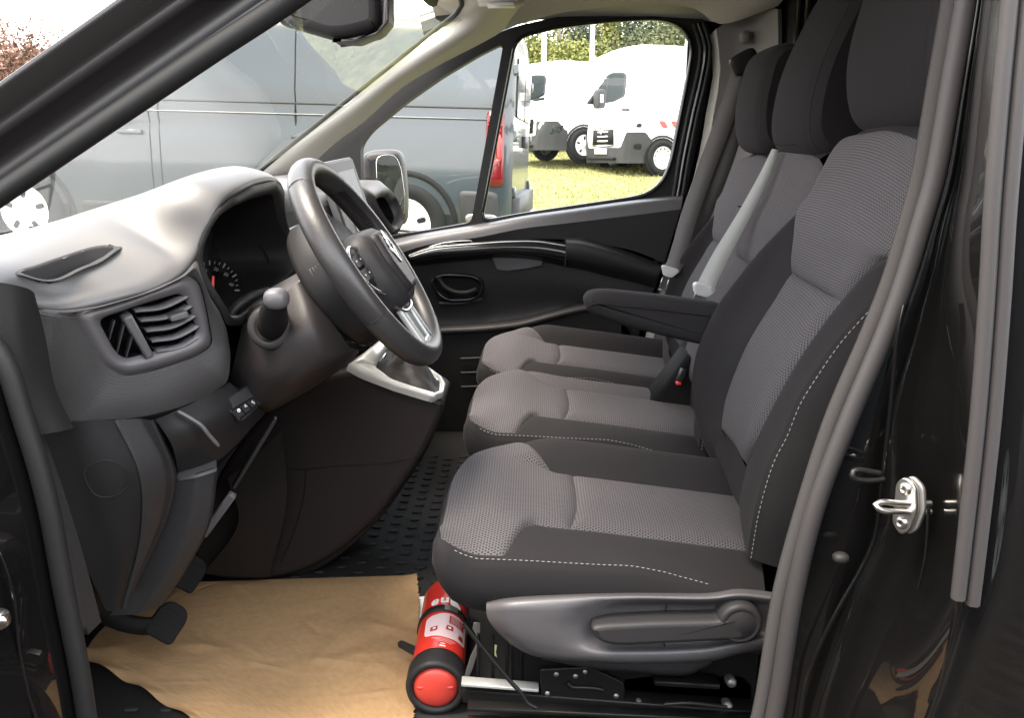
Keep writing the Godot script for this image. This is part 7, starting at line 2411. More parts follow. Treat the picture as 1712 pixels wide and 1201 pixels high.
func extinguisher() -> void:
	var t := thing("fire_extinguisher", "small red fire extinguisher lying in a black cup holder beside the brown paper", "fire extinguisher")
	var a := Vector3(-0.1374, 0.648, 0.5635)
	var e := Vector3(-0.144, 0.648, 0.2984)
	var ax := (e - a).normalized()
	var F := axis_y(a, ax)
	var R := 0.0425
	var up_dir := Vector3.UP - ax * Vector3.UP.dot(ax)
	up_dir = up_dir.normalized()
	var sd := up_dir.cross(ax).normalized()
	if sd.x < 0:
		sd = -sd
	# local frame: X sideways (right), Y along, Z up and out
	var G := Transform3D(Basis(sd, ax, sd.cross(ax)), a)
	if G.basis.z.y < 0:
		G = Transform3D(Basis(-sd, ax, (-sd).cross(ax)), a)
	var bend := func(x: float, y: float, h: float) -> Vector3:
		var q := x / R
		return G * Vector3(sin(q) * (R + h), y, cos(q) * (R + h))
	var st := st_new()
	lathe(st, [Vector2(0.0, 0.008), Vector2(0.028, 0.006), Vector2(0.038, 0.012), Vector2(R, 0.025), Vector2(R, 0.25), Vector2(0.037, 0.27), Vector2(0.02, 0.285), Vector2(0.014, 0.30), Vector2(0.0, 0.30)], 48, F)
	fin(st, "bottle", M.red_paint, t)
	st = st_new()
	lathe(st, [Vector2(0.0, -0.006), Vector2(0.014, -0.0055), Vector2(0.027, -0.003), Vector2(0.034, 0.002), Vector2(0.035, 0.012)], 40, F)
	fin(st, "base_cap", M.red_plastic, t)
	for s in [-1.0, 1.0]:
		st = st_new()
		xf = F
		blob(st, Vector3(0.022 * s, -0.002, 0.004), Vector3(0.014, 0.006, 0.005), 0.8)
		fin(st, "cap_lug", M.red_plastic, t)
	st = st_new()
	lathe(st, [Vector2(0.035, 0.004), Vector2(0.038, -0.002), Vector2(0.045, -0.001), Vector2(0.047, 0.006), Vector2(0.047, 0.034), Vector2(0.0457, 0.040), Vector2(0.043, 0.040)], 48, F)
	fin(st, "holder_cup", M.plastic_dark, t)
	st = st_new()
	lathe(st, [Vector2(0.043, 0.150), Vector2(0.0445, 0.150), Vector2(0.045, 0.158), Vector2(0.0445, 0.168), Vector2(0.043, 0.168)], 48, F)
	fin(st, "strap", M.plastic_dark, t)
	st = st_new()
	var patch := []
	for i in 3:
		var r := PackedVector3Array()
		for j in 7:
			r.append(bend.call(lerpf(0.004, 0.026, j / 6.0), lerpf(0.151, 0.167, i / 2.0), 0.0032))
		patch.append(r)
	grid(st, patch)
	fin(st, "strap_glint", M.metal_grey, t)  # grey reflection on the black strap, laid on as a patch
	# lever of the strap
	st = st_new()
	xf = G
	slab(st, rpoly([Vector2(-0.075, 0.118), Vector2(-0.068, 0.126), Vector2(-0.036, 0.104), Vector2(-0.036, 0.084)], 0.004), -0.005, 0.004, 0.002)
	fin(st, "strap_lever", M.plastic_dark, t)
	# pale label: a rounded patch on the bottle with red signs and rows of small print
	var lab := func(called: String, m: Material, pts: Array, h: float) -> void:
		var s2 := st_new()
		var poly := rpoly(pts, 0.009 if called == "label" else 0.0012)
		var pv := PackedVector2Array()
		for p in lin_even(to3(poly, 0.0), 64, true):
			pv.append(Vector2(p.x, p.y))
		var c := Vector2.ZERO
		for p in pv:
			c += p / pv.size()
		var rows := []
		for q in 5:
			var r := PackedVector3Array()
			for p in pv:
				var w := p.lerp(c, q / 4.0)
				r.append(bend.call(w.x, w.y, h))
			rows.append(r)
		grid(s2, rows, true)
		fin(s2, called, m, t)
	lab.call("label", M.pink_print, [Vector2(-0.026, 0.082), Vector2(-0.028, 0.138), Vector2(0.014, 0.146), Vector2(0.052, 0.142), Vector2(0.052, 0.080), Vector2(0.014, 0.074)], 0.0004)
	lab.call("label_sign", M.dark_red_print, [Vector2(-0.016, 0.092), Vector2(-0.004, 0.094), Vector2(-0.004, 0.106), Vector2(-0.016, 0.104)], 0.0008)
	lab.call("label_sign", M.dark_red_print, [Vector2(0.010, 0.097), Vector2(0.022, 0.096), Vector2(0.023, 0.109), Vector2(0.011, 0.110)], 0.0008)
	lab.call("label_sign", M.dark_red_print, [Vector2(0.033, 0.086), Vector2(0.043, 0.085), Vector2(0.045, 0.097), Vector2(0.035, 0.098)], 0.0008)
	lab.call("label_sign_mark", M.white_print, [Vector2(-0.012, 0.096), Vector2(-0.007, 0.097), Vector2(-0.006, 0.101), Vector2(-0.011, 0.102)], 0.0012)
	lab.call("label_sign_mark", M.white_print, [Vector2(0.014, 0.100), Vector2(0.019, 0.100), Vector2(0.018, 0.106), Vector2(0.013, 0.105)], 0.0012)
	lab.call("label_panel", M.dark_red_print, [Vector2(0.014, 0.116), Vector2(0.044, 0.114), Vector2(0.044, 0.138), Vector2(0.014, 0.140)], 0.0008)
	for k in 6:
		var y := 0.118 + 0.0036 * k
		lab.call("label_print_line", M.pink_print, [Vector2(0.016, y), Vector2(0.041 - 0.003 * (k % 3), y - 0.001), Vector2(0.041 - 0.003 * (k % 3), y + 0.0002), Vector2(0.016, y + 0.0012)], 0.0012)
	for k in 3:
		var y := 0.072 - 0.004 * k
		lab.call("label_print_line", M.pink_print, [Vector2(-0.012 + 0.005 * k, y), Vector2(0.030 - 0.004 * k, y - 0.004), Vector2(0.030 - 0.004 * k, y - 0.003), Vector2(-0.012 + 0.005 * k, y + 0.001)], 0.0006)
	lab.call("label", M.white_print, [Vector2(0.012, 0.172), Vector2(0.036, 0.170), Vector2(0.032, 0.178), Vector2(0.012, 0.205)], 0.0004)
	lab.call("label_print_line", M.white_print, [Vector2(0.004, 0.056), Vector2(0.012, 0.0555), Vector2(0.012, 0.0575), Vector2(0.004, 0.058)], 0.0006)
	lab.call("label_print_line", M.white_print, [Vector2(0.003, 0.049), Vector2(0.013, 0.0485), Vector2(0.013, 0.052), Vector2(0.003, 0.0525)], 0.0006)
	# lettering bent round the bottle
	var tm := TextMesh.new()
	tm.text = "eu"
	var f := SystemFont.new()
	f.font_names = PackedStringArray(["Droid Sans"])
	f.font_weight = 700
	tm.font = f
	tm.font_size = 32
	tm.pixel_size = 0.0009
	tm.depth = 0.001
	tm.curve_step = 1.0
	var arr := tm.get_mesh_arrays()
	var v: PackedVector3Array = arr[Mesh.ARRAY_VERTEX]
	var idx: PackedInt32Array = arr[Mesh.ARRAY_INDEX] if arr[Mesh.ARRAY_INDEX] != null else PackedInt32Array(range(v.size()))
	st = st_new()
	sg = -1
	for i in range(0, idx.size(), 3):
		var q := []
		for k in 3:
			var p := v[idx[i + k]]
			q.append(bend.call(p.x - 0.006, 0.186 + p.y + 0.20 * p.x, 0.0006 + p.z))
		tri(st, q[0], q[1], q[2])
	fin(st, "lettering", M.white_print, t)

# ---------------------------------------------------------------- vehicles beyond the window
func side_w(y: float, P: Dictionary) -> float:
	# half width of the body at height y
	var c: Array = P.side
	for k in c.size() - 1:
		if y <= c[k + 1].x:
			return lerpf(c[k].y, c[k + 1].y, clampf((y - c[k].x) / (c[k + 1].x - c[k].x), 0.0, 1.0))
	return c[c.size() - 1].y

func station(x: float, P: Dictionary) -> Array:
	var c: Array = P.roof      # [x, roof height, width factor, underside height]
	for k in c.size() - 1:
		if x <= c[k + 1][0]:
			var t := clampf((x - c[k][0]) / (c[k + 1][0] - c[k][0]), 0.0, 1.0)
			return [lerpf(c[k][1], c[k + 1][1], t), lerpf(c[k][2], c[k + 1][2], t), lerpf(c[k][3], c[k + 1][3], t)]
	var e: Array = c[c.size() - 1]
	return [e[1], e[2], e[3]]

func skin_at(x: float, y: float, P: Dictionary, off := 0.0) -> Vector3:
	var s := station(x, P)
	var edge: float = clampf((s[0] - y) / 0.16, 0.0, 1.0)
	return Vector3(x, y, (side_w(y, P) * s[1] - 0.16 * (1.0 - sqrt(1.0 - pow(1.0 - edge, 2.0)))) + off)

func side_patch(st: SurfaceTool, pts: Array, P: Dictionary, off: float, z_sign := 1.0) -> void:
	var poly := rpoly(pts, 0.05, 3)
	var c := Vector2.ZERO
	for p in poly:
		c += p / poly.size()
	var rows := []
	for q in [[1.0, -0.01], [1.0, 1.0], [0.75, 1.0], [0.5, 1.0], [0.25, 1.0], [0.0, 1.0]]:
		var r := PackedVector3Array()
		for p in poly:
			var w: Vector2 = c.lerp(p, q[0])
			var v := skin_at(w.x, w.y, P, off * q[1])
			v.z *= z_sign
			r.append(v)
		rows.append(r)
	grid(st, rows, true)

func wheel(o: Node3D, at: Vector3, r: float, style: String, sgn := 1.0) -> void:
	# a tyre, a rim with openings and nuts; its axle lies along z
	var st := st_new()
	var F := Transform3D(Basis(Vector3.RIGHT, PI / 2 * sgn), at)
	var ri := r * 0.64
	lathe(st, [Vector2(ri * 0.98, 0.02), Vector2(ri, 0.09), Vector2(r * 0.86, 0.094), Vector2(r * 0.97, 0.08), Vector2(r, 0.05), Vector2(r, -0.06), Vector2(r * 0.95, -0.10), Vector2(ri, -0.10), Vector2(ri * 0.98, 0.02)], 40, F)
	fin(st, "tyre", M.tyre, o)
	st = st_new()
	lathe(st, [Vector2(ri, 0.085), Vector2(ri * 0.94, 0.088), Vector2(ri * 0.90, 0.070), Vector2(ri * 0.5, 0.085), Vector2(ri * 0.25, 0.09), Vector2(ri * 0.2, 0.10), Vector2(0, 0.102)], 36, F)
	fin(st, "rim", M.rim_white if style != "steel" else M.rim_silver, o)
	var n := 5 if style == "cover" else 12
	for k in n:
		var a := TAU * k / n + 0.3
		st = st_new()
		xf = F * Transform3D(Basis(Vector3.UP, a), Vector3.ZERO)
		if style == "cover":
			xf = xf * Transform3D(Basis(), Vector3(ri * 0.66, 0.082, 0))
			blob(st, Vector3.ZERO, Vector3(ri * 0.36, 0.014, ri * 0.20), 0.6, Basis(), 12, 6)
		else:
			xf = xf * Transform3D(Basis(), Vector3(ri * 0.80, 0.076, 0))
			blob(st, Vector3.ZERO, Vector3(ri * 0.12, 0.02, ri * 0.16), 0.8, Basis(), 10, 6)
		fin(st, "rim_opening", M.matt_black, o)
	st = st_new()
	xf = F
	lathe(st, [Vector2(ri * 0.16, 0.1), Vector2(ri * 0.15, 0.106), Vector2(0, 0.108)], 16, F)
	fin(st, "hub_cap", M.metal_grey if style == "cover" else M.plastic_mid, o)

func parked_van(called: String, label: String, T: Transform3D, P: Dictionary) -> Node3D:
	var o := thing(called, label, "van", P.get("group", ""), T)
	# body: rings round the van from nose to tail; local x runs to the rear, z to its left side
	var st := st_new()
	var xs := []
	for k in P.roof.size() - 1:
		var a: float = P.roof[k][0]
		var b: float = P.roof[k + 1][0]
		var n := maxi(2, int((b - a) / 0.12))
		for q in n:
			xs.append(lerpf(a, b, float(q) / n))
	xs.append(P.roof[P.roof.size() - 1][0])
	var rings := []
	for x in xs:
		var s := station(x, P)
		var r := PackedVector3Array()
		var half := []
		for k in 25:
			var y: float = lerpf(s[2], s[0], 1.0 - pow(1.0 - k / 24.0, 1.5))
			half.append(skin_at(x, y, P))
		for p in half:
			r.append(p)
		var top: Vector3 = half[24]
		for k in range(1, 8):
			var t := -1.0 + 2.0 * k / 8.0
			r.append(Vector3(x, top.y + 0.03 * (1.0 - t * t), -top.z * t))
		for k in 25:
			var p: Vector3 = half[24 - k]
			r.append(Vector3(p.x, p.y, -p.z))
		rings.append(r)
	grid(st, rings, true)
	sg = 1
	fan(st, rings[0])
	fan(st, rings[rings.size() - 1], true)
	fin(st, "body", P.paint, o)
	# wheels in dark arches
	for k in 2:
		for s in [1.0, -1.0]:
			var wx: float = P.axles[k]
			var w := piece("wheel", o)
			wheel(w, Vector3(wx, P.tyre, (P.hw - 0.075) * s), P.tyre, P.rim, s)
			if s > 0:
				st = st_new()
				var arch := []
				for q in 25:
					var a := PI * (-0.06 + 1.12 * q / 24.0)
					arch.append([cos(a), sin(a)])
				var rows := []
				for rad in [[P.tyre * 1.13, -0.25], [P.tyre * 1.14, -0.02], [P.tyre * 1.15, 0.008], [P.tyre * 1.28, 0.012], [P.tyre * 1.29, -0.004]]:
					var r := PackedVector3Array()
					for c in arch:
						var y: float = maxf(0.16, P.tyre + c[1] * rad[0])
						r.append(skin_at(wx + c[0] * rad[0], y, P, rad[1]) if rad[0] > P.tyre else Vector3(wx + c[0] * rad[0], y, P.hw - 0.05))
					rows.append(r)
				grid(st, rows)
				fin(st, "wheel_arch", M.cladding if P.get("clad_arch", false) else M.matt_black, o)
				st = st_new()
				xf = Transform3D(Basis(), Vector3(wx, P.tyre, P.hw - 0.022))
				var disc := []
				for q in 25:
					var a := TAU * q / 25.0
					disc.append(Vector2(cos(a), sin(a)) * P.tyre * 1.13)
				slab(st, disc, -0.12, 0.0, 0.003)
				fin(st, "arch_liner", M.matt_black, o)
	return o

func patch(o: Node3D, called: String, m: Material, P: Dictionary, pts: Array, off := 0.008) -> void:
	var st := st_new()
	side_patch(st, pts.map(func(a): return Vector2(a[0], a[1])), P, off)
	fin(st, called, m, o)

func outside() -> void:
	# --- slate van parked alongside
	var P := {"paint": M.van_slate, "hw": 0.97, "tyre": 0.335, "rim": "cover", "axles": [1.20, 4.43],
		"side": [Vector2(0.2, 0.90), Vector2(0.42, 0.955), Vector2(0.70, 0.972), Vector2(1.02, 0.965), Vector2(1.06, 0.950), Vector2(1.10, 0.952), Vector2(1.15, 0.972), Vector2(1.17, 0.970), Vector2(1.20, 0.945), Vector2(1.30, 0.945), Vector2(1.33, 0.955), Vector2(1.7, 0.90), Vector2(1.97, 0.84)],
		"roof": [[0.27, 0.80, 0.80, 0.30], [0.35, 0.98, 0.90, 0.24], [0.62, 1.08, 0.97, 0.22], [1.15, 1.20, 1.0, 0.22], [1.90, 1.80, 1.0, 0.22], [2.3, 1.93, 1.0, 0.22], [3.2, 1.97, 1.0, 0.22], [5.19, 1.95, 0.995, 0.26], [5.26, 1.88, 0.97, 0.30], [5.285, 1.70, 0.94, 0.36]]}
	var fr := Vector3(-4.101, 0.998, -5.220)
	var ra := Vector3(-0.975, 0.905, -5.000)
	var bx_ := (ra - fr).normalized()
	var bz := bx_.cross(Vector3.UP).normalized()
	var by := bz.cross(bx_).normalized()
	var B := Basis(bx_, by, bz)
	# the left side's wheels stand at those two hubs
	var o := parked_van("slate_van", "slate-blue panel van parked alongside, seen through windscreen and far side window", Transform3D(B, ra - B * Vector3(4.43, 0.335, 0.90)), P)
	patch(o, "window", M.window_dark, P, [[1.36, 1.24], [1.74, 1.60], [1.90, 1.71], [2.24, 1.74], [2.28, 1.26]])
	patch(o, "lower_cladding", M.cladding, P, [[4.90, 0.30], [4.86, 0.62], [5.18, 0.62], [5.20, 0.30]], 0.012)
	patch(o, "lower_cladding", M.cladding, P, [[1.70, 0.24], [1.70, 0.44], [3.98, 0.44], [3.98, 0.24]], 0.010)
	patch(o, "bumper_strip", M.metal_grey, P, [[4.92, 0.36], [4.92, 0.44], [5.18, 0.44], [5.19, 0.36]], 0.018)
	patch(o, "tail_lamp", M.lamp_red, P, [[5.075, 0.66], [5.075, 1.24], [5.215, 1.24], [5.22, 0.66]], 0.016)
	for seg0 in [[[5.115, 1.12], [5.115, 1.14], [5.24, 1.14], [5.24, 1.12]], [[5.115, 1.08], [5.115, 1.10], [5.24, 1.10], [5.24, 1.08]], [[5.20, 0.86], [5.20, 1.06], [5.235, 1.06], [5.235, 0.86]], [[5.13, 1.04], [5.13, 1.065], [5.235, 1.065], [5.235, 1.04]], [[5.12, 0.79], [5.12, 0.815], [5.21, 0.88], [5.235, 0.86]]]:
		var seg: Array = seg0.map(func(a): return [a[0] - 0.033, a[1]])
		var st0 := st_new()
		var pv := []
		for q in seg:
			pv.append(q)
		side_patch(st0, pv.map(func(a): return Vector2(a[0], a[1])), P, 0.022)
		fin(st0, "tail_lamp_bar", M.lamp_red_bright, o)
	# door and panel joints
	for x in [1.22, 2.34, 2.42, 3.55]:
		var st1 := st_new()
		var path := PackedVector3Array()
		for k in 16:
			var y := 0.42 + 1.40 * k / 15.0
			path.append(skin_at(x + (0.06 * sin(k * 0.21) if x < 1.3 else 0.0), minf(y, station(x, P)[0] - 0.06), P, 0.0))
		tube(st1, path, 0.006, 5)
		fin(st1, "door_joint", M.matt_black, o)
	for y in [1.255, 1.17]:
		var st1 := st_new()
		var path := PackedVector3Array()
		for k in 30:
			path.append(skin_at(1.4 + 3.8 * k / 29.0, y, P, -0.002 if y > 1.2 else 0.002))
		tube(st1, path, 0.010 if y > 1.2 else 0.006, 6)
		fin(st1, "side_rail" if y > 1.2 else "crease_moulding", M.cladding if y > 1.2 else M.van_slate, o)
	for x in [2.18, 3.62]:
		var st1 := st_new()
		bx(st1, skin_at(x, 1.0, P, 0.02), Vector3(0.2, 0.035, 0.03), 0.012)
		fin(st1, "door_handle", M.van_slate, o)
	var st := st_new()
	blob(st, Vector3(1.46, 1.30, 1.08), Vector3(0.12, 0.26, 0.20), 0.5)
	fin(st, "wing_mirror", M.cladding, o)
	# tail: doors, panes, hinges, number plate lamp bar, bumper
	st = st_new()
	xf = Transform3D(Basis(Vector3.UP, PI / 2), Vector3(5.29, 0, 0))
	for s in [-1.0, 1.0]:
		st = st_new()
		xf = Transform3D(Basis(Vector3.UP, PI / 2), Vector3(5.28, 0, 0))
		slab(st, rpoly([Vector2(0.05 * s, 1.20), Vector2(0.05 * s, 1.66), Vector2(0.72 * s, 1.66), Vector2(0.76 * s, 1.20)], 0.06), 0.0, 0.02, 0.006)
		fin(st, "rear_window", M.window_dark, o)
		for y in [0.62, 1.05, 1.55]:
			st = st_new()
			bx(st, Vector3(5.285, y, 0.86 * s), Vector3(0.05, 0.08, 0.06), 0.012)
			fin(st, "rear_hinge", M.van_slate, o)
	st = st_new()
	bx(st, Vector3(5.28, 0.47, 0), Vector3(0.14, 0.22, 1.78), 0.04)
	fin(st, "rear_bumper", M.cladding, o)
	st = st_new()
	bx(st, Vector3(5.30, 0.36, 0), Vector3(0.16, 0.05, 1.70), 0.02)
	fin(st, "rear_step", M.metal_grey, o)
	st = st_new()
	bx(st, Vector3(5.30, 1.02, -0.25), Vector3(0.03, 0.10, 0.5), 0.01)
	fin(st, "plate_bar", M.cladding, o)
	var near := parked_van("added_shade_van", "unseen dark van added behind the viewer to shade the open door side", Transform3D(Basis(), Vector3(-3.1, 0.0, 3.72)), P)  # not in view: added to keep light off the open door side
	patch(near, "window", M.window_dark, P, [[1.36, 1.24], [1.74, 1.60], [1.90, 1.71], [2.24, 1.74], [2.28, 1.26]])
	white_vans()
	poles_and_trees()

func white_vans() -> void:
	var Q := {"paint": M.van_white, "hw": 1.02, "tyre": 0.345, "rim": "cover", "axles": [0.95, 4.40], "clad_arch": true, "group": "white vans in the row beyond the grass",
		"side": [Vector2(0.25, 0.96), Vector2(0.6, 1.0), Vector2(1.1, 1.02), Vector2(1.3, 1.0), Vector2(2.4, 0.92), Vector2(2.6, 0.90)],
		"roof": [[0.0, 0.72, 0.74, 0.34], [0.06, 0.90, 0.84, 0.28], [0.25, 1.06, 0.94, 0.25], [0.80, 1.22, 0.99, 0.25], [1.55, 1.92, 1.0, 0.25], [1.85, 2.22, 1.0, 0.25], [2.5, 2.50, 1.0, 0.25], [3.2, 2.52, 1.0, 0.25], [5.35, 2.50, 1.0, 0.28], [5.42, 2.40, 0.97, 0.32]]}
	var wheel_b := Vector3(1.213, 1.665, -16.600)
	var wheel_c := Vector3(2.693, 1.403, -15.200)
	var yaw := deg_to_rad(24.0)
	var B := Basis(Vector3.UP, yaw)
	var low := Q.duplicate()
	low.roof = [[0.0, 0.72, 0.74, 0.34], [0.06, 0.90, 0.84, 0.28], [0.25, 1.06, 0.94, 0.25], [0.80, 1.22, 0.99, 0.25], [1.55, 1.92, 1.0, 0.25], [1.85, 2.18, 1.0, 0.25], [2.5, 2.28, 1.0, 0.25], [5.35, 2.26, 1.0, 0.28], [5.42, 2.2, 0.97, 0.32]]
	var wheel_a := Vector3(-0.466, 1.930, -20.000)
	var vans := [[wheel_b, Q, "white high-roof van with dark front bumper, in the middle of the white row"], [wheel_a, low, "farthest white van, its side window just right of the slate van's tail"]]
	for v in vans:
		var P: Dictionary = v[1]
		var o := parked_van("white_van", v[2], Transform3D(B, v[0] - B * Vector3(0.95, 0.345, 0.92)), P)
		patch(o, "window", M.window_dark, P, [[0.98, 1.20], [1.46, 1.78], [1.62, 1.87], [1.95, 1.88], [2.0, 1.80], [1.94, 1.38], [1.66, 1.26], [1.30, 1.20]])
		patch(o, "quarter_bar", M.cladding, P, [[1.40, 1.24], [1.50, 1.82], [1.55, 1.82], [1.45, 1.24]], 0.012)
		patch(o, "lamp", M.window_dark, P, [[0.16, 0.56], [0.20, 0.74], [0.48, 0.76], [0.40, 0.60]], 0.022)
		for x in [0.92, 2.10, 3.35]:
			var sj := st_new()
			var path := PackedVector3Array()
			for k in 14:
				path.append(skin_at(x, lerpf(0.62 if x < 1.0 else 0.45, 1.20 if x < 1.0 else 2.0, k / 13.0), P, 0.001))
			tube(sj, path, 0.009, 5)
			fin(sj, "door_joint", M.cladding, o)
		var sh := st_new()
		bx(sh, skin_at(1.95, 1.10, P, 0.02), Vector3(0.20, 0.05, 0.03), 0.01)
		fin(sh, "door_handle", M.cladding, o)
		front_face(o, P, true)
		var st := st_new()
		blob(st, Vector3(1.22, 1.30, 1.16), Vector3(0.20, 0.40, 0.28), 0.45)
		fin(st, "wing_mirror", M.cladding, o)
		st = st_new()
		bx(st, Vector3(1.20, 1.30, 1.295), Vector3(0.07, 0.16, 0.02), 0.008)
		fin(st, "mirror_mark", M.van_white, o)
		st = st_new()
		bx(st, Vector3(0.28, 1.33, 0.1), Vector3(0.06, 0.05, 0.5), 0.012)
		fin(st, "wiper", M.matt_black, o)
	# nearest of the row: bigger nose, barred grille, red stripes on the wing
	var C := Q.duplicate()
	C.rim = "steel"
	C.tyre = 0.345
	C.axles = [0.74, 4.24]
	C.roof = [[0.0, 0.95, 0.80, 0.32], [0.05, 1.08, 0.88, 0.26], [0.25, 1.18, 0.96, 0.25], [1.05, 1.32, 1.0, 0.25], [1.75, 1.98, 1.0, 0.25], [2.1, 2.26, 1.0, 0.25], [2.7, 2.50, 1.0, 0.25], [5.4, 2.50, 1.0, 0.28], [5.48, 2.40, 0.97, 0.32]]
	var o := parked_van("white_van", "nearest white van with barred grille and red stripes on its front wing", Transform3D(B, wheel_c - B * Vector3(0.74, 0.345, 0.92)), C)
	patch(o, "window", M.window_dark, C, [[1.30, 1.34], [1.75, 1.86], [1.9, 1.96], [2.2, 1.96], [2.24, 1.40]])
	patch(o, "fog_recess", M.matt_black, C, [[0.10, 0.52], [0.12, 0.62], [0.26, 0.62], [0.26, 0.50]], 0.028)
	patch(o, "headlight", M.reflector, C, [[0.10, 0.90], [0.12, 1.06], [0.40, 1.10], [0.48, 1.02], [0.40, 0.92]], 0.016)
	patch(o, "headlight_lens", M.window_dark, C, [[0.14, 0.93], [0.15, 1.0], [0.24, 1.01], [0.24, 0.93]], 0.022)
	for k in 3:
		var x := 0.62 + 0.27 * k
		patch(o, "red_stripe", M.stripe_red, C, [[x, 1.06], [x + 0.14, 1.06], [x + 0.24, 0.92], [x + 0.10, 0.92]], 0.006)
	front_face(o, C, false)
	var st := st_new()
	blob(st, Vector3(1.45, 1.45, 1.16), Vector3(0.14, 0.36, 0.24), 0.45)
	fin(st, "wing_mirror", M.cladding, o)
	st = st_new()
	tube(st, cr([Vector3(0.98, 1.345, -0.5), Vector3(1.02, 1.36, 0.1), Vector3(1.0, 1.35, 0.6)], 10), 0.012, 6)
	fin(st, "wiper", M.matt_black, o)

func front_face(o: Node3D, P: Dictionary, mesh_grille: bool) -> void:
	# grille, bumper and plate on the nose; local -x looks ahead
	var st := st_new()
	var rows := []
	# the dark bumper wraps the nose and rises at the corners up to the lamps
	for q in 7:
		var t := q / 6.0
		var bulge := 1.0 + 0.03 * sin(PI * minf(t * 1.4, 1.0))
		var path := []
		for k in 49:
			var u := -1.0 + k / 24.0
			var c := absf(u)
			var top := lerpf(0.54, 0.84, smoothstep(0.40, 0.52, c)) - 0.20 * smoothstep(0.82, 1.0, c)
			var y := lerpf(0.24, top, t)
			var corner: float = skin_at(0.0, maxf(y, 0.36), P).z + 0.02
			if c < 0.5:
				path.append(Vector3(-0.10 * bulge + 0.085 * pow(c * 2.0, 2.2), y, corner * u * 2.0))
			else:
				var x := lerpf(-0.015 * bulge, 0.56, pow((c - 0.5) * 2.0, 1.3))
				path.append(Vector3(x, y, signf(u) * (skin_at(maxf(x, 0.0), maxf(y, 0.36), P).z + 0.022)))
		var pr := PackedVector3Array()
		for p in path:
			pr.append(p)
		rows.append(pr)
	grid(st, rows)
	fin(st, "bumper", M.cladding, o)
	st = st_new()
	bx(st, Vector3(-0.03, 0.75, 0.0), Vector3(0.10, 0.30, 0.86), 0.03)
	fin(st, "grille_panel", M.matt_black, o)
	if mesh_grille:
		for i in 4:
			for j in 9:
				st = st_new()
				bx(st, Vector3(-0.085, 0.65 + 0.065 * i, -0.36 + 0.09 * j + (0.045 if i % 2 else 0.0)), Vector3(0.02, 0.05, 0.03), 0.006, Basis(Vector3.RIGHT, 0.7))
				fin(st, "grille_stud", M.rim_silver, o)
		st = st_new()
		bx(st, Vector3(-0.07, 0.915, 0.0), Vector3(0.05, 0.03, 0.92), 0.01)
		fin(st, "grille_trim", M.van_white, o)
	else:
		for i in 5:
			st = st_new()
			tube(st, cr([Vector3(-0.02, 0.60 + 0.09 * i, -0.46), Vector3(-0.09, 0.585 + 0.09 * i, 0.0), Vector3(-0.02, 0.60 + 0.09 * i, 0.46)], 12), 0.017, 8)
			fin(st, "grille_bar", M.rim_silver, o)
		for s in [-1.0, 1.0]:
			st = st_new()
			bx(st, Vector3(-0.04, 0.78, 0.46 * s), Vector3(0.06, 0.44, 0.05), 0.015)
			fin(st, "grille_side", M.rim_silver, o)
		for e in 4:
			st = st_new()
			var q := [Vector3(-0.115, 0.99, 0), Vector3(-0.115, 0.90, 0.055), Vector3(-0.115, 0.81, 0), Vector3(-0.115, 0.90, -0.055)]
			bx_between(st, q[e], q[(e + 1) % 4], Vector3(1, 0, 0), 0.02, 0.016)
			fin(st, "badge", M.chrome, o)
	st = st_new()
	bx(st, Vector3(-0.115, 0.47, 0.0), Vector3(0.02, 0.11, 0.50), 0.004)
	fin(st, "number_plate", M.white_print, o)
	st = st_new()
	bx(st, Vector3(-0.08, 0.33, 0.0), Vector3(0.10, 0.05, 1.1), 0.02)
	fin(st, "lower_intake", M.matt_black, o)

func crown(st: SurfaceTool, r: Vector3, n: int, leaf: float, seed_: int, pointed := 0.0) -> void:
	# leaf-sized faces gathered in clumps through the volume of the crown
	var g := RandomNumberGenerator.new()
	g.seed = seed_
	var clumps := []
	for k in maxi(10, n / 90):
		var d := Vector3(g.randfn(), g.randfn(), g.randfn()).normalized()
		var q := pow(g.randf(), 0.45)
		var c := d * q
		c.x *= 1.0 - pointed * maxf(0.0, c.y * 0.5 + 0.5)
		c.z *= 1.0 - pointed * maxf(0.0, c.y * 0.5 + 0.5)
		clumps.append([Vector3(c.x * r.x, c.y * r.y, c.z * r.z), g.randf_range(0.12, 0.30) * (1.0 - 0.4 * pointed), g.randf_range(0.6, 1.25)])
	for k in n:
		var c: Array = clumps[g.randi() % clumps.size()]
		var p: Vector3 = c[0] + Vector3(g.randfn(), g.randfn() * 0.8, g.randfn()) * (r.x * c[1])
		var a := Vector3(g.randfn(), g.randfn(), g.randfn()).normalized() * leaf * g.randf_range(0.6, 1.3)
		var b := a.cross(Vector3(g.randfn(), g.randfn(), g.randfn())).normalized() * leaf * 0.55
		var t: float = c[2] * g.randf_range(0.8, 1.2)
		st.set_color(Color(t, t, t * 0.9))
		st.add_vertex(p - a)
		st.add_vertex(p + b)
		st.add_vertex(p + a)
		st.add_vertex(p - a)
		st.add_vertex(p + a)
		st.add_vertex(p - b)

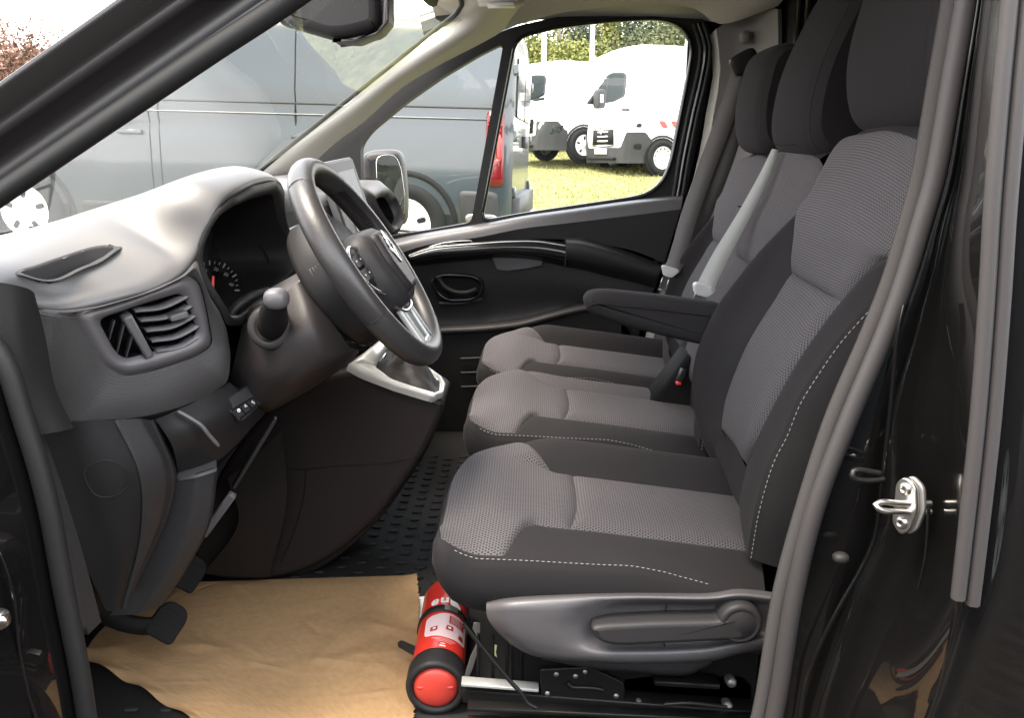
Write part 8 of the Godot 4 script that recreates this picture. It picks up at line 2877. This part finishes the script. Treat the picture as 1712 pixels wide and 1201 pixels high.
func tree(called: String, label: String, at: Vector3, high: float, r: Vector3, leafm: Material, n: int, seed_: int, pointed := 0.0, group := "") -> void:
	var o := thing(called, label, "tree", group, Transform3D(Basis(), at))
	var st := st_new()
	tube(st, cr([Vector3(0, -0.3, 0), Vector3(0.05, high * 0.3, 0.03), Vector3(-0.04, high * 0.75, 0.0)], 8), [0.22, 0.2, 0.18, 0.16, 0.14, 0.12, 0.1, 0.06], 8)
	fin(st, "trunk", M.bark, o)
	for k in 5:
		st = st_new()
		var a := k * 2.4 + seed_
		var y := high * (0.3 + 0.09 * k)
		tube(st, cr([Vector3(0, y, 0), Vector3(cos(a) * r.x * 0.35, y + r.y * 0.25, sin(a) * r.x * 0.35), Vector3(cos(a) * r.x * 0.7, y + r.y * 0.55, sin(a) * r.x * 0.7)], 6), [0.07, 0.06, 0.05, 0.04, 0.03, 0.015], 6)
		fin(st, "limb", M.bark, o)
	st = SurfaceTool.new()
	st.begin(Mesh.PRIMITIVE_TRIANGLES)
	crown(st, r, n * 3, 0.085, seed_, pointed)
	st.generate_normals()
	var m := MeshInstance3D.new()
	m.mesh = st.commit()
	m.material_override = leafm
	m.name = "crown"
	o.add_child(m, true)
	m.position = Vector3(0, maxf(high - r.y, r.y * 0.7), 0)

func poles_and_trees() -> void:
	var spots := [[Vector3(-0.12, 5.78, -34.00), 1.9], [Vector3(0.37, 5.16, -31.00), 1.6], [Vector3(1.07, 5.48, -33.00), 1.7], [Vector3(1.53, 4.92, -30.00), 1.4], [Vector3(2.34, 6.39, -37.00), 2.0], [Vector3(2.37, 5.16, -31.00), 1.4], [Vector3(3.60, 7.31, -42.00), 3.0], [Vector3(3.32, 5.88, -33.00), 1.3], [Vector3(4.64, 7.18, -40.00), 3.0], [Vector3(4.12, 5.24, -31.00), 1.8], [Vector3(6.15, 7.59, -42.00), 3.2], [Vector3(5.15, 5.65, -33.00), 2.0], [Vector3(6.19, 6.32, -35.00), 2.6], [Vector3(6.47, 5.76, -33.00), 2.4], [Vector3(8.55, 7.73, -42.00), 3.2], [Vector3(8.04, 6.50, -36.00), 2.8], [Vector3(-1.07, 5.90, -36.00), 2.4], [Vector3(-2.23, 6.27, -38.00), 2.6], [Vector3(3.18, 8.32, -44.00), 2.8], [Vector3(8.16, 8.92, -46.00), 3.4]]
	var looks := ["leaf_lime", "leaf_lime", "leaf_lime", "leaf_lime", "leaf_deep", "leaf_lime", "leaf_deep", "leaf_lime", "leaf_deep", "leaf_olive", "leaf_deep", "leaf_olive", "leaf_green", "leaf_olive", "leaf_deep", "leaf_green", "leaf_lime", "leaf_green", "leaf_green", "leaf_deep"]
	var words := ["lime-green bushy tree at the left end of the wood, beside the grey pole", "lime-green shrub low behind the farthest white van", "light yellow-green shrub right of the grey pole", "small yellow-green shrub left of the dark conifer", "tall dark green tree left of the white lamp pole", "lime shrub at the foot of the white lamp pole", "broad dark tree behind the white lamp pole", "slim pointed yellow-green young tree right of the white lamp pole", "dark woodland tree behind the slim pointed tree", "olive shrub above the high white roof", "large dark tree in the middle of the wood", "yellowish olive tree above the white van roof", "rounded mid-green tree near the window's right edge", "olive tree in front of the round green tree, at the window edge", "dark tall tree at the back right of the wood", "green tree behind the far door post", "lime tree behind the slate van's tail", "green tree hidden behind the slate van", "green tree behind the dark conifer, at the skyline", "dark tree on the skyline above the round green tree"]
	for k in spots.size():
		var p: Vector3 = spots[k][0]
		var r: float = spots[k][1]
		var g := gy(p.x, p.z)
		var slim := k == 7
		var conifer := k == 4
		var high: float = p.y + r * (0.25 if not slim else 1.0) - g
		tree(["broadleaf_tree", "shrub", "shrub", "shrub", "conifer", "shrub", "broadleaf_tree", "young_tree", "broadleaf_tree", "shrub"][k] if k < 10 else "broadleaf_tree", words[k], Vector3(p.x, g, p.z), maxf(high, 1.6), Vector3(r, maxf(high * 0.46, r * 0.8), r) if not slim else Vector3(0.75, high * 0.42, 0.75), M[looks[k]], 2600, 100 + k, 0.85 if slim or conifer else 0.0)
	# poles
	var pl := [[Vector3(0.51, 4.06, -24.00), 0.075, "pole_grey", "pale grey pole with a dark top, left in the window", 6.0], [Vector3(1.40, 5.77, -36.00), 0.09, "pole_wood", "thin brown pole far off, second from the left in the window", 7.5], [Vector3(2.10, 4.62, -26.00), 0.075, "pole_grey", "white lamp pole rising above the white vans, in front of the dark conifer", 8.0]]
	for q in pl:
		var g := gy(q[0].x, q[0].z)
		var t := thing("lamp_pole" if q[2] == "pole_grey" else "wooden_pole", q[3], "pole", "", Transform3D(Basis(), Vector3(q[0].x, g, q[0].z)))
		var st := st_new()
		tube(st, PackedVector3Array([Vector3(0, -0.2, 0), Vector3(0, q[4] * 0.5, 0), Vector3(0, q[4], 0)]), [q[1] * 1.15, q[1], q[1] * 0.8], 12)
		fin(st, "shaft", M[q[2]], t)
		st = st_new()
		bx(st, Vector3(0, 0.05, 0), Vector3(0.32, 0.12, 0.32), 0.03)
		fin(st, "foot", M.pole_grey, t)
		if q[2] == "pole_grey":
			st = st_new()
			tube(st, cr([Vector3(0, q[4], 0), Vector3(0.2, q[4] + 0.3, 0), Vector3(0.9, q[4] + 0.35, 0)], 8), 0.04, 8)
			fin(st, "arm", M.pole_grey, t)
			st = st_new()
			blob(st, Vector3(1.1, q[4] + 0.33, 0), Vector3(0.6, 0.12, 0.25), 0.5)
			fin(st, "lamp_head", M.metal_grey, t)
		else:
			st = st_new()
			bx(st, Vector3(0, q[4] - 0.4, 0), Vector3(1.2, 0.1, 0.1), 0.02)
			fin(st, "crossarm", M.pole_wood, t)
	# brown hillside far off
	var st := st_new()
	var rows := []
	for i in 14:
		var r := PackedVector3Array()
		for j in 40:
			var x := -60.0 + 120.0 * j / 39.0
			var z := -70.0 - 45.0 * i / 13.0
			r.append(Vector3(x, gy(x, -70.0) - 1.0 + (7.5 + 2.0 * sin(x * 0.09 + 1.0) + 1.2 * sin(x * 0.31)) * sin(PI * 0.5 * i / 13.0), z))
		rows.append(r)
	grid(st, rows)
	meta3(fin(st, "hill", M.hill_scrub, self), "", "", "", "structure")
	# beyond the windscreen at the left: reddish tree and a low building
	var tp := Vector3(-18.05, 4.70, -28.00)
	tree("autumn_tree", "reddish autumn tree over the low roof, at the upper left corner", Vector3(tp.x, gy(tp.x, tp.z), tp.z), tp.y + 1.2 - gy(tp.x, tp.z), Vector3(1.8, 2.0, 1.8), M.leaf_rust, 2600, 301)
	var hp := Vector3(-16.63, 3.40, -24.00)
	var h := thing("low_building", "low pale building with grey roof, just above the windscreen post at the left edge", "building", "", Transform3D(Basis(), Vector3(hp.x - 3.0, gy(hp.x, hp.z) - 0.2, hp.z)))
	st = st_new()
	var top: float = hp.y - gy(hp.x, hp.z) + 0.2
	bx(st, Vector3(0, top * 0.4, 0), Vector3(9.0, top * 0.8, 5.0), 0.02)
	fin(st, "wall", M.plaster, h)
	st = st_new()
	xf = Transform3D(Basis(Vector3.UP, PI / 2), Vector3.ZERO)
	slab(st, [Vector2(-2.8, top * 0.8), Vector2(2.8, top * 0.8), Vector2(0, top * 1.05)], -4.7, 4.7, 0.02)
	fin(st, "roof", M.roof_slate, h)
	for k in 3:
		st = st_new()
		bx(st, Vector3(-2.5 + 2.5 * k, top * 0.45, 2.51), Vector3(1.1, 0.9, 0.06), 0.01)
		fin(st, "window", M.window_dark, h)
